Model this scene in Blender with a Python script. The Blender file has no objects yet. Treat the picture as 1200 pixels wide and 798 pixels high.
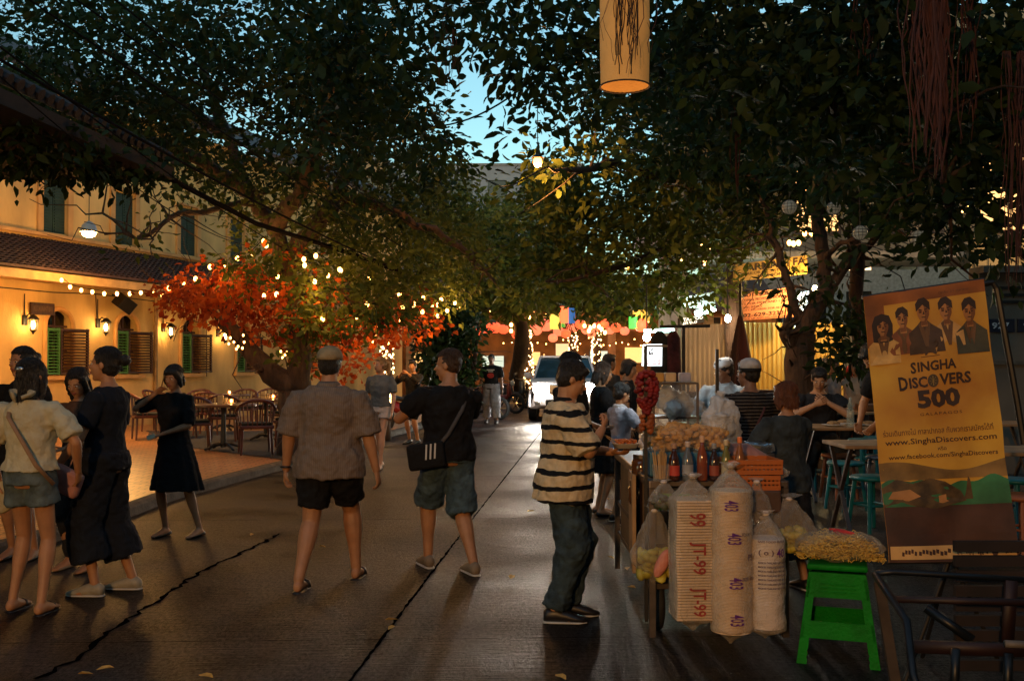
import bpy, bmesh, math, random
import numpy as np
from mathutils import Vector, Matrix, noise
R = math.radians
PI = math.pi
random.seed(11)
SC = bpy.context.scene
COL = SC.collection
# ------------------------------------------------------------------ measuring: photo pixel (1200 wide) + depth in metres -> metres
FPX = 1167.0
CAMZ = 1.55
PITCH = math.atan(26 / FPX)
def P(px, py, d):
    u = (px - 600) / FPX; v = (399 - py) / FPX
    y = math.cos(PITCH) - math.sin(PITCH) * v
    z = math.sin(PITCH) + math.cos(PITCH) * v
    return Vector((u / y * d, d, CAMZ + z / y * d))
def G(px, py, z=0.0):
    v = (399 - py) / FPX; u = (px - 600) / FPX
    y = math.cos(PITCH) - math.sin(PITCH) * v
    zz = math.sin(PITCH) + math.cos(PITCH) * v
    t = (z - CAMZ) / zz
    return Vector((u * t, y * t, z))
# ------------------------------------------------------------------ materials
MATS = {}
def mat(name, col, rough=.7, var=.25, scale=8, bump=.0, bscale=60, metal=0, spec=.5, emis=None, estr=0, trans=0, alpha=1, col2=None, coat=0, sheen=0, coord='Object', stretch=None):
    if name in MATS: return MATS[name]
    m = bpy.data.materials.new(name); m.use_nodes = True
    nt = m.node_tree; n = nt.nodes; l = nt.links
    b = n['Principled BSDF']
    b.inputs['Roughness'].default_value = rough
    b.inputs['Metallic'].default_value = metal
    b.inputs['Specular IOR Level'].default_value = spec
    b.inputs['Alpha'].default_value = alpha
    b.inputs['Transmission Weight'].default_value = trans
    b.inputs['Coat Weight'].default_value = coat
    b.inputs['Sheen Weight'].default_value = sheen
    tc = n.new('ShaderNodeTexCoord')
    src = tc.outputs[coord]
    if stretch:
        mp = n.new('ShaderNodeMapping'); mp.inputs['Scale'].default_value = stretch
        l.new(src, mp.inputs['Vector']); src = mp.outputs[0]
    nz = n.new('ShaderNodeTexNoise'); nz.inputs['Scale'].default_value = scale; nz.inputs['Detail'].default_value = 5
    l.new(src, nz.inputs['Vector'])
    cr = n.new('ShaderNodeValToRGB')
    c1 = [max(0, c * (1 - var)) for c in col]; c2 = list(col2) if col2 else [min(1, c * (1 + var)) for c in col]
    cr.color_ramp.elements[0].position = .32; cr.color_ramp.elements[1].position = .68
    cr.color_ramp.elements[0].color = (*c1, 1); cr.color_ramp.elements[1].color = (*c2, 1)
    l.new(nz.outputs['Fac'], cr.inputs['Fac']); l.new(cr.outputs[0], b.inputs['Base Color'])
    if bump:
        n2 = n.new('ShaderNodeTexNoise'); n2.inputs['Scale'].default_value = bscale; n2.inputs['Detail'].default_value = 4
        l.new(src, n2.inputs['Vector'])
        bp = n.new('ShaderNodeBump'); bp.inputs['Strength'].default_value = bump; bp.inputs['Distance'].default_value = .02
        l.new(n2.outputs['Fac'], bp.inputs['Height']); l.new(bp.outputs[0], b.inputs['Normal'])
    if emis:
        b.inputs['Emission Color'].default_value = (*emis, 1); b.inputs['Emission Strength'].default_value = estr
    MATS[name] = m
    return m
def stripes(name, ca, cb, period, duty=.3, axis='Z', wob=.01, rough=.85, phase=0.0):
    """cloth with woven stripes across one object axis"""
    if name in MATS: return MATS[name]
    m = mat(name, ca, rough, .12, 30, .8, 20, spec=.2)
    nt = m.node_tree; n = nt.nodes; l = nt.links; b = n['Principled BSDF']
    tc = n['Texture Coordinate']
    sx = n.new('ShaderNodeSeparateXYZ'); l.new(tc.outputs['Object'], sx.inputs[0])
    nz = n.new('ShaderNodeTexNoise'); nz.inputs['Scale'].default_value = 7; l.new(tc.outputs['Object'], nz.inputs['Vector'])
    def mth(op, a, bb):
        q = n.new('ShaderNodeMath'); q.operation = op
        for i, v in enumerate((a, bb)):
            if v is None: continue
            if isinstance(v, (int, float)): q.inputs[i].default_value = v
            else: l.new(v, q.inputs[i])
        return q.outputs[0]
    wobn = mth('MULTIPLY', nz.outputs['Fac'], wob)
    z = mth('ADD', sx.outputs[axis], wobn)
    z = mth('ADD', z, 10 + phase)
    f = mth('FRACT', mth('DIVIDE', z, period), None)
    g = mth('LESS_THAN', f, duty)
    mx = n.new('ShaderNodeMix'); mx.data_type = 'RGBA'
    l.new(g, mx.inputs['Factor'])
    cr = n['Color Ramp']
    l.new(cr.outputs[0], mx.inputs['A']); mx.inputs['B'].default_value = (*cb, 1)
    l.new(mx.outputs['Result'], b.inputs['Base Color'])
    return m
def emit(name, col, s, base=(.8, .8, .8)):
    if name in MATS: return MATS[name]
    return mat(name, base, .5, .05, emis=col, estr=s)
# ------------------------------------------------------------------ objects
def film_mat(name, col, lo=.10, hi=.75):
    """thin crumpled plastic film: clear face on, milky and glossy at grazing angles"""
    m = mat(name, col, .18, .1, 6, .9, 30, spec=.9); nt = m.node_tree; out = nt.nodes['Material Output']; b = nt.nodes['Principled BSDF']
    tr = nt.nodes.new('ShaderNodeBsdfTransparent'); mx = nt.nodes.new('ShaderNodeMixShader'); lw = nt.nodes.new('ShaderNodeLayerWeight'); lw.inputs['Blend'].default_value = .55
    mr = nt.nodes.new('ShaderNodeMapRange'); mr.inputs['To Min'].default_value = lo; mr.inputs['To Max'].default_value = hi; nt.links.new(lw.outputs['Facing'], mr.inputs['Value'])
    nt.links.new(nt.nodes['Bump'].outputs[0], lw.inputs['Normal'])
    nt.links.new(mr.outputs[0], mx.inputs[0]); nt.links.new(tr.outputs[0], mx.inputs[1]); nt.links.new(b.outputs[0], mx.inputs[2]); nt.links.new(mx.outputs[0], out.inputs['Surface'])
    return m
def tag(o, label=None, cat=None, group=None, kind=None):
    if label: o['label'] = label
    if cat: o['category'] = cat
    if group: o['group'] = group
    if kind: o['kind'] = kind
    return o
def link(o, parent=None):
    COL.objects.link(o)
    if parent: o.parent = parent
    return o
def empty(name, loc=(0, 0, 0), rz=0, label=None, cat=None, group=None):
    o = bpy.data.objects.new(name, None); o.location = loc; o.rotation_euler = (0, 0, rz); o.empty_display_size = .1
    COL.objects.link(o)
    return tag(o, label, cat, group)
def copy_tree(o, parent=None):
    c = o.copy(); COL.objects.link(c)
    if parent: c.parent = parent
    for ch in KIDS.get(o.name, []): copy_tree2(ch, c)
    return c
KIDS = {}
def copy_tree2(ch, parent):
    c = ch.copy(); COL.objects.link(c); c.parent = parent
    for g in KIDS.get(ch.name, []): copy_tree2(g, c)
    return c
def reg(o, parent):
    if parent: KIDS.setdefault(parent.name, []).append(o)
    return o
def basis(d, up=Vector((0, 0, 1))):
    d = Vector(d).normalized()
    if abs(d.dot(up)) > .95: up = Vector((0, 1, 0))
    x = up.cross(d).normalized(); y = d.cross(x).normalized()
    return x, y, d
class MB:
    def __init__(s): s.v = []; s.f = []
    def add(s, vs, fs):
        o = len(s.v); s.v += [tuple(v) for v in vs]; s.f += [tuple(i + o for i in f) for f in fs]; return s
    def box(s, c, size, rz=0, bev=0, rot=None):
        hx, hy, hz = [a / 2 for a in size]; c = Vector(c)
        M = rot if rot is not None else Matrix.Rotation(rz, 3, 'Z')
        if bev > 0:
            b = min(bev, hx * .9, hy * .9, hz * .9)
            bm = bmesh.new(); bmesh.ops.create_cube(bm, size=1)
            for v in bm.verts: v.co = Vector((v.co.x * 2 * hx, v.co.y * 2 * hy, v.co.z * 2 * hz))
            bmesh.ops.bevel(bm, geom=bm.edges[:], offset=b, segments=2, affect='EDGES', profile=.6)
            bm.verts.index_update()
            s.add([M @ v.co + c for v in bm.verts], [[v.index for v in f.verts] for f in bm.faces]); bm.free()
            return s
        vs = [M @ Vector((x, y, z)) + c for x in (-hx, hx) for y in (-hy, hy) for z in (-hz, hz)]
        return s.add(vs, [(0, 1, 3, 2), (4, 6, 7, 5), (0, 4, 5, 1), (2, 3, 7, 6), (0, 2, 6, 4), (1, 5, 7, 3)])
    def bar(s, a, b, w, h=None, up=Vector((0, 0, 1)), bev=0):
        a = Vector(a); b = Vector(b); h = h or w
        x, y, z = basis(b - a, up)
        M = Matrix((x, y, z)).transposed()
        return s.box((a + b) / 2, (w, h, (b - a).length), rot=M, bev=bev)
    def tube(s, pts, rad, n=8, cap=True, asp=1.0):
        pts = [Vector(p) for p in pts]
        if not hasattr(rad, '__len__'): rad = [rad] * len(pts)
        x = None; vs = []
        for i, p in enumerate(pts):
            t = (pts[min(i + 1, len(pts) - 1)] - pts[max(i - 1, 0)])
            if t.length < 1e-9: t = Vector((0, 0, 1))
            t.normalize()
            if x is None: x, _, _ = basis(t)
            else:
                x = x - t * x.dot(t)
                if x.length < 1e-6: x, _, _ = basis(t)
                x.normalize()
            y = t.cross(x)
            for k in range(n):
                a = 2 * PI * k / n
                vs.append(p + (x * math.cos(a) + y * math.sin(a) * asp) * rad[i])
        fs = [(i * n + k, i * n + (k + 1) % n, (i + 1) * n + (k + 1) % n, (i + 1) * n + k) for i in range(len(pts) - 1) for k in range(n)]
        if cap:
            fs.append(tuple(range(n - 1, -1, -1))); m = (len(pts) - 1) * n; fs.append(tuple(range(m, m + n)))
        return s.add(vs, fs)
    def rings(s, rings, n=16, cap=True):
        """rings: (centre, rx, ry) or (centre, rx, ry, xaxis, yaxis)"""
        vs = []
        for r in rings:
            c = Vector(r[0]); X = Vector(r[3]) if len(r) > 3 else Vector((1, 0, 0)); Y = Vector(r[4]) if len(r) > 4 else Vector((0, 1, 0))
            for k in range(n):
                a = 2 * PI * k / n
                vs.append(c + X * math.cos(a) * r[1] + Y * math.sin(a) * r[2])
        fs = [(i * n + k, i * n + (k + 1) % n, (i + 1) * n + (k + 1) % n, (i + 1) * n + k) for i in range(len(rings) - 1) for k in range(n)]
        if cap:
            fs.append(tuple(range(n - 1, -1, -1))); m = (len(rings) - 1) * n; fs.append(tuple(range(m, m + n)))
        return s.add(vs, fs)
    def lathe(s, c, prof, n=20, cap=True, M=None):
        c = Vector(c); vs = []
        for r, z in prof:
            for k in range(n):
                a = 2 * PI * k / n; v = Vector((r * math.cos(a), r * math.sin(a), z))
                vs.append(c + (M @ v if M is not None else v))
        fs = [(i * n + k, i * n + (k + 1) % n, (i + 1) * n + (k + 1) % n, (i + 1) * n + k) for i in range(len(prof) - 1) for k in range(n)]
        if cap:
            fs.append(tuple(range(n - 1, -1, -1))); m = (len(prof) - 1) * n; fs.append(tuple(range(m, m + n)))
        return s.add(vs, fs)
    def ell(s, c, r, n=14, m=9, M=None):
        c = Vector(c)
        if not hasattr(r, '__len__'): r = (r, r, r)
        vs = []
        for i in range(1, m):
            th = PI * i / m
            for k in range(n):
                a = 2 * PI * k / n
                v = Vector((r[0] * math.sin(th) * math.cos(a), r[1] * math.sin(th) * math.sin(a), -r[2] * math.cos(th)))
                vs.append(c + (M @ v if M is not None else v))
        b = Vector((0, 0, -r[2])); t = Vector((0, 0, r[2]))
        vs += [c + (M @ b if M is not None else b), c + (M @ t if M is not None else t)]
        fs = [(i * n + k, i * n + (k + 1) % n, (i + 1) * n + (k + 1) % n, (i + 1) * n + k) for i in range(m - 2) for k in range(n)]
        q = (m - 1) * n
        for k in range(n):
            fs.append((q, (k + 1) % n, k)); fs.append((q + 1, (m - 2) * n + k, (m - 2) * n + (k + 1) % n))
        return s.add(vs, fs)
    def prism(s, poly, a, b):
        """poly: 3D loop at a; swept by vector b"""
        n = len(poly); a = Vector(a); b = Vector(b)
        vs = [Vector(p) + a for p in poly] + [Vector(p) + a + b for p in poly]
        return s.add(vs, [tuple(range(n - 1, -1, -1)), tuple(range(n, 2 * n))] + [(i, (i + 1) % n, (i + 1) % n + n, i + n) for i in range(n)])
    def poly(s, pts): return s.add(pts, [tuple(range(len(pts)))])
    def mesh(s, name):
        me = bpy.data.meshes.new(name); me.from_pydata(s.v, [], s.f)
        bm = bmesh.new(); bm.from_mesh(me); bmesh.ops.recalc_face_normals(bm, faces=bm.faces[:]); bm.to_mesh(me); bm.free()
        return me
    def build(s, name, m, parent=None, smooth=False, loc=None, rz=0):
        me = s.mesh(name); me.materials.append(m)
        if smooth: me.polygons.foreach_set('use_smooth', [True] * len(me.polygons))
        o = bpy.data.objects.new(name, me)
        if smooth == 'auto':
            pass
        if loc is not None: o.location = loc
        o.rotation_euler.z = rz
        link(o, parent); reg(o, parent)
        return o
def thing_mesh(mb, name, m, label, cat, group=None, smooth=False, loc=None, rz=0):
    return tag(mb.build(name, m, None, smooth, loc, rz), label, cat, group)
def point(name, loc, watts, col, r=.05, parent=None):
    d = bpy.data.lights.new(name, 'POINT'); d.energy = watts; d.color = col; d.shadow_soft_size = r
    o = bpy.data.objects.new(name, d); o.location = loc; COL.objects.link(o)
    if parent: o.parent = parent; reg(o, parent)
    return o
# ------------------------------------------------------------------ lettering: a text turned into 2-D outlines (x, y, faces)
_tc = {}
def text2d(s, bold=0.0, space=1.0):
    k = (s, bold, space)
    if k in _tc: return _tc[k]
    cu = bpy.data.curves.new('lettering', 'FONT'); cu.body = s; cu.size = 1; cu.offset = bold; cu.space_character = space; cu.resolution_u = 2
    o = bpy.data.objects.new('lettering', cu); COL.objects.link(o)
    bpy.context.view_layer.update()
    me = bpy.data.meshes.new_from_object(o.evaluated_get(bpy.context.evaluated_depsgraph_get()))
    bpy.data.objects.remove(o)
    v = [(p.co.x, p.co.y) for p in me.vertices]; f = [tuple(p.vertices) for p in me.polygons]
    bpy.data.meshes.remove(me)
    if not v: v = [(0, 0), (1, 0), (1, 1)]; f = []
    x0 = min(a for a, _ in v); x1 = max(a for a, _ in v); y0 = min(b for _, b in v); y1 = max(b for _, b in v)
    _tc[k] = ([((a - x0) / (x1 - x0), (b - y0) / (y1 - y0)) for a, b in v], f, (x1 - x0) / (y1 - y0))
    return _tc[k]
def put_text(mb, s, fn, u0, v0, u1, v1, bold=0.0, space=1.0):
    """fn maps (u,v) of a surface to 3-D; the text fills the box u0..u1, v0..v1"""
    vs, fs, _ = text2d(s, bold, space)
    mb.add([fn(u0 + a * (u1 - u0), v0 + b * (v1 - v0)) for a, b in vs], fs)
# exposure and light levels (dusk, lamps lit)
SKYTINT = (.92, 1.0, .84, 1); SKYSTR = .13; SUNSTR = .01; EXPO = 1.25; WL = 10; LANT = .055; KEYW = 640; HEADE = 110; HEADW = 90
# ================================================================== WORLD, CAMERA
cam = bpy.data.cameras.new('camera'); cam.sensor_width = 36; cam.lens = 35.0; cam.clip_end = 2000; cam.clip_start = .05
co = bpy.data.objects.new('camera', cam); COL.objects.link(co); co.location = (0, 0, CAMZ); co.rotation_euler = (R(90) + PITCH, 0, 0); SC.camera = co
wd = bpy.data.worlds.new('World'); SC.world = wd; wd.use_nodes = True
wn = wd.node_tree.nodes; wl = wd.node_tree.links
bg = wn['Background']; sky = wn.new('ShaderNodeTexSky'); sky.sky_type = 'NISHITA'; sky.sun_disc = False
sky.sun_elevation = R(8); sky.sun_rotation = R(200); sky.ozone_density = 3.0; sky.dust_density = .6; sky.air_density = 1.2
tint = wn.new('ShaderNodeMix'); tint.data_type = 'RGBA'; tint.blend_type = 'MULTIPLY'; tint.inputs['Factor'].default_value = 1
tint.inputs['B'].default_value = SKYTINT; wl.new(sky.outputs[0], tint.inputs['A']); wl.new(tint.outputs['Result'], bg.inputs['Color'])
bg.inputs['Strength'].default_value = SKYSTR
sun = bpy.data.lights.new('sun', 'SUN'); sun.energy = SUNSTR; sun.angle = R(12); sun.color = (1, .75, .6)
so_ = bpy.data.objects.new('sun', sun); COL.objects.link(so_); so_.rotation_euler = (R(85), 0, R(-20))
SC.view_settings.view_transform = 'Standard'; SC.view_settings.look = 'None'; SC.view_settings.exposure = EXPO; SC.view_settings.gamma = 1; SC.view_settings.use_curve_mapping = False
SC.cycles.use_denoising = True; SC.cycles.max_bounces = 5; SC.cycles.diffuse_bounces = 2; SC.cycles.glossy_bounces = 2; SC.cycles.transmission_bounces = 4; SC.cycles.transparent_max_bounces = 10
SC.cycles.sample_clamp_indirect = 3.0; SC.cycles.sample_clamp_direct = 0; SC.cycles.use_light_tree = True; SC.cycles.caustics_reflective = False; SC.cycles.caustics_refractive = False
# ================================================================== GROUND
def sheet(name, pts, z, m, kind='structure'):
    q = MB(); q.poly([(x, y, z) for x, y in pts]); o = q.build(name, m); return tag(o, kind=kind)
asph = mat('road_concrete', (.0112, .0104, .0118), .5, .5, 1.6, .0, 60)
nt = asph.node_tree; n_ = nt.nodes; l_ = nt.links; b_ = n_['Principled BSDF']
tcc = n_['Texture Coordinate']
fine = n_.new('ShaderNodeTexNoise'); fine.inputs['Scale'].default_value = 48; fine.inputs['Detail'].default_value = 8; fine.inputs['Roughness'].default_value = .85; mpf = n_.new('ShaderNodeMapping'); mpf.inputs['Scale'].default_value = (1, .42, 1); l_.new(tcc.outputs['Object'], mpf.inputs['Vector']); l_.new(mpf.outputs[0], fine.inputs['Vector'])
mpg = n_.new('ShaderNodeMapping'); mpg.inputs['Scale'].default_value = (3, 45, 1); l_.new(tcc.outputs['Object'], mpg.inputs['Vector'])
gro = n_.new('ShaderNodeTexNoise'); gro.inputs['Scale'].default_value = 1.4; gro.inputs['Detail'].default_value = 4; l_.new(mpg.outputs[0], gro.inputs['Vector'])
ad = n_.new('ShaderNodeMath'); ad.operation = 'ADD'; l_.new(fine.outputs['Fac'], ad.inputs[0]); l_.new(gro.outputs['Fac'], ad.inputs[1])
bpn = n_.new('ShaderNodeBump'); bpn.inputs['Strength'].default_value = .7; bpn.inputs['Distance'].default_value = .02; l_.new(ad.outputs[0], bpn.inputs['Height']); l_.new(bpn.outputs[0], b_.inputs['Normal'])
rn = n_.new('ShaderNodeTexNoise'); rn.inputs['Scale'].default_value = .8; rn.inputs['Detail'].default_value = 6; l_.new(tcc.outputs['Object'], rn.inputs['Vector'])
rmap = n_.new('ShaderNodeMapRange'); rmap.inputs['From Min'].default_value = .35; rmap.inputs['From Max'].default_value = .65; b_.inputs['Specular IOR Level'].default_value = .1; rmap.inputs['To Min'].default_value = .30; rmap.inputs['To Max'].default_value = .60; l_.new(rn.outputs['Fac'], rmap.inputs['Value']); l_.new(rmap.outputs[0], b_.inputs['Roughness'])
mxg = n_.new('ShaderNodeMix'); mxg.data_type = 'RGBA'; mxg.blend_type = 'MULTIPLY'; mxg.inputs['Factor'].default_value = .8
crg = n_.new('ShaderNodeValToRGB'); crg.color_ramp.elements[0].position = .38; crg.color_ramp.elements[0].color = (.25, .25, .25, 1); crg.color_ramp.elements[1].position = .63; crg.color_ramp.elements[1].color = (3.0, 2.9, 2.8, 1)
l_.new(fine.outputs['Fac'], crg.inputs['Fac']); l_.new(n_['Color Ramp'].outputs[0], mxg.inputs['A']); l_.new(crg.outputs[0], mxg.inputs['B']); l_.new(mxg.outputs['Result'], b_.inputs['Base Color'])
vo = n_.new('ShaderNodeTexVoronoi'); vo.inputs['Scale'].default_value = 5.5; l_.new(tcc.outputs['Object'], vo.inputs['Vector'])
vr = n_.new('ShaderNodeValToRGB'); vr.color_ramp.elements[0].position = .05; vr.color_ramp.elements[0].color = (.35, .35, .35, 1); vr.color_ramp.elements[1].position = .10; vr.color_ramp.elements[1].color = (1, 1, 1, 1); l_.new(vo.outputs['Distance'], vr.inputs['Fac'])
sn = n_.new('ShaderNodeTexNoise'); sn.inputs['Scale'].default_value = .55; sn.inputs['Detail'].default_value = 7; sn.inputs['Distortion'].default_value = 1.5; l_.new(tcc.outputs['Object'], sn.inputs['Vector'])
sr = n_.new('ShaderNodeValToRGB'); sr.color_ramp.elements[0].position = .42; sr.color_ramp.elements[0].color = (.45, .42, .42, 1); sr.color_ramp.elements[1].position = .56; sr.color_ramp.elements[1].color = (1.15, 1.1, 1.05, 1); l_.new(sn.outputs['Fac'], sr.inputs['Fac'])
m1 = n_.new('ShaderNodeMix'); m1.data_type = 'RGBA'; m1.blend_type = 'MULTIPLY'; m1.inputs['Factor'].default_value = 1; l_.new(mxg.outputs['Result'], m1.inputs['A']); l_.new(vr.outputs[0], m1.inputs['B'])
m2 = n_.new('ShaderNodeMix'); m2.data_type = 'RGBA'; m2.blend_type = 'MULTIPLY'; m2.inputs['Factor'].default_value = 1; l_.new(m1.outputs['Result'], m2.inputs['A']); l_.new(sr.outputs[0], m2.inputs['B']); l_.new(m2.outputs['Result'], b_.inputs['Base Color'])
sp1 = n_.new('ShaderNodeValToRGB'); sp1.color_ramp.elements[0].position = .42; sp1.color_ramp.elements[0].color = (.10, .10, .10, 1); sp1.color_ramp.elements[1].position = .64; sp1.color_ramp.elements[1].color = (.62, .62, .62, 1); l_.new(fine.outputs['Fac'], sp1.inputs['Fac'])
sp2 = n_.new('ShaderNodeValToRGB'); sp2.color_ramp.elements[0].position = .40; sp2.color_ramp.elements[0].color = (.12, .12, .12, 1); sp2.color_ramp.elements[1].position = .66; sp2.color_ramp.elements[1].color = (.75, .75, .75, 1); l_.new(rn.outputs['Fac'], sp2.inputs['Fac'])
spm = n_.new('ShaderNodeMath'); spm.operation = 'MULTIPLY'; l_.new(sp1.outputs[0], spm.inputs[0]); l_.new(sp2.outputs[0], spm.inputs[1]); l_.new(spm.outputs[0], b_.inputs['Specular IOR Level'])
sheet('ground', [(-300, -60), (300, -60), (300, 500), (-300, 500)], -.012, mat('ground_dark', (.035, .03, .026), .9, .3, 2))
sheet('road', [(-6, -4), (5.6, -4), (8.5, 60), (-1.5, 60)], 0, asph)
# joints and the long crack in the slabs
dark = mat('joint_dark', (.0035, .003, .003), 1, .2, 20, spec=0)
def ribbon(pts, w, z, jit, seed, name):
    rnd = random.Random(seed); q = MB(); L = []; Rr = []
    for a, b in zip(pts[:-1], pts[1:]):
        a = Vector((a[0], a[1], 0)); b = Vector((b[0], b[1], 0)); n = max(1, int((b - a).length / .06)); d = (b - a).normalized(); s = Vector((-d.y, d.x, 0))
        for i in range(n):
            p = a.lerp(b, i / n) + s * rnd.uniform(-jit, jit); ww = w * rnd.uniform(.35, 1.2)
            L.append(p + s * ww); Rr.append(p - s * ww)
    vs = [(*p.xy, z) for p in L] + [(*p.xy, z) for p in Rr]; n = len(L)
    q.add(vs, [(i, i + 1, n + i + 1, n + i) for i in range(n - 1)])
    return tag(q.build(name, dark), kind='structure')
s0 = G(410, 798); s1 = G(560, 600); s2 = G(635, 505)
dj = (s2 - s0).normalized()
ribbon([(s0 - dj * 4).xy, s0.xy, s1.xy, s2.xy], .011, .004, .004, 1, 'road_joint')
for i, (yy, w_) in enumerate(((9.9, .010), (13.6, .012), (18.5, .012), (24.5, .012), (5.6, .006))):
    ribbon([(-3.7, yy - .1), (2.3, yy + .12)], w_ * .6, .004, .004, 5 + i, 'road_joint')
cr_px = [(40, 796), (95, 770), (120, 745), (190, 700), (232, 672), (262, 657), (300, 640), (330, 624)]
cr_w = [G(a, b).xy for a, b in cr_px]
ribbon(cr_w, .019, .004, .022, 9, 'road_crack')
ribbon([G(30, 640).xy, G(90, 630).xy, G(150, 612).xy], .014, .004, .02, 12, 'road_crack')
# terrace (kerb + tiled floor) on the left
KX = lambda y: -3.85 + .125 * (y - 10.3) + .12 * math.sin(y * .9) * (1 if y < 12 else .5)
kerb = MB(); ys = [2 + i * .6 for i in range(48)]
vs = []
for y in ys:
    x = KX(y) + random.uniform(-.008, .008); vs += [(x, y, -.01), (x - .01, y, .085), (x - .05, y, .11), (x - .14, y, .112)]
kerb.add(vs, [(i * 4 + k, i * 4 + k + 1, (i + 1) * 4 + k + 1, (i + 1) * 4 + k) for i in range(len(ys) - 1) for k in range(3)])
tag(kerb.build('kerb', mat('kerb_stone', (.07, .06, .05), .8, .4, 7, .6, 40)), kind='structure')
tile = mat('terrace_tile', (.26, .11, .045), .38, .2, 3, 0)
nt = tile.node_tree; br = nt.nodes.new('ShaderNodeTexBrick'); br.inputs['Scale'].default_value = 1; br.inputs['Brick Width'].default_value = .22; br.inputs['Row Height'].default_value = .11; br.inputs['Mortar Size'].default_value = .008
br.inputs['Color1'].default_value = (.56, .25, .08, 1); br.inputs['Color2'].default_value = (.40, .17, .055, 1); br.inputs['Mortar'].default_value = (.05, .03, .02, 1)
nt.links.new(nt.nodes['Texture Coordinate'].outputs['Object'], br.inputs['Vector']); nt.links.new(br.outputs['Color'], nt.nodes['Principled BSDF'].inputs['Base Color'])
TZ = .115
q = MB(); L = [(KX(y) - .14, y, TZ - .002) for y in ys]; vs = L + [(-22, y, TZ - .002) for y in ys]; n = len(ys)
q.add(vs, [(i, i + 1, n + i + 1, n + i) for i in range(n - 1)]); tag(q.build('terrace_floor', tile), kind='structure')
a, b, c_, d_ = G(215, 524, TZ), G(352, 541, TZ), G(420, 505, TZ), G(170, 505, TZ)
q = MB(); q.poly([Vector((p.x, p.y, TZ + .006)) for p in (a, b, c_, d_)]); tag(q.build('floor_mat', mat('mat_grey', (.05, .048, .045), .95, .3, 40, .5, 200)), 'grey floor mat under the round terrace tables', 'floor mat')
# raised pavement on the right behind the stalls
q = MB(); q.box((9.5, 16, .07), (10, 17, .14)); tag(q.build('pavement', mat('paving_right', (.05, .042, .036), .7, .35, 3, .5, 30)), kind='structure')
# fallen yellow leaves
ly = mat('leaf_fallen', (.5, .3, .06), .6, .3, 30)
rnd = random.Random(4)
for px, py in ((295, 628), (378, 642), (123, 786), (241, 795), (664, 726), (459, 728), (459, 738), (600, 678), (657, 796), (712, 586), (716, 655), (735, 668), (740, 690), (622, 600), (100, 792)):
    g = G(px, py); q = MB(); an = rnd.uniform(0, 6.28); L_ = rnd.uniform(.035, .055)
    pts = [(-L_, 0, .006), (-L_ * .3, -L_ * .42, .012), (L_ * .5, -L_ * .3, .016), (L_, 0, .008), (L_ * .5, L_ * .3, .02), (-L_ * .3, L_ * .42, .018)]
    q.add(pts, [(0, 1, 2, 3), (0, 3, 4, 5)])
    o = tag(q.build('fallen_leaf', ly, loc=(g.x, g.y, .005), rz=an), 'small curled yellow leaf fallen on the dark road', 'leaf', 'yellow leaves fallen on the road')
# ================================================================== LEFT BUILDING
wallm = mat('plaster_yellow', (.60, .39, .14), .85, .34, 1.1, .5, 12, stretch=(1, 1, .45))
trim = mat('trim_ochre', (.55, .30, .10), .8, .15, 4)
dwood = mat('wood_dark', (.045, .018, .012), .5, .4, 12, .3, 60, stretch=(1, 1, .2))
green = mat('shutter_green', (.05, .16, .04), .5, .2, 8)
dgreen = mat('shutter_dark', (.02, .045, .03), .6, .2, 8)
black = mat('black_metal', (.012, .011, .01), .45, .3, 20)
fd = Vector((.325, 1, 0)).normalized(); F0 = Vector((-9.3, 20.5, 0)); fn = Vector((fd.y, -fd.x, 0))     # facing the street
FR = math.atan2(fd.y, fd.x)                 # local x runs along the facade, local -y faces the street
bld = empty('restaurant_building', F0, FR, 'yellow two-storey restaurant with arched windows and green shutters on the left', 'building')
def FX(px):      # facade coordinate under a photo column
    u = (px - 600) / FPX; t = (u * F0.y - F0.x) / (fd.x - u * fd.y); return t
def FD(px): return F0.y + FX(px) * fd.y
def FZ(px, py): return P(px, py, FD(px)).z
wins = [68, 148, 222, 285, 357]
WB = FZ(68, 437)
# wall as a grid with openings
def wall_with_holes(x0, x1, z0, z1, holes, y=0, th=.25):
    q = MB(); xs = sorted({x0, x1, *[h[0] for h in holes], *[h[1] for h in holes]}); zs = sorted({z0, z1, *[h[2] for h in holes], *[h[3] for h in holes]})
    for i in range(len(xs) - 1):
        for j in range(len(zs) - 1):
            cx = (xs[i] + xs[i + 1]) / 2; cz = (zs[j] + zs[j + 1]) / 2
            if any(h[0] < cx < h[1] and h[2] < cz < h[3] for h in holes): continue
            a, b, c, d = (xs[i], y, zs[j]), (xs[i + 1], y, zs[j]), (xs[i + 1], y, zs[j + 1]), (xs[i], y, zs[j + 1])
            q.add([a, b, c, d], [(0, 1, 2, 3)])
    for h in holes:
        x_, X_, z_, Z_ = h
        q.add([(x_, y, z_), (x_, y + th, z_), (x_, y + th, Z_), (x_, y, Z_)], [(0, 1, 2, 3)]); q.add([(X_, y, z_), (X_, y + th, z_), (X_, y + th, Z_), (X_, y, Z_)], [(0, 1, 2, 3)])
        q.add([(x_, y, z_), (X_, y, z_), (X_, y + th, z_), (x_, y + th, z_)], [(0, 1, 2, 3)]); q.add([(x_, y, Z_), (X_, y, Z_), (X_, y + th, Z_), (x_, y + th, Z_)], [(0, 1, 2, 3)])
    return q
WW = .36
W = []
for px in wins:
    cx = FX(px); W.append(cx)
holesA = [(c - WW, c + WW, 1.3, 2.62) for c in W]
holesB = []
for px in (62, 144, 219, 276): holesB.append((FX(px) - .34, FX(px) + .34, 4.2, 5.35))
q = wall_with_holes(-8, 17, .1, 7.2, holesA + holesB); q.box((4.5, .35, 3.7), (25, .06, 7.2))
wl_ = q.build('wall', wallm, bld)
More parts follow.
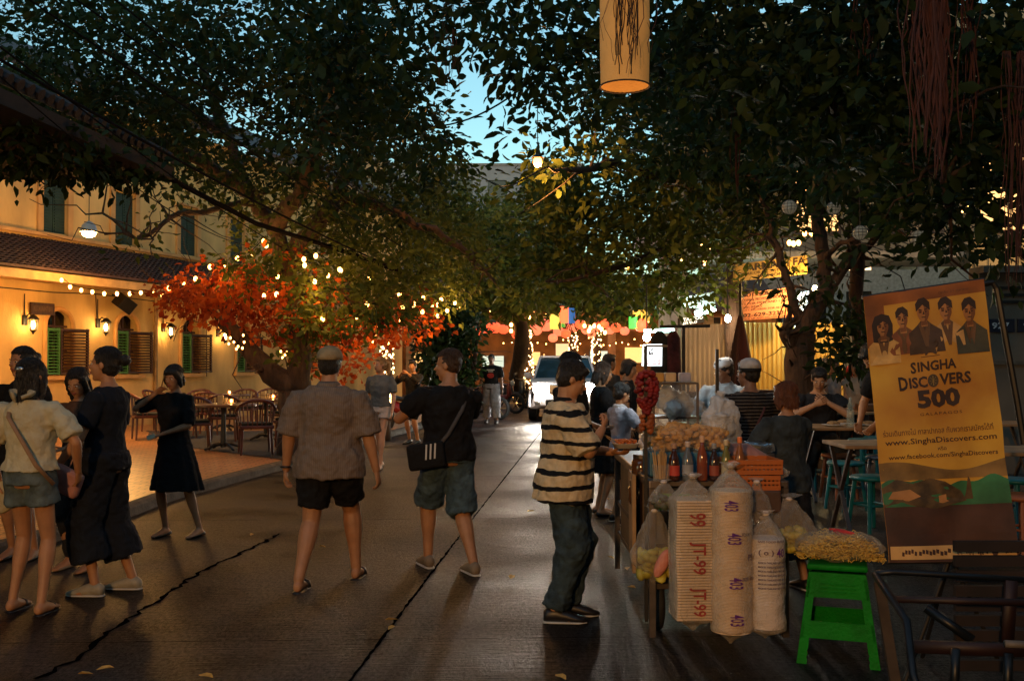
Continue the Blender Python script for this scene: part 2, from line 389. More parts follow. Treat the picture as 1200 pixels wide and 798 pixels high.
# arch heads, frames, shutters
for i, c in enumerate(W):
    fr = MB(); pts = [(c - WW - .03, -.02, 1.28), (c - WW - .03, -.02, 2.3)] + [(c - math.cos(PI * k / 10) * (WW + .03), -.02, 2.3 + math.sin(PI * k / 10) * .36) for k in range(1, 10)] + [(c + WW + .03, -.02, 2.3), (c + WW + .03, -.02, 1.28)]
    fr.tube(pts, .05, 6); w_ = fr.build('window', trim, bld)
    sp = MB()
    for k in (-1, 1):      # spandrels that close the square opening round the arch
        poly = [(c + k * WW, .0, 2.3)] + [(c + k * math.cos(PI * .5 * j / 6) * WW, 0, 2.3 + math.sin(PI * .5 * j / 6) * .32) for j in range(0, 7)] + [(c + k * WW, 0, 2.62)]
        sp.prism(poly, (0, .002, 0), (0, .1, 0))
    sp.build('spandrel', wallm, w_)
    gl = MB(); gl.box((c, .2, 1.96), (2 * WW, .02, 1.32)); gl.build('pane', mat('dark_glass', (.01, .008, .006), .15, .1, 3), w_)
    mu = MB(); mu.bar((c, .12, 1.3), (c, .12, 2.6), .04); mu.bar((c - WW, .12, 2.3), (c + WW, .12, 2.3), .04); mu.bar((c - WW, .12, 1.8), (c + WW, .12, 1.8), .03); mu.build('mullion', dwood, w_)
    si = MB(); si.box((c, -.06, 1.24), (WW * 2 + .3, .14, .08)); si.build('sill', trim, w_)
    # green leaf folded inside on the left half, dark leaf swung open to the right
    def leaf(x0, x1, y0, y1, m, nm):
        lf = MB(); a = Vector((x0, y0, 0)); b = Vector((x1, y1, 0))
        for z0_, z1_ in ((1.3, 1.36), (2.2, 2.26)): lf.bar(a + Vector((0, 0, (z0_ + z1_) / 2)), b + Vector((0, 0, (z0_ + z1_) / 2)), .06, .04)
        for t in (0, 1): p = a.lerp(b, .04 + .92 * t); lf.bar(p + Vector((0, 0, 1.3)), p + Vector((0, 0, 2.26)), .04, .05)
        for k in range(14): z = 1.39 + k * .062; lf.bar(a + Vector((0, -.005, z)), b + Vector((0, -.005, z)), .05, .012, up=Vector((0, -.5, 1)))
        lf.build(nm, m, bld)
    leaf(c - WW + .01, c - .04, -.03, -.06, green, 'shutter')
    leaf(c - .01, c + WW + .33, -.05, -.16, dwood, 'shutter')
for px, h in zip((62, 144, 219, 276), holesB):
    fr = MB(); x0, x1, z0, z1 = h
    for a, b in (((x0 - .07, -.02, z0 - .07), (x0 - .07, -.02, z1 + .07)), ((x1 + .07, -.02, z0 - .07), (x1 + .07, -.02, z1 + .07)), ((x0, -.02, z0 - .07), (x1, -.02, z0 - .07)), ((x0, -.02, z1 + .07), (x1, -.02, z1 + .07))): fr.bar(a, b, .14, .06)
    w_ = fr.build('window', trim, bld)
    for k in (0, 1):
        a = x0 + k * (x1 - x0) / 2; lf = MB(); lf.box(((2 * a + (x1 - x0) / 2) / 2, .06, (z0 + z1) / 2), ((x1 - x0) / 2 - .02, .03, z1 - z0))
        for j in range(18): lf.box(((2 * a + (x1 - x0) / 2) / 2, .035, z0 + .06 + j * .06), ((x1 - x0) / 2 - .08, .02, .03))
        lf.build('shutter', dgreen, w_)
# lean-to tile roof with its gutter beam
rt = mat('roof_tile', (.06, .028, .02), .75, .4, 9, .3, 50)
def tile_roof(name, x0, x1, ya, za, yb, zb, parent, rows=14, step=.16):
    q = MB(); nx = int((x1 - x0) / step); n = 5
    for r_ in range(rows):
        t0 = r_ / rows; t1 = (r_ + 1.12) / rows
        y0 = ya + (yb - ya) * t0; z0 = za + (zb - za) * t0; y1 = ya + (yb - ya) * t1; z1 = za + (zb - za) * t1
        vs = []; N = nx * n
        for i in range(N + 1):
            x = x0 + i * step / n; w_ = abs(math.sin(PI * i / n)) * .035
            vs += [(x, y0, z0 + w_ + .005), (x, y1, z1 + w_ + .04)]
            
        q.add(vs, [(2 * i, 2 * i + 1, 2 * i + 3, 2 * i + 2) for i in range(N)])
        q.add([(x0, y1, z1), (x1, y1, z1), (x1, y1, z1 + .05), (x0, y1, z1 + .05)], [(0, 1, 2, 3)])
    return q.build(name, rt, parent)
eav = -1.3
EZ = P(140, 338, 19).z + .18
tile_roof('lean_to_roof', -8, 13, -.02, 4.02, eav, EZ + .12, bld)
q = MB(); q.box((2.5, eav + .03, EZ), (21, .08, .16)); q.box((2.5, eav + .65, EZ + .02), (21, 1.2, .03)); q.box((2.5, -.03, 4.07), (21, .08, .08)); q.build('gutter_beam', mat('beam_ochre', (.5, .3, .1), .6, .2, 5), bld)
ledge = MB(); ledge.box((2.5, -.08, 4.12), (21, .12, .07)); ledge.build('ledge', trim, bld)
main = MB(); main.prism([(-8.4, -.7, 7.1), (17.4, -.7, 7.1), (17.4, 4.5, 9.6), (-8.4, 4.5, 9.6)], (0, 0, 0), (0, 0, .12)); main.build('roof', rt, bld)
q = MB(); c5 = FX(100)
q.tube([(FX(180), -.06, .1), (FX(180), -.06, 3.9)], .045, 8); q.build('drainpipe', mat('pipe_ochre', (.3, .18, .07), .6, .3, 6), bld)
q = MB(); q.tube([(-8, -.03, 3.02), (FX(60), -.04, 2.98), (FX(110), -.03, 3.03), (FX(200), -.04, 2.97), (FX(300), -.03, 3.02), (16, -.03, 3.0)], .012, 5); q.tube([(FX(110), -.03, 3.03), (FX(112), -.03, 2.4)], .01, 5); q.tube([(FX(240), -.03, 3.0), (FX(241), -.03, 1.2)], .01, 5); q.build('conduit', mat('conduit_dark', (.03, .02, .015), .7), bld)
# wall lanterns
WARM = (1, .48, .13)
gl_m = emit('lamp_glass_warm', (1, .62, .22), 40)
def wall_lantern(px, py, i):
    c = FX(px); z = FZ(px, py)
    t = empty('wall_lantern', F0 + fd * c + fn * .0 + Vector((0, 0, z)), FR, 'black carriage lantern glowing on the yellow wall, ' + ['left of all the arched windows', 'between the first and second arched windows', 'between the second and third arched windows', 'between the third and fourth arched windows'][i], 'wall lamp', 'wall lanterns between the windows')
    q = MB(); q.box((0, -.03, .08), (.1, .05, .2), bev=.01); q.tube([(0, -.04, .1), (0, -.12, .2), (0, -.22, .17)], .012, 6); q.tube([(0, -.02, .1), (0, -.02, .6)], .01, 6); q.build('bracket', black, t)
    q = MB()
    q.lathe((0, -.24, 0), [(.02, .19), (.05, .17), (.115, .10), (.11, .09)], 6); q.lathe((0, -.24, 0), [(.06, -.13), (.065, -.12), (.02, -.17), (.01, -.2)], 6)
    for k in range(6):
        a = 2 * PI * k / 6; q.bar((math.cos(a) * .06, -.24 + math.sin(a) * .06, -.12), (math.cos(a) * .1, -.24 + math.sin(a) * .1, .1), .008)
    q.build('cage', black, t)
    q = MB(); q.lathe((0, -.24, 0), [(.02, -.09), (.034, -.05), (.036, .02), (.02, .06)], 10); q.build('bulb', gl_m, t, True)
    point('bulb_light', (0, -.24, -.02), WL, WARM, .05, t)
for i, (px, py) in enumerate(((27, 380), (113, 383), (190, 388), (254, 394))): wall_lantern(px, py, i)
# pendant lamp below the eaves
t = empty('pendant_lamp', P(104, 272, 18.2), 0, 'grey shaded pendant lamp hanging lit before the upper windows', 'pendant lamp')
q = MB(); q.lathe((0, 0, 0), [(.02, .2), (.06, .18), (.12, .12), (.15, .02), (.155, 0)], 20, False); q.build('lamp_shade', mat('shade_grey', (.35, .36, .36), .4, .1, 5), t, True)
q = MB(); q.tube([(0, 0, .2), (0, 0, 1.6)], .008, 6); q.build('cord', black, t)
q = MB(); q.ell((0, 0, -.03), (.12, .12, .07)); q.build('bulb', emit('lamp_warm_hot', (1, .55, .14), 40), t, True)
point('bulb_light', (0, 0, -.12), 13, (1, .55, .2), .06, t)
# small wooden board and a black slanting awning sign on the wall
c = FX(46); t = thing_mesh(MB().box((0, -.06, 0), (.62, .05, .24), bev=.01), 'wooden_board', dwood, 'brown wooden board with faded lettering above the left arched window', 'sign board', loc=F0 + fd * c + Vector((0, 0, FZ(46, 362))), rz=FR)
q = MB(); put_text(q, 'RESTAURANT BAR', lambda u, v: Vector((u, -.088, v)), -.25, -.05, .25, .05); q.build('lettering', mat('letter_dim', (.16, .1, .05), .7), t)
t = empty('wall_speaker', F0 + fd * FX(130) + fn * .35 + Vector((0, 0, FZ(130, 356))), FR, 'black slanted box speaker hung on the yellow wall above the second window', 'speaker')
q = MB(); q.box((0, 0, 0), (.42, .26, .3), bev=.02, rot=Matrix.Rotation(R(24), 3, 'Y') @ Matrix.Rotation(R(30), 3, 'X')); q.build('cabinet', black, t); q = MB(); q.tube([(0, 0, .1), (0, .33, .2)], .02); q.build('bracket', black, t)
# ================================================================== NEAR ROOF (top left), a deep tiled eave over the kerb
ra = Vector((-4.72, 0.5, 3.66)); dirr = Vector((.082, 1, 0))
t = empty('eaves_roof', (-4.1, 8, 0), 0, 'dark tiled eaves of the nearer house jutting in at the upper left', 'roof')
q = MB(); e0 = Vector((0 - .62, -7.5, 3.62)); e1 = Vector((.26, 3.15, 3.62))
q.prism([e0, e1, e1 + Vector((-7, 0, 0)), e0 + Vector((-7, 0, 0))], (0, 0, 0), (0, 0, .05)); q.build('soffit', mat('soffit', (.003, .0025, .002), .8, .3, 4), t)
q = MB(); q.bar(e0 + Vector((.02, 0, .05)), e1 + Vector((.02, 0, .05)), .05, .13); q.bar(e1 + Vector((0, .02, .06)), e1 + Vector((-7, .02, .06)), .05, .14); q.build('fascia', mat('fascia_dark', (.012, .008, .006), .9), t)  # fascia boards in one very dark colour
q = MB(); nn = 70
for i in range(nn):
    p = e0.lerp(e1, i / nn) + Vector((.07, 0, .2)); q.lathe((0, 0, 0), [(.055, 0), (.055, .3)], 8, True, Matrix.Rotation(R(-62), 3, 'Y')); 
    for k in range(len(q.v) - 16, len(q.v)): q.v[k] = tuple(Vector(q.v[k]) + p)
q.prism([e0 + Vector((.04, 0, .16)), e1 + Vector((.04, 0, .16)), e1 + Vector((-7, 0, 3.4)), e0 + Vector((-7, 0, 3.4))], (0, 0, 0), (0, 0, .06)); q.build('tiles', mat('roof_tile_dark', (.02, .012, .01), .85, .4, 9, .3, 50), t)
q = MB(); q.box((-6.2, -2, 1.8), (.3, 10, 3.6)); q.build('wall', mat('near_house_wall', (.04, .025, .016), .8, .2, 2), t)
# ================================================================== FAR RESTAURANT at the end of the street
wo = mat('wood_orange', (.28, .11, .035), .55, .3, 5)
t = empty('corner_bar', (2.2, 42, 0), 0, 'open fronted wooden bar hung with round red lanterns at the street end', 'building')
q = MB(); q.box((.5, 6, 2), (16, .1, 4)); q.box((-7.5, 3, 2), (.1, 6, 4)); q.box((9, 3, 2), (.1, 6, 4)); q.build('back_wall', mat('bar_back', (.16, .07, .03), .8, .5, 1.5), t)
q = MB(); q.prism([(-8, -.8, 3.7), (9, -.8, 3.7), (9, 3, 5.4), (-8, 3, 5.4)], (0, 0, 0), (0, 0, .15)); q.prism([(-8, 3, 5.4), (9, 3, 5.4), (9, 7, 4), (-8, 7, 4)], (0, 0, 0), (0, 0, .15)); q.build('roof', mat('bar_roof', (.07, .035, .025), .8, .3, 3), t)
for x in (-6.5, -4.2, -1.9, .35, 2.0, 4.55, 6.8): q = MB(); q.box((x, 0, 1.9), (.32, .3, 3.8), bev=.02); q.build('pillar', wo, t)
q = MB(); q.box((.5, 0, 3.62), (16, .22, .3)); q.box((.5, .02, 2.95), (16, .1, .12)); q.build('beam', wo, t)
for x, w_ in ((-5.3, 1.6), (-.8, 1.4), (3.2, 1.6), (5.7, 1.4)):
    q = MB(); q.box((x, .5, .55), (w_, .5, 1.1)); q.build('counter', mat('bar_counter', (.2, .07, .03), .5, .3, 3), t)
rnd = random.Random(3)
for k in range(9):
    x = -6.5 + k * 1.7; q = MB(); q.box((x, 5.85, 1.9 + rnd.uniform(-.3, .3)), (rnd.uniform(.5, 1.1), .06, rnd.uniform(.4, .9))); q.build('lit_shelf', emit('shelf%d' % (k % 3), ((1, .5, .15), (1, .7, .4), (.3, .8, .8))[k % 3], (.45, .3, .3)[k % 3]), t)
for x in (-5.5, -1, 3.2, 6): point('warm_light', (x, 2.2, 2.9), 95, (1, .48, .13), .3, t)
point('warm_light', (2.2, -4, 4.2), 260, (1, .5, .15), .3, t)  # unseen light outside the bar front, added to brighten the foliage
# far pale block behind it and street-end houses
pale = mat('pale_block', (.24, .25, .30), .85, .1, .8)
def block(name, x, y, w, dp, h, m, label, nw=5, nf=4, rz=0, lit=0):
    t = empty(name, (x, y, 0), rz, label, 'building')
    xs = [(-w / 2) + (i + .5) * w / nw for i in range(nw)]; holes = []
    for f in range(nf):
        for c in xs: holes.append((c - w / nw * .28, c + w / nw * .28, 1 + f * (h - 1) / nf, 1 + f * (h - 1) / nf + (h / nf) * .55))
    q = wall_with_holes(-w / 2, w / 2, 0, h, holes, 0, .2); q.box((-w / 2, dp / 2, h / 2), (.1, dp, h)); q.box((w / 2, dp / 2, h / 2), (.1, dp, h)); q.box((0, .3, h / 2), (w, .05, h)) ; q.build('wall', m, t)
    rf = MB(); rf.box((0, dp / 2, h + .1), (w + .3, dp, .25)); rf.build('roof', mat('slab_roof', (.2, .19, .2), .9), t)
    for i, hh in enumerate(holes):
        g = MB(); g.box(((hh[0] + hh[1]) / 2, .18, (hh[2] + hh[3]) / 2), (hh[1] - hh[0], .03, hh[3] - hh[2])); gm = 'dark_glass'
        g.build('window', MATS[gm] if (i * 7) % 5 >= lit else emit('win_lit', (1, .6, .25), 1.2), t)
    return t
block('tower_block', -2.5, 78, 16, 10, 17, pale, 'pale concrete block showing between the trees at the end of the street', 6, 6)
block('apartment_building', -13, 66, 9, 8, 15, mat('block_tan', (.3, .2, .12), .85), 'tan apartment building behind the big left tree', 4, 5)
block('apartment_building', 15, 46, 12, 8, 13, mat('block_grey', (.2, .17, .14), .85), 'grey brown apartment building behind the right hand trees', 6, 5, R(-12), 1)

# unseen houses behind the viewer and to the right, added to close off the sky
block('unseen_shop_row', 0, -17, 30, 8, 9, mat('block_rear', (.22, .17, .12), .85), 'unseen shop houses added behind the viewpoint to close off the sky', 8, 3, 0, 0)
tag(MB().box((10.2, 0, 4.2), (1.2, 34, 8.4)).build('unseen_side_wall', mat('block_rear', (.22, .17, .12), .85)), 'unseen plain side wall added at the far right to close off the sky', 'building')
# ================================================================== TREES
nr = np.random.default_rng(5)
def leaf_mat(name, c1, c2, rough=.5, tr=.35):
    if name in MATS: return MATS[name]
    m = mat(name, c1, rough + .15, .3, 2.2, col2=c2, spec=.25)
    nt = m.node_tree; b = nt.nodes['Principled BSDF']; out = nt.nodes['Material Output']
    tl = nt.nodes.new('ShaderNodeBsdfTranslucent'); mx = nt.nodes.new('ShaderNodeMixShader'); mx.inputs[0].default_value = tr
    nt.links.new(nt.nodes['Color Ramp'].outputs[0], tl.inputs['Color']); nt.links.new(b.outputs[0], mx.inputs[1]); nt.links.new(tl.outputs[0], mx.inputs[2]); nt.links.new(mx.outputs[0], out.inputs['Surface'])
    return m
def leaves(name, centres, dirs, L, wr, m, parent, droop=.3):
    """one leaf blade (folded along its midrib) at each centre"""
    n = len(centres); 
    if n == 0: return
    C = np.asarray(centres, float); D = np.asarray(dirs, float); D[:, 2] -= droop; D /= np.linalg.norm(D, axis=1)[:, None] + 1e-9
    U = nr.normal(size=(n, 3)); U[:, 2] += .8; S = np.cross(D, U); S /= np.linalg.norm(S, axis=1)[:, None] + 1e-9; N = np.cross(S, D)
    Ls = (L * nr.uniform(.45, 1.45, n))[:, None]; Wd = Ls * wr
    v = np.stack([C, C + D * Ls * .35 + S * Wd * .5 + N * Wd * .18, C + D * Ls * .72 + S * Wd * .34 + N * Wd * .12, C + D * Ls - N * Ls * .08, C + D * Ls * .72 - S * Wd * .34 + N * Wd * .12, C + D * Ls * .35 - S * Wd * .5 + N * Wd * .18, C + D * Ls * .5], 1).reshape(-1, 3)
    me = bpy.data.meshes.new(name); me.vertices.add(n * 7); me.vertices.foreach_set('co', v.ravel())
    base = np.arange(n)[:, None] * 7; quads = np.concatenate([base + np.array([[0, 1, 2, 6]]), base + np.array([[6, 2, 3, 4]]), base + np.array([[0, 6, 4, 5]])], 1).reshape(-1)
    me.loops.add(n * 12); me.loops.foreach_set('vertex_index', quads.astype(np.int32)); me.polygons.add(n * 3)
    me.polygons.foreach_set('loop_start', (np.arange(n * 3) * 4).astype(np.int32)); me.polygons.foreach_set('loop_total', np.full(n * 3, 4, np.int32))
    me.update(); me.validate(); me.materials.append(m)
    o = bpy.data.objects.new(name, me); link(o, parent); reg(o, parent); return o
bark = mat('bark', (.075, .045, .028), .9, .45, 9, 1.0, 30, stretch=(1, 1, .25))
barkd = mat('bark_dark', (.035, .02, .014), .9, .45, 9, 1.0, 30, stretch=(1, 1, .25))
def wob(a, b, n, amp, rnd):
    a = Vector(a); b = Vector(b); pts = []
    for i in range(n + 1):
        t = i / n; p = a.lerp(b, t); k = math.sin(PI * t) * amp
        pts.append(p + Vector((rnd.uniform(-k, k), rnd.uniform(-k, k), rnd.uniform(-k, k))))
    return pts
def grow(limbs, seed, twigs=6, tw_len=1.0, m=None, parent=None, name='limb'):
    """limbs: list of (points, r0, r1). Adds side twigs. Returns tip points for leaves."""
    rnd = random.Random(seed); q = MB(); tips = []
    for pts, r0, r1 in limbs:
        pts = [Vector(p) for p in pts]; fine = []
        for a, b in zip(pts[:-1], pts[1:]): fine += wob(a, b, 4, (b - a).length * .06, rnd)[:-1]
        fine.append(pts[-1]); n = len(fine)
        q.tube(fine, [r0 + (r1 - r0) * i / (n - 1) + (r0 * .05 * rnd.uniform(-1, 1)) for i in range(n)], 10)
        for k in range(twigs):
            i = rnd.randrange(n // 3, n); p = fine[i]; d = Vector((rnd.gauss(0, 1), rnd.gauss(0, 1), rnd.gauss(.2, .7))).normalized(); L = tw_len * rnd.uniform(.5, 1.3)
            e = p + d * L; w_ = wob(p, e, 4, L * .12, rnd); q.tube(w_, [r1 * .7 + .006, .012, .009, .006, .004], 5)
            tips += w_[2:]
    return q, tips
def clump_points(clumps, per, skymask=None):
    """clumps: (centre, (rx,ry,rz), n); returns leaf points gathered in small sprays, denser at the shell"""
    C = []; D = []
    for c, r, n in clumps:
        ns = max(1, n // per)
        d = nr.normal(size=(ns, 3)); d /= np.linalg.norm(d, axis=1)[:, None]; rad = nr.uniform(.35, 1, (ns, 1)) ** .6
        sp = np.array(c) + d * rad * np.array(r)
        for s_ in sp:
            if skymask is not None and skymask(s_): continue
            o = nr.normal(size=(per, 3)) * np.array([.16, .16, .10]) * (1 if max(r) < 1.5 else 1.35)
            ax = nr.normal(size=3); C.append(s_ + o); D.append(o * 4 + ax * .5)
    if not C: return np.zeros((0, 3)), np.zeros((0, 3))
    return np.concatenate(C), np.concatenate(D)
def topx(p):
    """where a point shows in the photo, used only to keep the gaps of open sky measured there"""
    v = p[2] - CAMZ; cy = math.cos(PITCH) * p[1] + math.sin(PITCH) * v; cz = -math.sin(PITCH) * p[1] + math.cos(PITCH) * v
    return 600 + FPX * p[0] / cy, 399 - FPX * cz / cy
GAPS = [((508, 55), (26, 36), .9), ((552, 135), (40, 42), .95), ((590, 190), (30, 34), .85), ((632, 125), (22, 24), .7), ((575, 85), (24, 28), .85), ((475, 215), (28, 18), .5), ((15, 28), (26, 30), 1), ((190, 75), (50, 34), .45), ((110, 60), (50, 26), .4), ((320, 165), (36, 18), .5), ((745, 150), (26, 16), .7), ((400, 205), (36, 20), .45), ((565, 215), (34, 22), .8), ((250, 110), (30, 24), .5), ((602, 235), (26, 38), .8), ((545, 60), (30, 50), .6), ((590, 150), (30, 40), .7), ((580, 150), (56, 72), .6), ((520, 80), (40, 60), .55), ((150, 240), (60, 45), .7), ((230, 260), (40, 40), .6), ((60, 235), (60, 25), .8)]
def gap(p):
    x, y = topx(p)
    for (gx, gy), (rx, ry), k in GAPS:
        q = ((x - gx) / rx) ** 2 + ((y - gy) / ry) ** 2
        if q < 1 and nr.random() < k: return True
    return False
gdark = leaf_mat('leaf_dark', (.010, .024, .007), (.030, .058, .013))
gmid = leaf_mat('leaf_mid', (.035, .065, .010), (.13, .15, .022))
glit = leaf_mat('leaf_lamplit', (.10, .12, .02), (.22, .2, .03))  # warm lamplight on the leaves put into their colour
gred = leaf_mat('leaf_orange', (.26, .022, .008), (.60, .14, .02), .6, .45)
def cl(px, py, d, rpx, rpy, rd, n): 
    k = d / FPX; return (tuple(P(px, py, d)), (rpx * k, rd, rpy * k), n)
# ---- big leaning tree on the terrace, with string lights and orange leaves
B0 = P(350, 520, 15.6); B0.z = .1
t = empty('terrace_tree', B0, 0, 'big forked tree leaning on the terrace, hung with bulbs and orange leaves', 'tree')
o0 = t.location.copy()
def loc(ps): return [Vector(p) - o0 for p in ps]
D1 = 15.6
lim = [([B0, P(352, 490, D1), P(347, 455, D1)], .36, .28),
       ([P(345, 455, D1), P(318, 438, D1), P(292, 410, D1), P(270, 385, D1), P(255, 340, D1 + .5)], .21, .08),
       ([P(350, 458, D1), P(352, 420, D1), P(345, 370, D1), P(338, 320, D1), P(322, 270, D1), P(290, 220, D1), P(262, 150, D1), P(235, 60, D1)], .20, .06),
       ([P(335, 310, D1), P(372, 265, D1), P(400, 215, D1 + .5), P(440, 150, D1 + 1), P(470, 90, D1)], .17, .05),
       ([P(322, 272, D1), P(355, 215, D1 - 1), P(378, 150, D1 - 2), P(395, 70, D1 - 3)], .14, .05),
       ([P(290, 225, D1), P(240, 190, D1 - 1), P(170, 165, D1 - 1), P(90, 150, D1 - 2), P(10, 120, D1 - 2)], .12, .03),
       ([P(300, 240, D1), P(210, 250, D1 - 1.5), P(160, 280, D1 - 2), P(120, 250, D1 - 2)], .05, .015),
       ([P(400, 230, D1), P(470, 250, D1), P(540, 290, D1 + 1), P(580, 330, D1 + 2)], .09, .03),
       ([P(270, 390, D1), P(235, 350, D1), P(200, 335, D1)], .07, .02), ([P(345, 360, D1), P(390, 345, D1), P(440, 355, D1)], .07, .02),
       ([P(262, 160, D1), P(200, 110, D1), P(120, 60, D1), P(60, 10, D1)], .08, .02)]
q, tips = grow([(loc(a), b, c) for a, b, c in lim], 2, 16, 1.0)
q.build('trunk', bark, t, True)
tipc = [p + o0 for p in tips]
A_ = [cl(300, 130, 14.5, 190, 105, 2.4, 8600), cl(120, 90, 14.5, 150, 100, 2.2, 6000), cl(430, 170, 14.5, 110, 90, 2.0, 3800), cl(60, 165, 13, 110, 36, 1.5, 600), cl(230, 200, 14.5, 80, 36, 1.6, 300), cl(60, 130, 13, 90, 70, 1.4, 1300), cl(330, 40, 12, 170, 60, 2.0, 3600), cl(90, 30, 12, 120, 40, 1.6, 1500)]
C, D = clump_points(A_, 16, gap); leaves('crown', C - np.array(o0), D, .112, .5, gdark, t)
A_ = [cl(350, 260, 15.6, 90, 55, 1.5, 1500), cl(270, 235, 15.4, 50, 36, 1.2, 160), cl(440, 290, 16.5, 80, 65, 1.8, 2600), cl(400, 350, 15.3, 60, 45, 1.2, 1500), cl(310, 320, 14.9, 60, 28, .8, 700), cl(360, 400, 15.2, 40, 30, .7, 350), cl(450, 350, 16, 50, 40, 1, 900), cl(540, 250, 18, 60, 50, 2.0, 2000), cl(510, 310, 18, 70, 55, 2.0, 2600), cl(160, 270, 13.2, 45, 28, .5, 130), cl(500, 215, 18, 50, 30, 1.6, 900)]
C, D = clump_points(A_, 14, gap); leaves('lower_crown', C - np.array(o0), D, .11, .5, gmid, t)
A_ = [cl(245, 350, 15.0, 52, 30, .8, 760), cl(215, 342, 14.8, 32, 18, .5, 260), cl(335, 378, 15.8, 58, 26, .9, 640), cl(420, 388, 16.5, 56, 28, .9, 760), cl(480, 375, 17, 40, 30, .8, 500), cl(350, 325, 15.5, 60, 25, .8, 220), cl(400, 425, 17.6, 34, 28, .5, 300), cl(290, 335, 15, 50, 22, .6, 350)]
C, D = clump_points(A_, 12); leaves('orange_leaves', C - np.array(o0), D, .10, .75, gred, t, .5)
# ---- bushy shrub column beside it, nearer the street end
t = empty('shrub', G(535, 492), 0, 'tall dense dark shrub beside the parked motorbikes', 'shrub'); o0 = t.location.copy()
q, tips = grow([(loc([G(535, 492), P(538, 430, 25), P(535, 380, 25)]), .12, .04), (loc([G(545, 492), P(555, 440, 25), P(560, 380, 25)]), .1, .03)], 5, 10, .9); q.build('stem', barkd, t)
C, D = clump_points([cl(530, 430, 25, 24, 48, .8, 2200), cl(535, 385, 25, 32, 28, .9, 1300), cl(503, 400, 24, 16, 46, .6, 500)], 12); leaves('foliage', C - np.array(o0), D, .17, .5, gdark, t)
# ---- street trees in the middle distance
def street_tree(name, base, label, limbs, cls, m, seed, lsz, tr=barkd, tw=8, per=14):
    global o0
    t = empty(name, base, 0, label, 'tree'); o0 = t.location.copy()
    q, _ = grow([(loc(a), b, c) for a, b, c in limbs], seed, tw, 1.2); q.build('trunk', tr, t, True)
    for k, (cc, mm) in enumerate(cls):
        C, D = clump_points(cc, per, gap); leaves('crown', C - np.array(o0), D, lsz, .48, mm, t)
    return t
b = G(612, 476)
street_tree('street_tree', b, 'spreading tree over the far end of the street above the red lanterns', [([b, P(612, 400, 33), P(605, 330, 33), P(600, 250, 33)], .3, .12), ([P(608, 350, 33), P(560, 300, 32), P(520, 270, 31)], .14, .05), ([P(606, 330, 33), P(660, 290, 32), P(720, 260, 31)], .14, .05)],
            [([cl(560, 300, 30, 70, 55, 3, 3000), cl(610, 270, 30, 60, 60, 3, 2200), cl(640, 330, 31, 80, 35, 3, 2600), cl(560, 350, 31, 60, 25, 2.5, 1400), cl(720, 350, 31, 70, 22, 2, 1500)], gmid), ([cl(600, 240, 27, 50, 30, 2, 600), cl(520, 240, 27, 60, 30, 2, 500)], glit)], gmid, 3, .24)
b = P(862, 520, 18); b.z = .1
street_tree('street_tree', b, 'dark straight trunk beside the closed red umbrella with a wide green crown', [([b, P(860, 440, 18), P(857, 350, 18), P(856, 250, 18), P(860, 120, 18)], .19, .13), ([P(857, 260, 18), P(800, 210, 16), P(720, 190, 14), P(650, 200, 13)], .1, .03), ([P(857, 300, 18), P(790, 290, 17), P(700, 320, 16), P(640, 330, 16)], .08, .02), ([P(858, 230, 18), P(900, 180, 17), P(960, 150, 16)], .1, .03), ([P(857, 200, 18), P(780, 120, 15), P(700, 90, 13)], .09, .03)],
            [([cl(740, 290, 17, 100, 60, 2.4, 2600), cl(660, 270, 17, 60, 60, 2.2, 1600), cl(800, 230, 16, 90, 60, 2.2, 2400), cl(700, 205, 15, 90, 45, 2.0, 1700), cl(780, 340, 17, 70, 25, 1.8, 700), cl(870, 290, 17, 50, 50, 1.5, 700), cl(650, 330, 18, 70, 28, 1.8, 900)], gmid), ([cl(900, 140, 15, 110, 90, 2.5, 3800), cl(780, 120, 14, 110, 60, 2.2, 2600), cl(950, 220, 15, 80, 45, 1.5, 1000)], gdark)], gmid, 4, .145, tw=14)
b = P(938, 508, 14); b.z = .1
t = street_tree('pruned_tree', b, 'crooked trunk with a cut stub forking before the yellow corrugated fence', [([b, P(940, 460, 14), P(938, 410, 14), P(940, 392, 14)], .23, .19), ([P(932, 408, 14), P(922, 395, 13.9), P(919, 385, 13.8)], .11, .075), ([P(940, 395, 14), P(950, 370, 14), P(968, 345, 14), P(966, 300, 14), P(958, 250, 14), P(975, 180, 14)], .14, .07), ([P(942, 398, 14), P(928, 345, 14), P(915, 310, 14), P(900, 250, 14.4), P(880, 190, 14)], .075, .04), ([P(968, 345, 14), P(985, 320, 14), P(1008, 270, 14), P(1000, 200, 14)], .09, .05), ([P(966, 300, 14), P(1010, 275, 13), P(1060, 265, 12.5)], .04, .015)],
            [([cl(960, 330, 13.5, 60, 22, 1, 110), cl(1040, 290, 12.5, 60, 30, 1, 150), cl(910, 230, 14, 60, 40, 1.2, 600), cl(1040, 180, 13, 90, 70, 1.8, 2000), cl(985, 400, 13.2, 17, 42, .4, 420)], gdark)], gdark, 8, .14, bark, 9, 12)
b = P(1010, 500, 15); b.z = .1
t = street_tree('street_tree', b, 'dark trunk standing behind the left edge of the banner', [([b, P(1008, 400, 15), P(1004, 330, 15), P(1000, 270, 15), P(1012, 190, 15)], .14, .08), ([P(1002, 300, 15), P(1050, 240, 14), P(1110, 215, 13)], .06, .02)],
            [([cl(1080, 225, 12, 80, 38, 1.4, 380), cl(1140, 290, 11, 60, 22, .8, 130), cl(1100, 140, 11, 110, 90, 1.8, 2400)], gdark)], gdark, 9, .13, barkd, 8, 12)
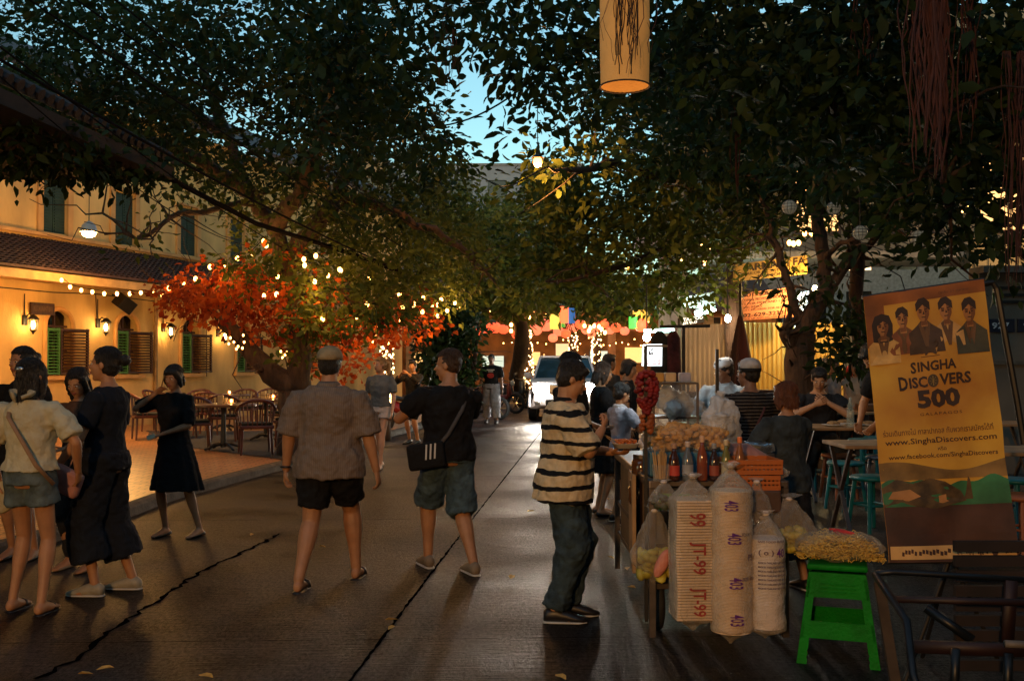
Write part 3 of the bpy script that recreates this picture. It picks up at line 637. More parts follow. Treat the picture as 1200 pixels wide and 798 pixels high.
# ---- banyan overhead: limbs from a trunk just off the right edge, dense dark leaves, hanging aerial roots
t = empty('banyan_tree', (5.6, 5.6, 0), 0, 'huge dark banyan with aerial roots and leafy limbs over the street', 'tree'); o0 = t.location.copy()
lim = [([(5.6, 5.6, 0), (5.5, 5.7, 2), (5.3, 5.8, 4.5)], .6, .42), ([(5.4, 5.8, 3.6), (4.3, 6, 4.6), (2.6, 6.2, 5.2), (.6, 6.4, 5.5), (-1.6, 6.6, 5.6), (-3.2, 7, 5.9)], .3, .06), ([(5.4, 5.8, 3.4), (4.4, 5, 4.3), (2.6, 4.4, 4.6), (1, 4.2, 4.8), (-.6, 4.3, 5)], .2, .04),
       ([(5.3, 5.8, 4.3), (4, 8, 5.2), (2.4, 9.4, 5.6), (.2, 9.8, 5.8), (-1.6, 10, 6)], .22, .05), ([P(1100, -20, 6), P(1104, 120, 6), P(1112, 240, 6.1)], .05, .03)]
q, tips = grow([(loc(a), b_2, c) for a, b_2, c in lim], 12, 14, .8); q.build('trunk', barkd, t, True)
A_ = [cl(1050, 60, 6.5, 190, 110, 1.4, 2600), cl(1130, 150, 6.2, 90, 120, 1.0, 1300), cl(930, 40, 7, 160, 80, 1.4, 2000), cl(960, 130, 8, 120, 70, 1.2, 900), cl(800, 30, 7, 90, 60, 1.2, 900), cl(640, 20, 7.5, 120, 60, 1.2, 1100), cl(660, 90, 8, 60, 45, .9, 420), cl(430, 25, 7.5, 120, 55, 1.2, 1100), cl(440, 90, 8.5, 80, 75, 1.0, 900), cl(420, 160, 9, 70, 40, .9, 420), cl(560, 40, 8.5, 60, 30, .8, 420), cl(600, 110, 8, 50, 50, .8, 240), cl(545, 180, 9, 60, 30, .7, 260), cl(500, 110, 8, 40, 60, .8, 380), cl(520, 190, 9, 60, 26, .6, 110), cl(620, 160, 9, 50, 40, .6, 130),
      cl(780, 100, 9, 80, 50, 1, 600), ((-1.5, -3, 6.6), (4.5, 4.5, 1.0), 4200), ((4.5, -1, 6.4), (4, 5, 1.0), 3600), ((-6, -5, 6.8), (4, 5, .9), 2400), ((0, 2.5, 6.4), (5, 2.2, .7), 1500), cl(1170, 260, 6, 40, 60, .6, 300), cl(830, 160, 9, 90, 60, 1, 600), cl(1000, 180, 9, 110, 60, 1, 500)]  # unseen clumps over and behind the viewer are added to block sky light
C, D = clump_points(A_, 10, gap); leaves('crown', C - np.array(o0), D, .105, .5, gdark, t)
rootm = mat('root_red', (.05, .014, .010), .8, .4, 12)
rnd = random.Random(21)
def root_bundle(px, d, y0, y1, n, spread, r=.004):
    q = MB()
    for _ in range(n):
        x = px + rnd.gauss(0, spread); pts = []; dd = d + rnd.uniform(-.15, .15); e = y1 - rnd.uniform(0, (y1 - y0) * .4); m_ = 9; ph = rnd.uniform(0, 6)
        for k in range(m_ + 1): pts.append(P(x + math.sin(k * .9 + ph) * spread * .35 + rnd.gauss(0, 1.2), y0 + (e - y0) * k / m_, dd) - o0)
        q.tube(pts, [r * .55 * rnd.uniform(.6, 1.5)] * m_ + [.0015], 5)
    return q
for a in ((1090, 5.2, -60, 215, 46, 13, .008), (1075, 5.4, -60, 120, 16, 10, .006), (1135, 5.4, -60, 170, 14, 9, .006), (1190, 5.4, 60, 345, 26, 8, .006), (527, 7.5, -40, 118, 14, 8, .004), (590, 8, -40, 110, 8, 8, .003), (740, 5.4, -40, 92, 9, 16, .0028), (866, 8, -20, 250, 7, 3, .009), (975, 7, 20, 165, 9, 6, .006), (1020, 6, -40, 90, 10, 7, .005), (625, 8, 20, 100, 6, 5, .003), (830, 7, -30, 60, 6, 6, .004)):
    root_bundle(*a).build('aerial_roots', rootm, t)
# vines under the near eaves
t = tag(leaves('hanging_vine', *(lambda CD: (CD[0], CD[1]))(clump_points([cl(60, 190, 10.8, 100, 16, .5, 380), cl(150, 200, 10.8, 45, 10, .3, 260), cl(20, 160, 10, 60, 25, .5, 400), cl(40, 172, 9.2, 70, 14, .8, 500), cl(120, 188, 10.3, 60, 9, .6, 260)], 10)), .11, .5, gdark, None), 'dark vine foliage trailing under the eaves before the upper windows', 'vine')
# small bare-twigged shrub in front of the upper windows is part of the big tree's low limb
# ================================================================== WIRES
wm = mat('cable_black', (.008, .007, .007), .95, spec=.05)
def wire(a, b, sag, r, label, grp='overhead cables crossing the street'):
    q = MB(); pts = []
    a = Vector(a); b = Vector(b)
    for k in range(17): t_ = k / 16; p = a.lerp(b, t_); p.z -= sag * 4 * t_ * (1 - t_); pts.append(p)
    q.tube(pts, r, 6); return thing_mesh(q, 'overhead_cable', wm, label, 'cable', grp)
w_ends = [((0, 55), 7, (420, 330), 22, .012), ((0, 70), 7, (560, 345), 24, .02), ((20, -10), 6, (600, 350), 26, .01), ((60, -20), 6, (620, 330), 28, .01), ((110, -20), 6, (560, 300), 26, .01), ((0, 90), 7.2, (300, 290), 18, .01), ((480, 145), 11, (670, 50), 8, .014), ((540, 240), 30, (700, 300), 34, .03), ((560, 205), 30, (690, 250), 34, .03)]
for i, (a, da, b, db, r) in enumerate(w_ends): wire(P(*a, da), P(*b, db), .25, r * .62, 'black cable sagging between the tree crowns above the street')
bundle = [P(190, 205, 11.5), P(300, 262, 13.5), P(420, 300, 16), P(520, 340, 19)]
q = MB(); q.tube(bundle, [.035, .035, .035, .03], 8); thing_mesh(q, 'cable_bundle', wm, 'thick black cable bundle running from the eaves to the tree', 'cable')
# ================================================================== STRING BULBS (each wire is one thing, its bulbs are parts)
bulbm = emit('bulb_glow', (1, .38, .08), 9)
bulb_me = MB().ell((0, 0, 0), (.028, .028, .036), 8, 6).mesh('bulb'); bulb_me.materials.append(bulbm); bulb_me.polygons.foreach_set('use_smooth', [True] * len(bulb_me.polygons))
def string_light(pts, label, sc=1.0, lamp=0):
    q = MB(); q.tube(pts, .006, 5); w = thing_mesh(q, 'string_light', wm, label, 'string lights', None)
    for p in pts:
        o = bpy.data.objects.new('bulb', bulb_me); o.location = Vector(p) - Vector((0, 0, .05)); o.scale = (sc, sc, sc); link(o, w)
    if lamp:
        m_ = pts[len(pts) // 2]; point('string_glow', (m_[0], m_[1], m_[2] - .2), lamp, WARM, .4, w)
    return w
def polyline(pix):
    return [P(a, b, d) for a, b, d in pix]
string_light(polyline([(72, 325, 17.7), (82, 333, 17.8), (95, 337, 17.9), (108, 339, 18), (122, 341, 18.1), (137, 341, 18.3), (152, 341, 18.4), (165, 340, 18.6), (180, 341, 18.8), (190, 343, 18.9), (203, 342, 19)]), 'row of warm bulbs under the gutter of the yellow building', 1.1, 120)
string_light(polyline([(198, 334, 15), (215, 327, 15), (229, 323, 15), (246, 309, 15), (262, 307, 15), (278, 299, 15), (295, 294, 15), (309, 279, 15), (312, 284, 15)]), 'warm bulbs climbing through the left branches of the leaning tree', 1.1, 35)
string_light(polyline([(309, 343, 14.8), (324, 341, 14.8), (325, 320, 14.8), (357, 307, 14.8), (369, 326, 14.8), (384, 319, 14.8), (398, 312, 14.8), (370, 296, 14.8), (356, 300, 14.8)]), 'loose warm bulbs around the middle of the leaning tree', 1.1, 30)
string_light(polyline([(378, 370, 15), (399, 313, 15), (433, 323, 15.5), (430, 353, 15.5), (457, 344, 16), (468, 341, 16), (496, 346, 17), (486, 352, 17), (517, 348, 18), (512, 354, 18), (506, 356, 18), (472, 356, 16.5), (485, 358, 17), (495, 362, 17), (513, 367, 18), (524, 361, 18.5), (533, 352, 19), (537, 357, 19)]), 'long string of warm bulbs in the green boughs right of the leaning tree', 1.15, 60)
string_light(polyline([(443, 379, 16.5), (440, 389, 16.5), (447, 386, 16.5), (437, 397, 16.5), (432, 364, 16.5), (418, 370, 16.5), (468, 372, 16.8), (455, 399, 16.8), (410, 403, 17), (422, 398, 17), (416, 406, 17)]), 'tangle of tiny bulbs in the orange leaves above the blond woman', .6, 25)
string_light(polyline([(270, 392, 14.9), (274, 397, 14.9), (279, 402, 14.9), (284, 404, 14.9), (286, 397, 14.9), (285, 389, 14.9), (277, 405, 14.9), (268, 399, 14.9)]), 'tiny bulbs wound on the forked trunk at its left limb', .55)
string_light(polyline([(329, 408, 15.1), (334, 412, 15.1), (331, 415, 15.1), (336, 409, 15.1)]), 'four tiny bulbs on the forked trunk at its right limb', .55)
# wrapped palm trunks with bulb clusters at the street end
tinym = emit('tiny_glow', (1, .55, .2), 5)
def wrapped(pxb, pxt, d, n, label, r=.16, fan=True):
    a = Vector(pxb) if len(pxb) == 3 else None
    b0 = P(pxb[0], pxb[1], d); b0.z = 0; top_ = P(*pxt, d)
    t = empty('wrapped_palm', b0, 0, label, 'palm tree', 'palm trunks wound with fairy lights'); o0 = b0.copy()
    q = MB(); q.tube(wob(Vector((0, 0, 0)), top_ - o0, 6, .06, random.Random(1)), [r * 1.1, r, r * .95, r * .9, r * .9, r * .85, r * .8], 10); q.build('trunk', bark, t, True)
    q = MB(); rd = random.Random(int(pxb[0]))
    for k in range(n):
        f = rd.random(); c = Vector((0, 0, 0)).lerp(top_ - o0, .25 + .75 * f); a_ = rd.uniform(0, 6.28); q.ell(c + Vector((math.cos(a_), math.sin(a_), 0)) * r * 1.08, .026, 6, 4)
    q2 = q.build('fairy_light', tinym, t); q2['kind'] = 'stuff'
    if fan:
        C = []; D = []
        for k in range(13):
            a_ = rd.uniform(0, 6.28)
            for j in range(14): C.append(tuple(top_ - o0 + Vector((math.cos(a_) * j * .085, math.sin(a_) * j * .085, .5 * math.sin(j / 14 * 2.6) )))); D.append((math.cos(a_) + rd.uniform(-.6, .6), math.sin(a_) + rd.uniform(-.6, .6), -.4))
        leaves('crown', C, D, .34, .2, gmid, t)
    return t
wrapped((623, 470), (616, 384), 34, 150, 'palm trunk wound with fairy lights, left of the parked white car')
wrapped((672, 470), (671, 388), 36, 120, 'palm trunk wound with fairy lights, directly above the windscreen of the white car')
wrapped((699, 470), (699, 388), 36, 120, 'palm trunk wound with fairy lights, above the rear of the white car')
wrapped((451, 510), (454, 403), 20, 130, 'short trunk wound with fairy lights beside the blond woman', .12, False)
for pts, lb in (([(599, 379), (599, 386), (605, 375), (611, 377), (620, 370), (616, 389), (608, 373)], 'cluster of round bulbs at the top of the left palm trunk'), ([(685, 380), (692, 382), (696, 380), (705, 384), (709, 388), (702, 381), (690, 386)], 'cluster of round bulbs hung among the red lanterns'), ([(826, 305), (831, 290), (735, 310), (800, 302), (823, 282)], 'bulbs glowing through the leaves before the pink sign')):
    string_light([P(a, b, 33 if lb.startswith('cl') else 19) for a, b in pts], lb, 2.0 if lb.startswith('cl') else 1.5, 60 if lb.startswith('cl') else 30)
# orange bulb hung high over the street
t = empty('hanging_bulb', P(630, 190, 13), 0, 'single orange glowing bulb hung high over the middle of the street', 'lamp')
q = MB(); q.ell((0, 0, 0), (.06, .06, .07)); q.build('bulb', emit('bulb_orange', (1, .26, .04), 7), t, True); q = MB(); q.tube([(0, 0, .06), (0, 0, 1.4)], .006); q.lathe((0, 0, .05), [(.09, 0), (.03, .05), (.02, .08)], 12); q.build('cord', black, t)
point('bulb_light', (0, 0, -.15), 80, (1, .42, .1), .06, t)
# ---- round red lanterns and paper lanterns
def ribbed(q, c, r, h, n=18, ribs=12):
    prof = []
    for k in range(ribs * 2 + 1):
        th = PI * (.08 + .84 * k / (ribs * 2)); prof.append((r * math.sin(th) * (1 if k % 2 else .965), -h * math.cos(th)))
    q.lathe(c, prof, n)
redl = emit('lantern_red', (1, .10, .03), .75, (.7, .1, .05)); pinkl = emit('lantern_pink', (1, .16, .07), .75, (.7, .2, .15))
LP_ = [(569, 384, .24, 'leftmost red lantern, hung at the dark end of the row'), (580, 384, .24, 'red lantern just right of the leftmost one'), (590, 386, .2, 'third red lantern from the left, partly behind leaves'), (627, 386, .27, 'round pink lantern beside the top of the left wrapped palm'), (640, 381, .27, 'highest round lantern, left of the paper lantern trio'), (655, 388, .22, 'flat pink lantern under the paper lantern trio'), (671, 384, .22, 'round lantern above the windscreen of the white car'), (688, 386, .22, 'lantern beside the bulb cluster of the bar'), (700, 384, .22, 'lantern on top of the right wrapped palm'), (714, 386, .22, 'rightmost round pink lantern by the orange pillar')]
for px, py, r, lb in LP_:
    t = empty('round_lantern', P(px, py, 36), 0, lb, 'lantern', 'round red lanterns hung across the bar front')
    q = MB(); ribbed(q, (0, 0, 0), r, r * .85); q.build('shade', redl if px < 600 else pinkl, t, True); q = MB(); q.tube([(0, 0, r * .8), (0, 0, r + .5)], .01); q.lathe((0, 0, 0), [(r * .3, r * .78), (r * .3, r * .92)], 12); q.lathe((0, 0, 0), [(r * .3, -r * .92), (r * .3, -r * .78)], 12); q.build('cord', black, t)
def paper(px, py, d, r, h, col, lb, s=1.2, grp='coloured paper tube lanterns'):
    t = empty('paper_lantern', P(px, py, d), 0, lb, 'lantern', grp)
    q = MB(); q.lathe((0, 0, 0), [(r, -h), (r * 1.02, -h * .5), (r * 1.02, h * .5), (r, h)], 14, False); q.build('shade', emit('paper_%.2f_%.2f' % (col[0], col[2]), col, s, tuple(c * .8 for c in col)), t, True)
    q = MB(); q.tube([(0, 0, h), (0, 0, h + .6)], .01); q.bar((-r, 0, h), (r, 0, h), .015); q.build('cord', black, t)
paper(651, 377, 30, .17, .22, (.9, .55, .08), 'yellow paper tube lantern, left of the red one', .7); paper(656.5, 374, 31, .15, .25, (.12, .5, .06), 'green paper tube lantern between the yellow and the red one', .35)
paper(661, 369, 29, .13, .24, (1, .10, .03), 'bright red paper tube lantern, highest of the trio', 1.5); paper(668, 370, 30.2, .15, .23, (.05, .18, .5), 'blue paper tube lantern right of the red one', .3)
paper(743, 378, 22, .11, .13, (.1, .9, .08), 'small green paper lantern beside the round red one', .8); paper(747, 370, 22.4, .1, .12, (1, .5, .06), 'small orange paper lantern above the green one', 1); paper(757, 370, 22.5, .09, .13, (.6, .35, .05), 'small dull yellow paper lantern right of the orange one', .5)
t = empty('round_lantern', P(751, 381, 22), 0, 'red round lantern hung beside the small green paper lantern', 'lantern'); q = MB(); ribbed(q, (0, 0, 0), .15, .15); q.build('shade', emit('lantern_red2', (1, .1, .03), 1.6, (.6, .06, .03)), t, True); q = MB(); q.tube([(0, 0, .1), (0, 0, .7)], .008); q.build('cord', black, t)
# the big cylinder lantern near the camera and the unseen warm key lamp added behind the viewer
shade_m = mat('lantern_cloth', (.62, .36, .12), .8, .12, 6, .2, 90, emis=(1, .42, .08), estr=LANT)
def big_lantern(p, lb, w, grp='big cloth tube lanterns hung in the banyan'):
    t = empty('tube_lantern', p, 0, lb, 'lantern', grp)
    q = MB(); q.lathe((0, 0, 0), [(.136, -.3), (.14, -.1), (.141, .1), (.138, .36)], 36, False); q.build('shade', shade_m, t, True)
    q = MB()
    for z in (-.3, .36): q.tube([(math.cos(a) * .139, math.sin(a) * .139, z) for a in [2 * PI * k / 30 for k in range(31)]], .005, 6)
    q.tube([(-.139, 0, .36), (0, 0, .4), (.139, 0, .36)], .005, 5); q.tube([(0, 0, .4), (0, 0, 1.3)], .008, 6); q.build('hoop', barkd, t)
    q = MB(); q.ell((0, 0, .05), (.035, .035, .05)); q.build('bulb', emit('bulb_in_lantern', (1, .6, .25), 1.5), t, True)
    q = MB(); rd = random.Random(int(p[0] * 100))
    for c0 in (-1.95, -1.25, -1.7):
        for k in range(8):
            pts = []; a0 = c0 + rd.gauss(0, .1)
            for j in range(14): a0 += rd.gauss(0, .035); pts.append((math.cos(a0) * .147, math.sin(a0) * .147, .42 - j * .053))
            q.tube(pts[:rd.randint(8, 14)], .0016 + .0012 * rd.random(), 4)
    q.build('clinging_root', barkd, t)
    point('lantern_light', (0, 0, -.62), w, (1, .50, .17), .12, t)
    return t
big_lantern(P(732, 40, 5.6), 'big amber cloth tube lantern with dark roots clinging to it, near the top', 4)
t = empty('keylight', (-1.9, -4.6, 0), 0, 'warm floodlight on a pole, unseen and added behind the viewpoint, on the left', 'lamp')
q = MB(); q.tube([(0, 0, 0), (0, 0, 2.9)], .03, 8); q.build('pole', black, t, True)
q = MB(); q.box((0, .04, 2.9), (.26, .10, .2), bev=.02); q.build('housing', black, t); q = MB(); q.box((0, .094, 2.9), (.22, .006, .16)); q.build('lens', emit('key_lens', (1, .6, .25), 8), t)
fl = bpy.data.lights.new('key_beam', 'SPOT'); fl.energy = KEYW; fl.color = (1, .50, .17); fl.spot_size = R(88); fl.spot_blend = .9; fl.shadow_soft_size = .14  # unseen lamp added for the warm light on people's backs
fo_ = bpy.data.objects.new('key_beam', fl); COL.objects.link(fo_); fo_.parent = t; fo_.location = (0, .16, 2.9); fo_.rotation_euler = (Vector((1.9, 12.5, -2.35)).to_track_quat('-Z', 'Y')).to_euler()
# glass globe lanterns in wire cages
gm = mat('globe_glass', (.16, .14, .10), .25, .1, 5, spec=.6, emis=(1, .8, .5), estr=.03)
for px, py, d, r, lb in ((828, 66, 8, .10, 'caged globe lantern high up, right of the tube lantern'), (1003, 201, 10, .06, 'topmost of the glass globes right of the crooked trunk'), (977, 244, 10, .07, 'double glass globe beside the crooked tree limb'), (1008, 273, 10.5, .08, 'flattened glass globe below the topmost one'), (925, 243, 12, .09, 'pale glass globe hung left of the crooked limb'), (1077, 280, 11, .10, 'glass globe above the left top corner of the banner'), (885, 155, 9, .05, 'tiny amber glass globe high in the dark crown')):
    t = empty('globe_lantern', P(px, py, d), 0, lb, 'lantern', 'caged glass globe lanterns in the trees')
    q = MB(); q.ell((0, 0, 0), (r, r, r * .95), 16, 12); q.build('globe', gm, t, True)
    q = MB()
    for k in range(6):
        a = PI * k / 6; q.tube([(math.cos(a) * r * 1.04 * math.sin(b), math.sin(a) * r * 1.04 * math.sin(b), r * math.cos(b)) for b in [2 * PI * j / 20 for j in range(21)]], .0025, 4)
    for z in (-.4, 0, .4): rr = r * 1.04 * math.sqrt(1 - z * z); q.tube([(math.cos(b) * rr, math.sin(b) * rr, r * z) for b in [2 * PI * j / 20 for j in range(21)]], .0025, 4)
    q.tube([(0, 0, r), (0, 0, r + 1.2)], .005, 5); q.build('cage', black, t)
# ================================================================== CAR
def suv(loc_, rz, label):
    t = empty('suv', loc_, rz, label, 'car')           # faces -y
    paint = mat('car_white', (.78, .70, .68), .28, .05, 3, coat=.6); gls = mat('car_glass', (.02, .05, .07), .06, .1, 3, spec=1); blk = mat('car_black', (.01, .01, .01), .5); chrome = mat('chrome', (.6, .6, .6), .15, .1, metal=1)
    prof = [(-2.30, .42), (-2.32, .72), (-2.22, .98), (-1.9, 1.06), (-1.0, 1.12), (-.9, 1.14), (2.2, 1.14), (2.3, 1.0), (2.32, .5), (2.1, .35), (-2.1, .33)]
    n = 9; q = MB(); rows = []
    for i, (y, z) in enumerate(prof):
        w_ = .93 if abs(y) < 2.15 else .80
        if y < -1.9 and z > .9: w_ = .84
        rows.append([(-w_, y + (.18 if y < 0 else -.1) * (abs(y) > 2), z), (-w_ * .8, y, z + (.02 if z > .9 else 0)), (0, y - (.06 if y < -2 else 0), z + (.035 if z > .9 else 0)), (w_ * .8, y, z + (.02 if z > .9 else 0)), (w_, y + (.18 if y < 0 else -.1) * (abs(y) > 2), z)])
    vs = [p for r in rows for p in r]; m_ = len(prof)
    q.add(vs, [(i * 5 + k, i * 5 + k + 1, ((i + 1) % m_) * 5 + k + 1, ((i + 1) % m_) * 5 + k) for i in range(m_) for k in range(4)] + [tuple(i * 5 for i in range(m_)), tuple(i * 5 + 4 for i in range(m_))[::-1]])
    for k in (-1, 1):        # flared wheel arches
        for y in (-1.42, 1.38): q.tube([(k * .93, y + math.cos(a) * .44, .36 + math.sin(a) * .44) for a in [PI * j / 10 for j in range(11)]], .045, 6)
    body = q.build('body', paint, t, True); md = body.modifiers.new('b', 'BEVEL'); md.width = .05; md.segments = 3; md.limit_method = 'ANGLE'; md.angle_limit = R(35)
    q = MB(); gp = [(-1.15, 1.12, .84), (-.45, 1.68, .68), (1.7, 1.70, .68), (2.15, 1.12, .82)]
    vs = [(k * w_, y, z) for y, z, w_ in gp for k in (-1, 1)]; q.add(vs, [(0, 1, 3, 2), (2, 3, 5, 4), (4, 5, 7, 6), (0, 2, 4, 6), (1, 7, 5, 3), (0, 6, 7, 1)]); q.build('windows', gls, t).name = 'glasshouse'
    q = MB(); q.box((0, .62, 1.715), (1.36, 2.25, .06), bev=.025)
    for k in (-1, 1):
        q.bar((k * .83, -1.12, 1.13), (k * .68, -.45, 1.70), .06, .05); q.bar((k * .69, .35, 1.69), (k * .83, .40, 1.13), .07, .03); q.bar((k * .82, 2.12, 1.13), (k * .69, 1.68, 1.69), .10, .06); q.bar((k * .69, 1.2, 1.69), (k * .83, 1.25, 1.13), .07, .03)
    q.build('roof', paint, t)
    q = MB()
    for k in (-1, 1): q.tube([(k * .6, -.2, 1.74), (k * .6, -.1, 1.79), (k * .6, 1.4, 1.79), (k * .6, 1.5, 1.74)], .018)
    q.build('roof_rail', chrome, t)
    for k in (-1, 1): q = MB(); q.box((k * 1.03, -.72, 1.2), (.2, .12, .16), bev=.04); q.bar((k * .88, -.7, 1.16), (k * 1.0, -.7, 1.18), .04); q.build('wing_mirror', paint, t, True)
    q = MB(); q.box((0, -2.36, .86), (.8, .06, .24), bev=.02)
    for z in (.8, .86, .92): q.box((0, -2.40, z), (.76, .03, .022))
    q.build('grille', chrome, t); q = MB(); q.box((0, -2.36, .5), (1.0, .08, .18), bev=.02); q.build('lower_grille', blk, t); q = MB(); q.box((0, -2.42, .63), (.44, .015, .12)); q.build('number_plate', mat('plate_white', (.7, .7, .7), .5), t)
    for k in (-1, 1):
        q = MB(); q.ell((k * .66, -2.31, .88), (.17, .13, .12), 14, 10); hl = q.build('headlight', emit('headlamp_white', (1, .93, .82), HEADE), t, True)
        q = MB(); q.ell((k * .72, -2.30, .52), (.08, .05, .08)); q.build('fog_lamp', mat('fog_lens', (.5, .45, .4), .2), t, True)
        sp = bpy.data.lights.new('headlight_beam', 'SPOT'); sp.energy = HEADW; sp.color = (1, .84, .66); sp.spot_size = R(100); sp.spot_blend = .8; sp.shadow_soft_size = .07
        so = bpy.data.objects.new('headlight_beam', sp); COL.objects.link(so); so.parent = t; so.location = (k * .66, -2.46, .88); so.rotation_euler = (R(86), 0, PI)
        for y in (-1.42, 1.38):
            q = MB(); q.lathe((0, 0, 0), [(.20, -.1), (.33, -.11), (.365, -.07), (.365, .07), (.33, .11), (.20, .1)], 24, True, Matrix.Rotation(R(90), 3, 'Y')); w_ = q.build('wheel', blk, t, True, loc=(k * .86, y, .365))
            q = MB(); 
            for j in range(6): a = 2 * PI * j / 6; q.bar((k * .115, 0, 0), (k * .11, math.cos(a) * .2, math.sin(a) * .2), .06, .02)
            q.build('rim', chrome, w_)
    return t
cl_ = P(660, 440, 28.5)
suv((1.5, 28.4, 0), R(-3), 'white four wheel drive with bright headlights coming up the street')
# ================================================================== MOTORBIKES
def motorbike(loc_, rz, label, col):
    t = empty('motorbike', loc_, rz, label, 'motorbike', 'motorbikes parked along the left kerb')
    pm = mat('bike_' + str(col), col, .3, .1); tyre = mat('tyre', (.012, .012, .012), .8, .2, 20); chrome = MATS['chrome']
    for y in (-.62, .62):
        q = MB(); q.tube([(0, y + math.cos(a) * .27, .31 + math.sin(a) * .27) for a in [2 * PI * k / 24 for k in range(25)]], .05, 8, False); w_ = q.build('wheel', tyre, t, True)
        q = MB(); q.lathe((0, y, .31), [(.04, -.05), (.04, .05)], 10, True, Matrix.Rotation(R(90), 3, 'Y'))
        for k in range(6): a = 2 * PI * k / 6; q.bar((0, y, .31), (0, y + math.cos(a) * .23, .31 + math.sin(a) * .23), .025)
        q.build('rim', chrome, w_)
    q = MB(); q.rings([((0, -.50, .62), .03, .05), ((0, -.25, .66), .11, .1), ((0, 0, .62), .13, .12), ((0, .3, .66), .12, .1), ((0, .72, .72), .06, .05)] , 12) if False else None
    q = MB(); q.tube([(0, -.38, .55), (0, -.2, .45), (0, .1, .5), (0, .45, .66), (0, .78, .76)], [.05, .1, .13, .12, .04], 12, asp=1.0); q.box((0, -.42, .72), (.3, .1, .42), bev=.04); q.build('body', pm, t, True)
    q = MB(); q.tube([(0, -.1, .78), (0, .15, .75), (0, .5, .82), (0, .7, .84)], [.05, .1, .11, .06], 10, asp=.5); q.build('seat', black, t, True)
    q = MB(); q.tube([(-.34, -.34, 1.02), (-.14, -.42, .98), (.14, -.42, .98), (.34, -.34, 1.02)], .016); q.tube([(0, -.42, .98), (0, -.62, .31)], .03); q.build('handlebar', black, t)
    q = MB(); q.ell((0, -.5, .93), (.09, .07, .08)); q.build('headlight', mat('lens', (.5, .5, .45), .1), t, True)
    q = MB(); q.tube([(.13, -.05, .3), (.15, .4, .3), (.15, .8, .42)], [.03, .045, .05]); q.build('exhaust', chrome, t, True)
    for k in (-1, 1): q = MB(); q.tube([(k * .28, -.36, 1.02), (k * .34, -.38, 1.16)], .006); q.ell((k * .35, -.38, 1.19), (.06, .02, .04)); q.build('mirror', black, t)
for px, py, rz, lb, c in ((560, 491, 70, 'scooter nearest the camera, its wheel behind the man in light trousers', (.02, .02, .025)), (584, 484, 60, 'scooter second from the camera in the kerb row', (.18, .02, .015)), (600, 478, 58, 'scooter at the right of the row nearest the white car', (.02, .03, .05)), (478, 508, 75, 'red scooter parked behind the man with the shoulder bag', (.2, .015, .01)), (592, 476, 60, 'dark scooter at the back of the kerb row', (.03, .03, .03))):
    g = G(px, py); motorbike((g.x, g.y, 0), R(rz), lb, c)
# ================================================================== TERRACE FURNITURE
cwood = mat('chair_maroon', (.10, .025, .015), .35, .3, 10, spec=.6)
def armchair(label, grp='dark armchairs on the terrace'):
    t = empty('armchair', (0, 0, 0), 0, label, 'chair', grp)    # faces +y
    q = MB(); q.box((0, 0, .43), (.52, .5, .05), bev=.015); q.build('seat', cwood, t)
    q = MB(); q.box((0, .01, .475), (.46, .44, .05), bev=.02); q.build('cushion', mat('cushion_dark', (.02, .025, .022), .9), t)
    arc = [(math.cos(a) * .30, -.02 + math.sin(a) * .27, .68 + .17 * max(0, -math.sin(a))) for a in [R(10) - R(200) * k / 14 for k in range(15)]]
    q = MB(); q.tube(arc, .024, 7); q.build('backrest', cwood, t, True)
    q = MB()
    for k in range(11):
        a = R(-8) - R(164) * k / 10; q.tube([(math.cos(a) * .25, math.sin(a) * .24, .44), (math.cos(a) * .29, -.02 + math.sin(a) * .26, .68 + .17 * max(0, -math.sin(a)))], .011, 5)
    q.build('spindles', cwood, t).name = 'spindle_back'
    for x in (-.22, .22):
        for y in (-.2, .2): q = MB(); q.tube([(x, y, .42), (x * 1.08, y * 1.08, 0)], [.024, .018], 6); q.build('leg', cwood, t)
    return t
def table(label, r=.56, h=.76):
    t = empty('round_table', (0, 0, 0), 0, label, 'table', 'pedestal tables on the terrace')
    q = MB(); q.lathe((0, 0, h - .04), [(r - .02, 0), (r, .01), (r, .03), (r - .01, .04)], 32); q.build('tabletop', mat('table_wood', (.16, .075, .03), .3, .3, 5, spec=.6), t)
    q = MB(); q.lathe((0, 0, 0), [(.05, .05), (.045, .3), (.035, .6), (.06, .71)], 12); q.build('pedestal', black, t)
    q = MB()
    for k in range(4): a = PI / 4 + PI / 2 * k; q.tube([(0, 0, .1), (math.cos(a) * .15, math.sin(a) * .15, .1), (math.cos(a) * .33, math.sin(a) * .33, .02)], [.03, .028, .018], 6)
    q.build('foot', black, t)
    return t
tb0 = table('round table nearest the road with menu stand and candle'); ch0 = armchair('armchair facing away from the road beside the nearest round table')
tabs = [(262, 470, 16.4, 'round table nearest the road with menu stand and candle'), (312, 463, 18.6, 'round table second from the road, left of the forked trunk'), (262, 458, 21.2, 'round table in the middle of the far row'), (342, 457, 21.8, 'round table nearest the trunk in the far row')]
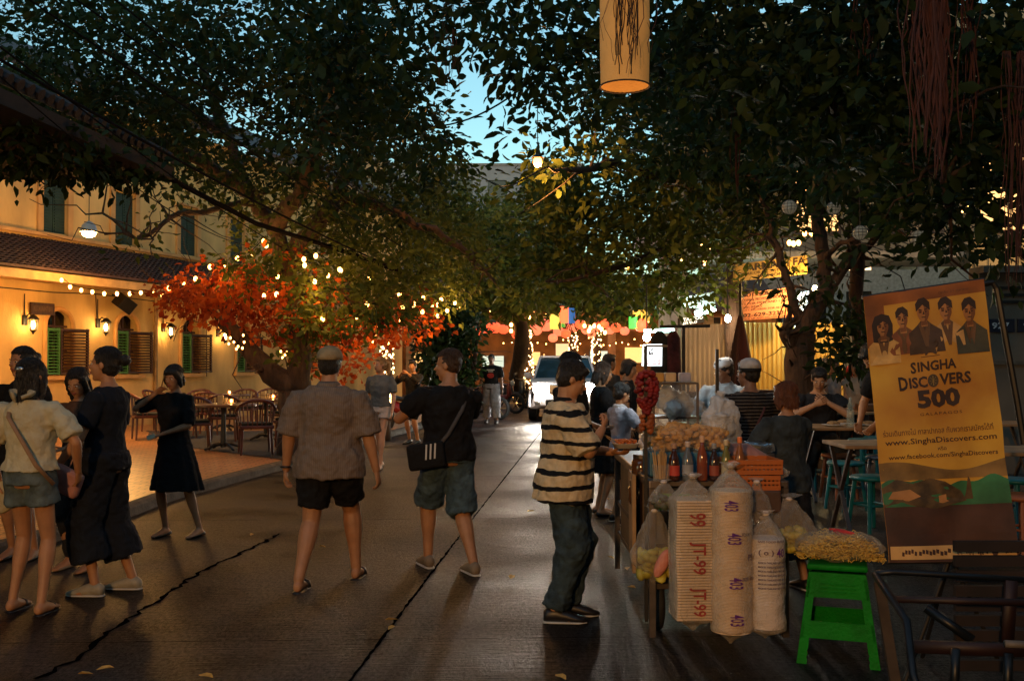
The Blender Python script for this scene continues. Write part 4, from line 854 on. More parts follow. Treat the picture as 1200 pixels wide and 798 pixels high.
for i, (px, py, d, lb) in enumerate(tabs):
    t = tb0 if i == 0 else copy_tree(tb0); t['label'] = lb; p = P(px, py, d); t.location = (p.x, p.y, TZ)
    cd = empty('candle_jar', (p.x + .14, p.y - .05, TZ + .76), 0, 'small glass candle on the ' + ['nearest round table', 'second round table from the road', 'middle table of the far row', 'far table nearest the trunk'][i], 'candle', 'candles on the terrace tables')
    q = MB(); q.lathe((0, 0, 0), [(.03, 0), (.036, .02), (.036, .08)], 12, False); q.build('glass', mat('jar_glass', (.5, .2, .08), .1, alpha=.6), cd, True); q = MB(); q.ell((0, 0, .05), (.014, .014, .026), 8, 6); q.build('flame', emit('flame', (1, .5, .15), 45), cd, True)
    if i < 2:
        mm = empty('menu_holder', (p.x - .05, p.y, TZ + .76), 0, 'pale menu block and sauce caddy on the ' + ['nearest round table', 'second round table from the road'][i], 'menu holder')
        q = MB(); q.box((0, 0, .07), (.09, .06, .14), bev=.01); q.box((.08, .02, .05), (.05, .05, .1), bev=.01); q.build('holder', mat('menu_cream', (.55, .42, .22), .6), mm)
chs = [(228, 16.41, 200, 'armchair at the left of the nearest round table'), (300, 15.73, 20, 'dark armchair with its back to the road, right of the nearest table'), (345, 17.11, 70, 'armchair between the nearest table and the man in the cap'), (210, 18.95, -120, 'armchair by the fence side of the second table, seen behind the phone woman'), (262, 18.25, 10, 'armchair between the first and second tables'), (330, 19.41, 150, 'armchair against the forked trunk'), (185, 21.02, -100, 'leftmost armchair of the far row'), (232, 21.24, 180, 'second armchair from the left of the far row'), (285, 21.59, 180, 'third armchair of the far row under the shutters'), (312, 22.16, 170, 'fourth armchair of the far row'), (355, 22.62, 160, 'last armchair of the far row past the trunk'), (245, 19.87, 0, 'armchair facing the wall at the middle far table'), (172, 18.71, -60, 'armchair behind the shoulder of the phone woman')]
for i, (px, d, rz, lb) in enumerate(chs):
    t = ch0 if i == 0 else copy_tree(ch0); t['label'] = lb; p = P(px, 425, d); t.location = (p.x, p.y, TZ); t.rotation_euler.z = R(rz)
# kerbside stone ball / planter between the women
# ================================================================== RIGHT SIDE
def bulblight(loc_, w, col, label, em, r=.05, name='bare_bulb'):
    t = empty(name, loc_, 0, label, 'lamp'); q = MB(); q.ell((0, 0, 0), (r, r, r * 1.25)); q.build('bulb', em, t, True); q = MB(); q.tube([(0, 0, r), (0, 0, .5)], .006); q.build('cord', black, t); point('bulb_light', (0, 0, -r - .08), w, col, .05, t); return t
def corrugated(x0, x1, y0, z0, z1, m, label, rz=0, name='corrugated_fence', amp=.018, per=.09):
    n = int((x1 - x0) / per * 6); q = MB(); vs = []
    for i in range(n + 1):
        x = (x1 - x0) * i / n; s_ = amp * math.sin(2 * PI * x / per); vs += [(x, s_, 0), (x, s_, z1 - z0)]
    q.add(vs, [(2 * i, 2 * i + 2, 2 * i + 3, 2 * i + 1) for i in range(n)])
    t = empty(name, (x0, y0, z0), rz, label, 'fence'); q.build('sheet', m, t)
    q = MB(); q.box(((x1 - x0) / 2, .05, z1 - z0 - .1), (x1 - x0, .05, .06)); q.box(((x1 - x0) / 2, .05, .4), (x1 - x0, .05, .06)); q.build('rail', dwood, t); return t
yel = mat('sheet_yellow', (.62, .40, .09), .5, .12, 1.5, stretch=(6, 1, .4)); gry = mat('sheet_grey', (.34, .27, .20), .5, .12, 1.5, stretch=(6, 1, .4))
d = 19.5
corrugated(P(852, 0, d).x, P(985, 0, d).x, d, 0.1, P(900, 378, d).z, yel, 'bright yellow corrugated fence behind the stall keepers', 0)
corrugated(P(797, 0, d - .6).x, P(853, 0, d - .6).x, d - .6, .1, P(820, 380, d - .6).z, gry, 'beige grey corrugated screen left of the closed umbrella', 0)
corrugated(P(1030, 0, 17).x, P(1085, 0, 17).x + .3, 17, .1, P(1000, 345, 17).z, yel, 'dim yellow corrugated panel behind the seated women', 0)
bulblight(P(955, 338, 18.2), 60, (1, .58, .18), 'bare warm bulb lighting the yellow corrugated fence', emit('bulb_w2', (1, .7, .3), 30), .045)
bulblight(P(852, 374, 17.5), 26, (1, .68, .36), 'bare bulb over the beige screen', emit('bulb_w3', (1, .8, .5), 20), .03)
# wall panels of the shop front, upper floor
shop = empty('shop_building', (7.2, 20.6, 0), R(-3), 'dim shop house with beige panel walls and a balcony behind the right hand trees', 'building')
q = MB(); q.box((3.2, 1.5, 1.2), (13.6, .2, 2.4)); q.box((3.2, 1.2, 6.5), (13.6, .2, 5.5)); q.box((-3.5, 3.5, 4.5), (.2, 4.5, 9)); q.build('wall', mat('shop_wall', (.26, .20, .13), .85, .2, 1.4), shop)
q = MB(); q.box((3.2, .3, 3.72), (13.6, 2.0, .14)); q.box((3.2, .3, 6.7), (13.6, 2.0, .14)); q.build('balcony_floor', mat('concrete', (.2, .18, .16), .9), shop)
q = MB()
for k in range(50): q.tube([(-3.5 + k * .27, -.65, 3.8), (-5.8 + k * .27, -.65, 4.7)], .012, 5)
q.bar((-3.6, -.65, 4.7), (10, -.65, 4.7), .05); q.build('railing', black, shop)
for k, (x, w_, c) in enumerate(((-2.8, 1.2, 0), (-.6, .9, 1), (1.4, 1.3, 0), (3.4, 1, 1), (5.5, 1.2, 0))):
    q = MB(); q.box((x, 1.08, 5.2), (w_ + .14, .06, 1.7)); wf = q.build('window', dwood, shop); q = MB(); q.box((x, 1.03, 5.2), (w_, .04, 1.55)); q.build('pane', emit('shop_lit', (1, .5, .16), 1.0, (.3, .2, .1)) if c else MATS['dark_glass'], wf)
panel = MB(); panel.box((3.05, -.9, 3.45), (2.3, .05, 1.1)); pn = panel.build('panel_sign', mat('panel_beige', (.36, .26, .12), .7, .15, 2), shop)
gr = MB()
for k in range(9): gr.tube([(1.95 + k * .27, -.95, 2.9), (1.95 + k * .27, -.95, 4.0)], .008, 5)
for k in range(5): gr.tube([(1.9, -.96, 2.95 + k * .25), (4.2, -.96, 2.95 + k * .25)], .008, 5)
gr.build('grille', black, shop)
q = MB(); q.box((7.9, -.95, .5), (.01, .01, .01)); 
point('warm_light', (3, -2.6, 4.6), 70, (1, .62, .3), .2, shop)
# small LED strings on the balcony
string_light(polyline([(1090, 246, 15), (1107, 244, 15), (1100, 251, 15), (1117, 250, 15), (1128, 244, 15), (1135, 239, 15), (1145, 230, 15), (1100, 242, 15), (1133, 230, 15), (1139, 244, 15), (1170, 243, 14)]), 'small white yellow bulbs strung on the balcony above the banner', .5)
string_light(polyline([(995, 207, 16), (1004, 205, 16), (1013, 208, 16), (1020, 204, 16), (1027, 207, 16), (1036, 206, 16), (1042, 208, 16), (1010, 203, 16), (1024, 202, 16)]), 'bright amber bulb garland under the upper eaves', 1.2, 14)
string_light(polyline([(925, 281, 16), (930, 282, 16), (936, 281, 16), (943, 270, 16), (951, 270, 16)]), 'short bulb row glowing between the limbs of the crooked tree', 1.3, 6)
# yellow armani sign, orange phone sign, pink sign, tattoo sign
def board(name, corners, d0, d1, m, label, cat, texts, letter, th=.06):
    """flat sign board from its measured corners (left depth d0, right depth d1)"""
    a, b, c, e = [P(x, y, dd) for (x, y), dd in zip(corners, (d0, d1, d1, d0))]       # bl, br, tr, tl
    base = (a + b + c + e) / 4; n_ = (b - a).cross(e - a).normalized()
    if n_.y > 0: n_ = -n_
    t = empty(name, base, 0, label, cat)
    fnv = lambda u, v, off=0.0: (a.lerp(b, u)).lerp(e.lerp(c, u), v) - base + n_ * off
    q = MB(); pts = [fnv(0, 0), fnv(1, 0), fnv(1, 1), fnv(0, 1)]; q.prism(pts, (0, 0, 0), -n_ * th); q.build('board', m, t)
    q = MB()
    for s_, u0, v0, u1, v1, bo in texts: put_text(q, s_, lambda u, v: fnv(u, v, .006), u0, v0, u1, v1, bo)
    if texts: q.build('lettering', letter, t)
    return t, fnv
ink = mat('ink_dark', (.03, .012, .01), .8)
board('shop_sign', [(862, 330), (946, 321), (946, 299), (862, 310)], 17.6, 18.6, mat('sign_yellow', (.62, .38, .07), .6, .1, 3), 'long yellow shop sign with black capitals, above the orange board', 'sign', [('ARMANI FA', .14, .52, .97, .93, .02), ('TAILOR & CUSTOM SUITS', .1, .3, .9, .46, 0), ('FASHION HOUSE', .3, .07, .95, .24, .01)], ink)
board('phone_sign', [(853, 377), (932, 371), (932, 336), (853, 346)], 18.2, 18.8, mat('sign_orange', (.62, .19, .08), .6, .1, 3), 'orange board with dark lines of text and the number 02-629-3233', 'sign', [('BOUTIQUE HOUSE', .14, .82, .95, .97, .02), ('WELCOME & PROFESSIONAL TAILOR', .1, .68, .92, .78, 0), ('SUITS FOR MEN AND LADIES', .1, .55, .95, .64, 0), ('24 HOURS SERVICE', .1, .43, .5, .51, 0), ('QUALITY MATERIAL FOR ALL YOUR', .1, .32, .95, .4, 0), ('02-629-3233', .22, .11, .82, .25, .02), ('FREE PICK UP AND DELIVERY SERVICE', .1, .02, .95, .08, 0)], ink)
board('wall_sign', [(745, 296), (800, 290), (800, 257), (745, 262)], 24, 25, mat('sign_pink', (.55, .42, .44), .7, .1, 3), 'pale pink sign half hidden by leaves over the street', 'sign', [('Mr.Umbrella', .05, .72, .75, .92, .01)], mat('ink_blue', (.02, .02, .08), .8))
board('wall_sign', [(778, 312), (845, 300), (845, 262), (778, 280)], 23, 24, mat('sign_red_dim', (.35, .15, .12), .7, .1, 3), 'dull red sign behind leaves between the pink sign and the dark trunk', 'sign', [], ink)
board('tattoo_sign', [(797, 382), (825, 378), (825, 369), (797, 373)], 18, 18.4, mat('sign_black', (.02, .02, .02), .5), 'small black sign reading TATTOO in white above the beige screen', 'sign', [('TATTOO', .12, .5, .95, .95, .03), ('STUDIO', .1, .08, .7, .4, .03)], emit('letter_white', (.9, .9, .85), .5))
# neon lit awning and light box
t, f_ = board('lit_awning', [(795, 358), (838, 365), (838, 342), (795, 349)], 20, 20.5, mat('awning_white', (.6, .62, .62), .6), 'pale slanted awning with a cold tube light under it', 'awning', [], ink)
q = MB(); q.tube([P(815, 368, 19.8), P(838, 361, 19.8)], .06, 8); thing_mesh(q, 'tube_light', emit('tube_cold', (.6, 1, .86), 9), 'cold greenish tube light glowing under the pale awning', 'lamp'); point('tube_glow', tuple(P(826, 372, 19.5)), 60, (.6, 1, .85), .2)
t, f_ = board('light_box', [(934, 388), (948, 385), (948, 341), (934, 344)], 19, 19.2, emit('lightbox_white', (.70, 1, .95), 1.6), 'cold white light box glowing behind the crooked trunk', 'light box', [], ink)
q = MB()
for a_, b_3 in (((0, .35), (1, .5)), ((0, .72), (1, .68)), ((.2, .72), (.8, 1))): q.bar(f_(*a_, .01), f_(*b_3, .01), .04, .01)
q.build('glazing_bar', black, t)
t, f_ = board('light_box', [(934, 425), (945, 425), (945, 390), (934, 392)], 19, 19.2, emit('lightbox_teal', (.35, .9, .85), .6), 'dimmer teal glass strip under the cold white light box', 'light box', [], ink)
q = MB(); q.tube([P(755, 388, 21), P(790, 387, 21)], .04, 8); thing_mesh(q, 'tube_light', emit('tube_teal', (.45, 1, .85), 5), 'thin teal tube light behind the hanging white placard', 'lamp')
# closed umbrella
g = G(868, 512); t = empty('closed_umbrella', (P(868, 425, 17).x, 17, 0), 0, 'closed dark red and black market umbrella before the corrugated fence', 'umbrella')
q = MB(); vs = []; n = 24
for k in range(n + 1): pass
rg = [(0.15, .95), (.2, 1.2), (.15, 1.6), (.09, 2.0), (.03, 2.35)]
for r_, z in rg:
    for k in range(n): a = 2 * PI * k / n; rr = r_ * (1 + .28 * math.cos(a * 6)); vs.append((math.cos(a) * rr, math.sin(a) * rr, z))
q.add(vs, [(i * n + k, i * n + (k + 1) % n, (i + 1) * n + (k + 1) % n, (i + 1) * n + k) for i in range(len(rg) - 1) for k in range(n)]); q.build('canopy', mat('canopy_red', (.05, .010, .007), .8, .9, 1.6, stretch=(3, 3, .1)), t, True); q = MB(); q.tube([(0, 0, 0), (0, 0, 2.9)], .025); q.build('pole', black, t)
# T shaped stand in front of the screen
q = MB(); a = P(801, 448, 16.5); b = P(801, 383, 16.5); q.bar((a.x, a.y, .1), b, .05); q.bar(P(773, 383, 16.5), P(832, 382, 16.5), .05); q.bar((a.x - .3, a.y, .12), (a.x + .3, a.y, .12), .05); thing_mesh(q, 'clothes_stand', black, 'black T shaped stand before the beige screen', 'stand')
# dark clothes hanging
for px, w_, c, lb in ((773, .30, (.012, .014, .012), 'dark coat hanging on the stand beside the white placard'), (789, .26, (.05, .01, .014), 'maroon garment hanging on the stand left of the beige screen')):
    q = MB(); a = P(px, 388, 16.6); q.rings([((0, 0, -1.0), w_ / 2 * 1.05, .05), ((0, 0, -.5), w_ / 2, .06), ((0, 0, -.12), w_ / 2 * .95, .05), ((0, 0, 0), .05, .03)], 14); thing_mesh(q, 'hanging_coat', mat('coat_%.3f' % c[0], c, .9, .4, 12, .5, 30), lb, 'garment', smooth=True, loc=a)
# white placard under a cold bulb
t, f_ = board('placard', [(752, 429), (776, 429), (776, 403), (753, 404)], 9.6, 9.6, mat('placard_white', (.62, .6, .58), .6), 'white placard with a small dark picture hung under the cold bulb', 'sign', [('THAILAND RD', .08, .2, .92, .3, .01), ('PAD THAI 50', .1, .07, .9, .16, .01)], mat('ink_red', (.3, .03, .02), .8), .01)
q = MB(); rd = random.Random(7)
for k in range(9): u = .42 + rd.uniform(-.13, .17); v = .6 + rd.uniform(-.12, .14); q.poly([f_(u, v, .004), f_(u + .1, v + .02, .004), f_(u + .07, v + .1, .004), f_(u + .01, v + .08, .004)])
q.build('picture', ink, t)
bulblight(P(758, 395, 9.4), 3.5, (.80, .95, 1), 'cold white bulb glowing above the hanging placard', emit('bulb_cold', (.75, .95, 1), 60), .035)
bulblight(P(759, 401, 9.0) + Vector((.9, .8, .25)), 5, (1, .85, .65), 'bare bulb over the food stall behind the placard', emit('bulb_stall', (1, .85, .6), 30), .03)

rd = random.Random(70)
for k, (x, y, r, c_, w_) in enumerate(((606, 392, .2, 0, 'low red lantern left of the left wrapped palm'), (648, 396, .17, 1, 'low pink lantern below the paper lantern trio'), (663, 391, .18, 0, 'red lantern right under the blue paper tube'), (680, 380, .19, 0, 'red lantern hung high between the two right wrapped palms'), (694, 392, .17, 1, 'low pink lantern between the right wrapped palms'), (707, 379, .2, 0, 'red lantern above the orange pillar'), (722, 384, .19, 0, 'red lantern right of the orange pillar'), (732, 388, .17, 1, 'last pink lantern before the small green paper lantern'), (560, 387, .2, 0, 'red lantern half hidden by the dark shrub'))):
    t = empty('round_lantern', P(x, y, 35 + rd.uniform(-1, 1)), 0, w_, 'lantern', 'round red lanterns hung across the bar front')
    q = MB(); ribbed(q, (0, 0, 0), r, r * .88); q.build('shade', (redl, pinkl)[c_], t, True); q = MB(); q.tube([(0, 0, r * .8), (0, 0, r + .5)], .01); q.build('cord', black, t)
rd = random.Random(77)
for k, (x0, x1, py, lb) in enumerate(((560, 640, 366, 'faint bulb row under the left part of the bar roof'), (640, 760, 372, 'faint bulb row under the right part of the bar roof'), (590, 700, 398, 'scatter of small bulbs inside the bar at head height'), (700, 780, 400, 'scatter of small bulbs near the right end of the bar'))):
    string_light([P(x0 + (x1 - x0) * i / 11, py + rd.uniform(-4, 4), 38 + rd.uniform(-.5, .5)) for i in range(12)], lb, .8)
# ================================================================== THE FOOD CART (near, right of the man eating)
steel = mat('steel_dull', (.12, .10, .09), .45, .3, 12, metal=.8); wood_l = mat('wood_light', (.34, .2, .09), .6, .3, 6)
poly_m = film_mat('clear_bag', (.62, .52, .40), .12, .8); poly_d = film_mat('clear_bag_thick', (.62, .54, .44), .12, .62)
CT = .90
cart = empty('food_cart', (1.15, 6.4, 0), 0, 'street food cart with shelves and hanging bags right of the man eating', 'cart')
q = MB(); q.box((.0, 0.1, CT - .03), (.78, 1.9, .05), bev=.01); q.build('counter', steel, cart)
q = MB(); q.box((0, .1, .52), (.74, 1.8, .03)); q.box((0, .1, .30), (.74, 1.8, .03)); q.build('shelf', mat('shelf_dark', (.05, .035, .025), .7), cart)
for x in (-.37, .37):
    for y in (-.83, 1.0): q = MB(); q.box((x, y, .46), (.035, .035, .86)); q.build('leg', steel, cart)
for x in (-.3, .33):
    q = MB(); q.tube([(x, -.55 + math.cos(a) * .14, .16 + math.sin(a) * .14) for a in [2 * PI * k / 20 for k in range(21)]], .025, 8, False); q.build('wheel', mat('tyre', (.012, .012, .012), .8), cart, True)
q = MB(); q.box((-.36, .2, .58), (.012, 1.2, .58)); q.build('side_panel', mat('panel_dark', (.06, .035, .02), .5, .4, 5), cart)
q = MB(); q.bar((.37, .98, .9), (.37, .98, 1.65), .022); q.build('post', black, cart)
q = MB(); q.box((0.02, -.84, .84), (.68, .02, .05)); q.build('rail', black, cart)
q = MB(); q.box((-.25, -.86, .78), (.17, .02, .09)); q.build('green_label', mat('label_green', (.08, .3, .04), .6), cart).name = 'front_label'
# thin board leaning at the side of the cart
q = MB(); a = P(731, 552, 6.4); q.prism([(0, 0, .30), (.05, .6, .34), (.05, .62, .86), (0, 0, .88)], (0, 0, 0), (.022, 0, 0)); thing_mesh(q, 'leaning_board', wood_l, 'thin wooden board standing against the left flank of the cart', 'board', loc=(a.x, 5.95, 0))
def at(x, y, z=CT): return (1.15 + x, 6.4 + y, z)
# bottles of sauce along the front rim
def bottle(p, col, cap, h, r, label, lab=None):
    t = empty('sauce_bottle', p, 0, label, 'bottle', 'sauce bottles along the front of the cart')
    q = MB(); q.lathe((0, 0, 0), [(r * .9, 0), (r, .01), (r, h * .5), (r * .85, h * .62), (r * .38, h * .8), (r * .34, h * .9)], 16); q.build('glass', mat('sauce_%.2f_%.2f' % (col[0], col[1]), col, .12, .2, 20, spec=.9), t, True)
    q = MB(); q.lathe((0, 0, 0), [(r * .5, h * .88), (r * .5, h), (r * .42, h * 1.02)], 12); q.build('cap', mat('cap_%.2f_%.2f' % (cap[0], cap[2]), cap, .5), t)
    if lab: q = MB(); q.lathe((0, 0, 0), [(r * 1.02, h * .14), (r * 1.02, h * .42)], 16, False); q.build('label', mat('blab_%.2f_%.2f' % (lab[0], lab[1]), lab, .6), t, True)
    return t
bd = 5.52
for px, col, cap, h, r, lb, la in ((790, (.05, .012, .006), (.45, .25, .15), .20, .031, 'dark sauce bottle with red label, next to the chopsticks', (.5, .05, .03)), (806, (.12, .13, .14), (.6, .45, .35), .21, .031, 'cloudy bottle with a pale domed cap, third in the row', (.3, .3, .3)), (823, (.22, .05, .02), (.6, .35, .2), .24, .030, 'tall reddish bottle with pale orange cap in the middle', None), (837, (.04, .02, .02), (.3, .3, .3), .20, .028, 'dark bottle with grey cap behind the tall ones', (.3, .06, .03)), (851, (.16, .15, .04), (.6, .45, .25), .22, .027, 'yellow green bottle with cream cap, second from the right', (.45, .4, .25)), (867, (.25, .09, .03), (.75, .18, .04), .235, .027, 'clear bottle with bright orange red cap at the right end', (.6, .2, .03))):
    p = P(px, 556, bd); bottle((p.x, bd, CT), col, cap, h, r, lb, la)
# chopstick bundle
p = P(775, 556, bd); t = empty('chopstick_holder', (p.x, bd, CT), 0, 'bundle of pale wooden chopsticks in a clear tub at the left of the bottles', 'chopsticks')
q = MB(); rd = random.Random(9)
for k in range(60): a_ = rd.uniform(0, 6.28); r_ = rd.uniform(0, .04); x = math.cos(a_) * r_; y = math.sin(a_) * r_; q.tube([(x * .8, y * .8, .01), (x * 1.25, y * 1.25, .155 + rd.uniform(-.02, .015))], .0035, 5)
q.build('chopsticks', mat('chopstick', (.5, .3, .12), .6, .2, 9), t).name = 'stick_bundle'
q = MB(); q.lathe((0, 0, 0), [(.045, 0), (.052, .09)], 18, False); q.build('tub', poly_m, t, True)
# blue crate behind bottles that carries the tray of food
q = MB(); q.box((0, 0, .07), (.46, .30, .14), bev=.01); pc = P(803, 545, 5.85); thing_mesh(q, 'blue_box', mat('box_blue', (.02, .11, .16), .5), 'blue plastic box behind the bottles, under the big bag of crackers', 'box', loc=(pc.x, 5.85, CT))
t = empty('cracker_bag', (pc.x + .0, 5.86, CT + .14), 0, 'wide open clear bag heaped with pale yellow crackers on the blue box', 'bag of food')
q = MB(); rd = random.Random(5)
for k in range(480):
    x = rd.uniform(-.22, .22); y = rd.uniform(-.14, .14); z = rd.uniform(.02, .15) * (1 - .25 * abs(x) / .25); q.ell((x, y, z), tuple(rd.uniform(.6, 1.25) * v for v in (.024, .02, .011)), 7, 5, Matrix.Rotation(rd.uniform(0, 3), 3, 'X') @ Matrix.Rotation(rd.uniform(0, 3), 3, 'Z'))
o = q.build('cracker', mat('cracker', (.52, .27, .07), .7, .3, 9), t, True); o['kind'] = 'stuff'
def film(prof_fn, n, m_, name, mt, parent, seed=1, amp=.012, closed=True):
    """crumpled sheet of plastic given by prof_fn(u, v)"""
    q = MB(); vs = []
    for j in range(m_ + 1):
        for i in range(n):
            p = Vector(prof_fn(i / n, j / m_)); nz = noise.noise_vector(p * 14 + Vector((seed, 0, 0))) * amp + noise.noise_vector(p * 45 + Vector((seed, 0, 0))) * amp * .35; vs.append(p + nz)
    q.add(vs, [(j * n + i, j * n + (i + 1) % n, (j + 1) * n + (i + 1) % n, (j + 1) * n + i) for j in range(m_) for i in range(n)])
    return q.build(name, mt, parent, True)
def rrect(u, a, b, k=.35):
    th = 2 * PI * u; c, s_ = math.cos(th), math.sin(th); e = .5; return (math.copysign(abs(c) ** e, c) * a, math.copysign(abs(s_) ** e, s_) * b)
film(lambda u, v: (*rrect(u, .235, .16), .0 + .16 * v), 48, 10, 'bag_film', poly_d, t, 3, .02)
q = MB(); q.ell((.02, 0, .2), (.02, .02, .02)); 
# snack bag trays further behind: red-white packets, heaps of white bags
rd = random.Random(31)
def plastic_bag(p, w_, h, label, m_=None, seed=1, knot=True, name='plastic_bag', cat='bag', fill=None, grp=None, lean=0):
    t = empty(name, p, rd.uniform(0, 3), label, cat, grp)
    def f(u, v):
        rr = w_ / 2 * (math.sin(min(1, v / .62) * PI * .5 + .25) if v < .62 else (1 - (v - .62) / .38) ** .7 * .95 + .06); a = 2 * PI * u
        if v > .93: rr = w_ / 2 * (.1 + (v - .93) * 3)
        rr *= 1 + .08 * math.cos(a * 5 + v * 3)
        return (math.cos(a) * rr + lean * v, math.sin(a) * rr * .8, h * v)
    film(f, 36, 24, 'bag_film', m_ or poly_d, t, seed, w_ * .13)
    if fill:
        q = MB(); 
        for k in range(fill[1]):
            a = rd.uniform(0, 6.28); r_ = w_ * .36 * math.sqrt(rd.random()); z = h * rd.uniform(.06, .45); q.ell((math.cos(a) * r_, math.sin(a) * r_ * .8, z), tuple(fill[2] * rd.uniform(.6, 1.2) for _ in range(3)), 7, 5)
        o = q.build('filling', fill[0], t, True); o['kind'] = 'stuff'
    return t
white_bag = mat('white_bag', (.6, .6, .6), .35, .1, 10, .8, 30, alpha=.85)
p = P(845, 515, 6.9); plastic_bag((p.x, 6.9, CT + .02), .26, .42, 'upright white plastic bag standing before the striped vendor', white_bag, 4)
for px, py, d, w_, h, lb in ((783, 470, 7.6, .22, .22, 'crumpled clear bag of packets in the glass case, left'), (800, 478, 7.5, .2, .2, 'crumpled whitish bag of packets in the glass case, right'), (790, 482, 7.2, .16, .15, 'small bluish bag in the case under the two crumpled ones')):
    p = P(px, py, d); plastic_bag((p.x, d, p.z - h * .4), w_, h, lb, white_bag, px)
# foil tray with meats and small colourful things
p = P(868, 520, 6.6); t = empty('foil_tray', (p.x, 6.6, CT + .06), R(8), 'foil covered tray right of the cracker bag', 'tray')
film(lambda u, v: (*rrect(u, .21 * (1 - .9 * max(0, v - .4) / .6), .13 * (1 - .9 * max(0, v - .4) / .6)), .05 * min(1, v / .4) + .01), 40, 12, 'foil', mat('foil', (.6, .65, .7), .18, .2, 9, metal=.9), t, 6, .016)
q = MB(); q.box((0, 0, -.03), (.38, .24, .06), bev=.01); q.build('tray_body', steel, t)
p = P(862, 555, 5.9); t = empty('wrapped_meat', (p.x + .02, 5.95, CT), R(-10), 'long pale pink wrapped bundle lying behind the bottle row', 'bundle')
q = MB(); q.tube([(-.2, 0, .04), (-.1, 0, .1), (.05, 0, .1), (.2, 0, .045), (.26, 0, .02)], [.03, .09, .09, .05, .015], 16, asp=.8); q.build('bundle', mat('pink_bundle', (.34, .16, .13), .5, .3, 8, .4, 30), t, True)
# orange baskets stacked at the right end
bask = mat('basket_orange', (.42, .11, .022), .45, .12, 5)
def basket(p, w_, dp, h, label, rz=0):
    t = empty('plastic_basket', p, rz, label, 'basket', 'orange baskets stacked at the right of the cart')
    q = MB()
    for z in (.012, h - .012): q.bar((-w_ / 2, -dp / 2, z), (w_ / 2, -dp / 2, z), .014, .024); q.bar((-w_ / 2, dp / 2, z), (w_ / 2, dp / 2, z), .014, .024); q.bar((-w_ / 2, -dp / 2, z), (-w_ / 2, dp / 2, z), .014, .024); q.bar((w_ / 2, -dp / 2, z), (w_ / 2, dp / 2, z), .014, .024)
    n = int(w_ / .022)
    for k in range(n + 1):
        x = -w_ / 2 + w_ * k / n
        for y in (-dp / 2, dp / 2): q.bar((x, y, .01), (x, y, h - .01), .009, .006)
    n = int(dp / .022)
    for k in range(n + 1):
        y = -dp / 2 + dp * k / n
        for x in (-w_ / 2, w_ / 2): q.bar((x, y, .01), (x, y, h - .01), .006, .009)
    q.box((0, 0, .008), (w_ - .01, dp - .01, .006)); q.box((0, -dp / 2, h * .5), (w_, .008, .014)); q.build('lattice', bask, t)
    return t
p = P(882, 573, 5.5)
q = MB(); q.box((0, 0, .06), (.30, .30, .12), bev=.01); thing_mesh(q, 'dark_box', mat('box_brown', (.06, .03, .02), .6), 'brown box under the stacked orange baskets', 'box', loc=(p.x, 5.62, CT - .17))
for k, lb in enumerate(('lower orange lattice basket of the stack', 'upper orange lattice basket of the stack, catching the light')): basket((p.x + .01 * k, 5.62, CT - .05 + .085 * k), .29, .26, .08, lb, R(3 * k))
p = P(918, 560, 5.5); plastic_bag((p.x, 5.6, CT), .12, .08, 'scrap of crumpled clear film at the right end of the baskets', poly_d, 8)
# hanging stacks of foam plates / boxes inside clear bags
foam = mat('foam_plate', (.70, .52, .33), .6, .06, 8); foamw = mat('foam_white', (.72, .62, .54), .6, .06, 8)
def plate_stack(px, py0, py1, d, r, label, m_, txt, square=False, tie=-1, name='plate_stack', tcol=None, tint=1.0, twists=0):
    top = P(px, py0, d); bot = P(px, py1, d); H_ = top.z - bot.z; t = empty(name, (bot.x, d, bot.z), R(4), label, 'plate stack', 'foam plates and boxes hung in clear bags on the cart front')
    q = MB(); n = int(H_ / .0075); prof = []
    for k in range(n):
        z = H_ * k / n; w_ = math.sin(k * .13) * .002; prof += [(r + w_, z), (r + w_ - .004, z + .0045)]
    if not square: q.lathe((0, 0, 0), prof, 32)
    else:
        for k in range(0, len(prof) - 1, 4): q.box((math.sin(k * .05) * .003, 0, prof[k][1] + .0065), (2 * r * .94, 1.7 * r, .012), bev=.003)
    q.build('stack', m_, t, not square and False)
    # lettering printed on the bag, in ink, wrapped round the stack
    for (s_, ang, zc, hh, ww, rot, c_) in txt:
        q = MB(); vs, fs, asp = text2d(s_, .015); rr = r + .014; pts = []
        for a, b in vs:
            if rot: u, v = (b - .5) * hh * (1), (a - .5) * ww; u = u
            else: u, v = (a - .5) * ww, (b - .5) * hh
            if rot: v = -v
            if square: pts.append((math.sin(ang) * r + u, -.87 * r - .008, zc + v))
            else: th = ang + u / rr; pts.append((math.sin(th) * rr, -math.cos(th) * rr, zc + v))
        q.add(pts, fs); q.build('lettering', mat('ink_' + c_, {'purple': (.10, .012, .16), 'red': (.75, .10, .01), 'grey': (.12, .07, .09)}[c_], .7), t)
    def f(u, v):
        a = 2 * PI * u; R_ = r * 1.07; z = -.07 + (H_ + .21) * v; zz = z / H_
        k = 1.0
        if zz > 1: k = max(.08, 1 - (z - H_) / .13); 
        if v < .1: k = .04 + .96 * min(1, v / .085) ** 1.3
        if v > .965: k = .12 + (v - .965) * 9
        if square: x, y = rrect(u, r * 1.0, r * .92); return (x * k, y * k, z)
        return (math.cos(a) * R_ * k, math.sin(a) * R_ * k, z)
    film(f, 48, 60, 'bag_film', poly_m, t, px, .011)
    q = MB(); q.lathe((0, 0, H_ + .125), [(.014, -.012), (.02, 0), (.014, .012)], 10); q.build('knot', foamw, t)
    return t
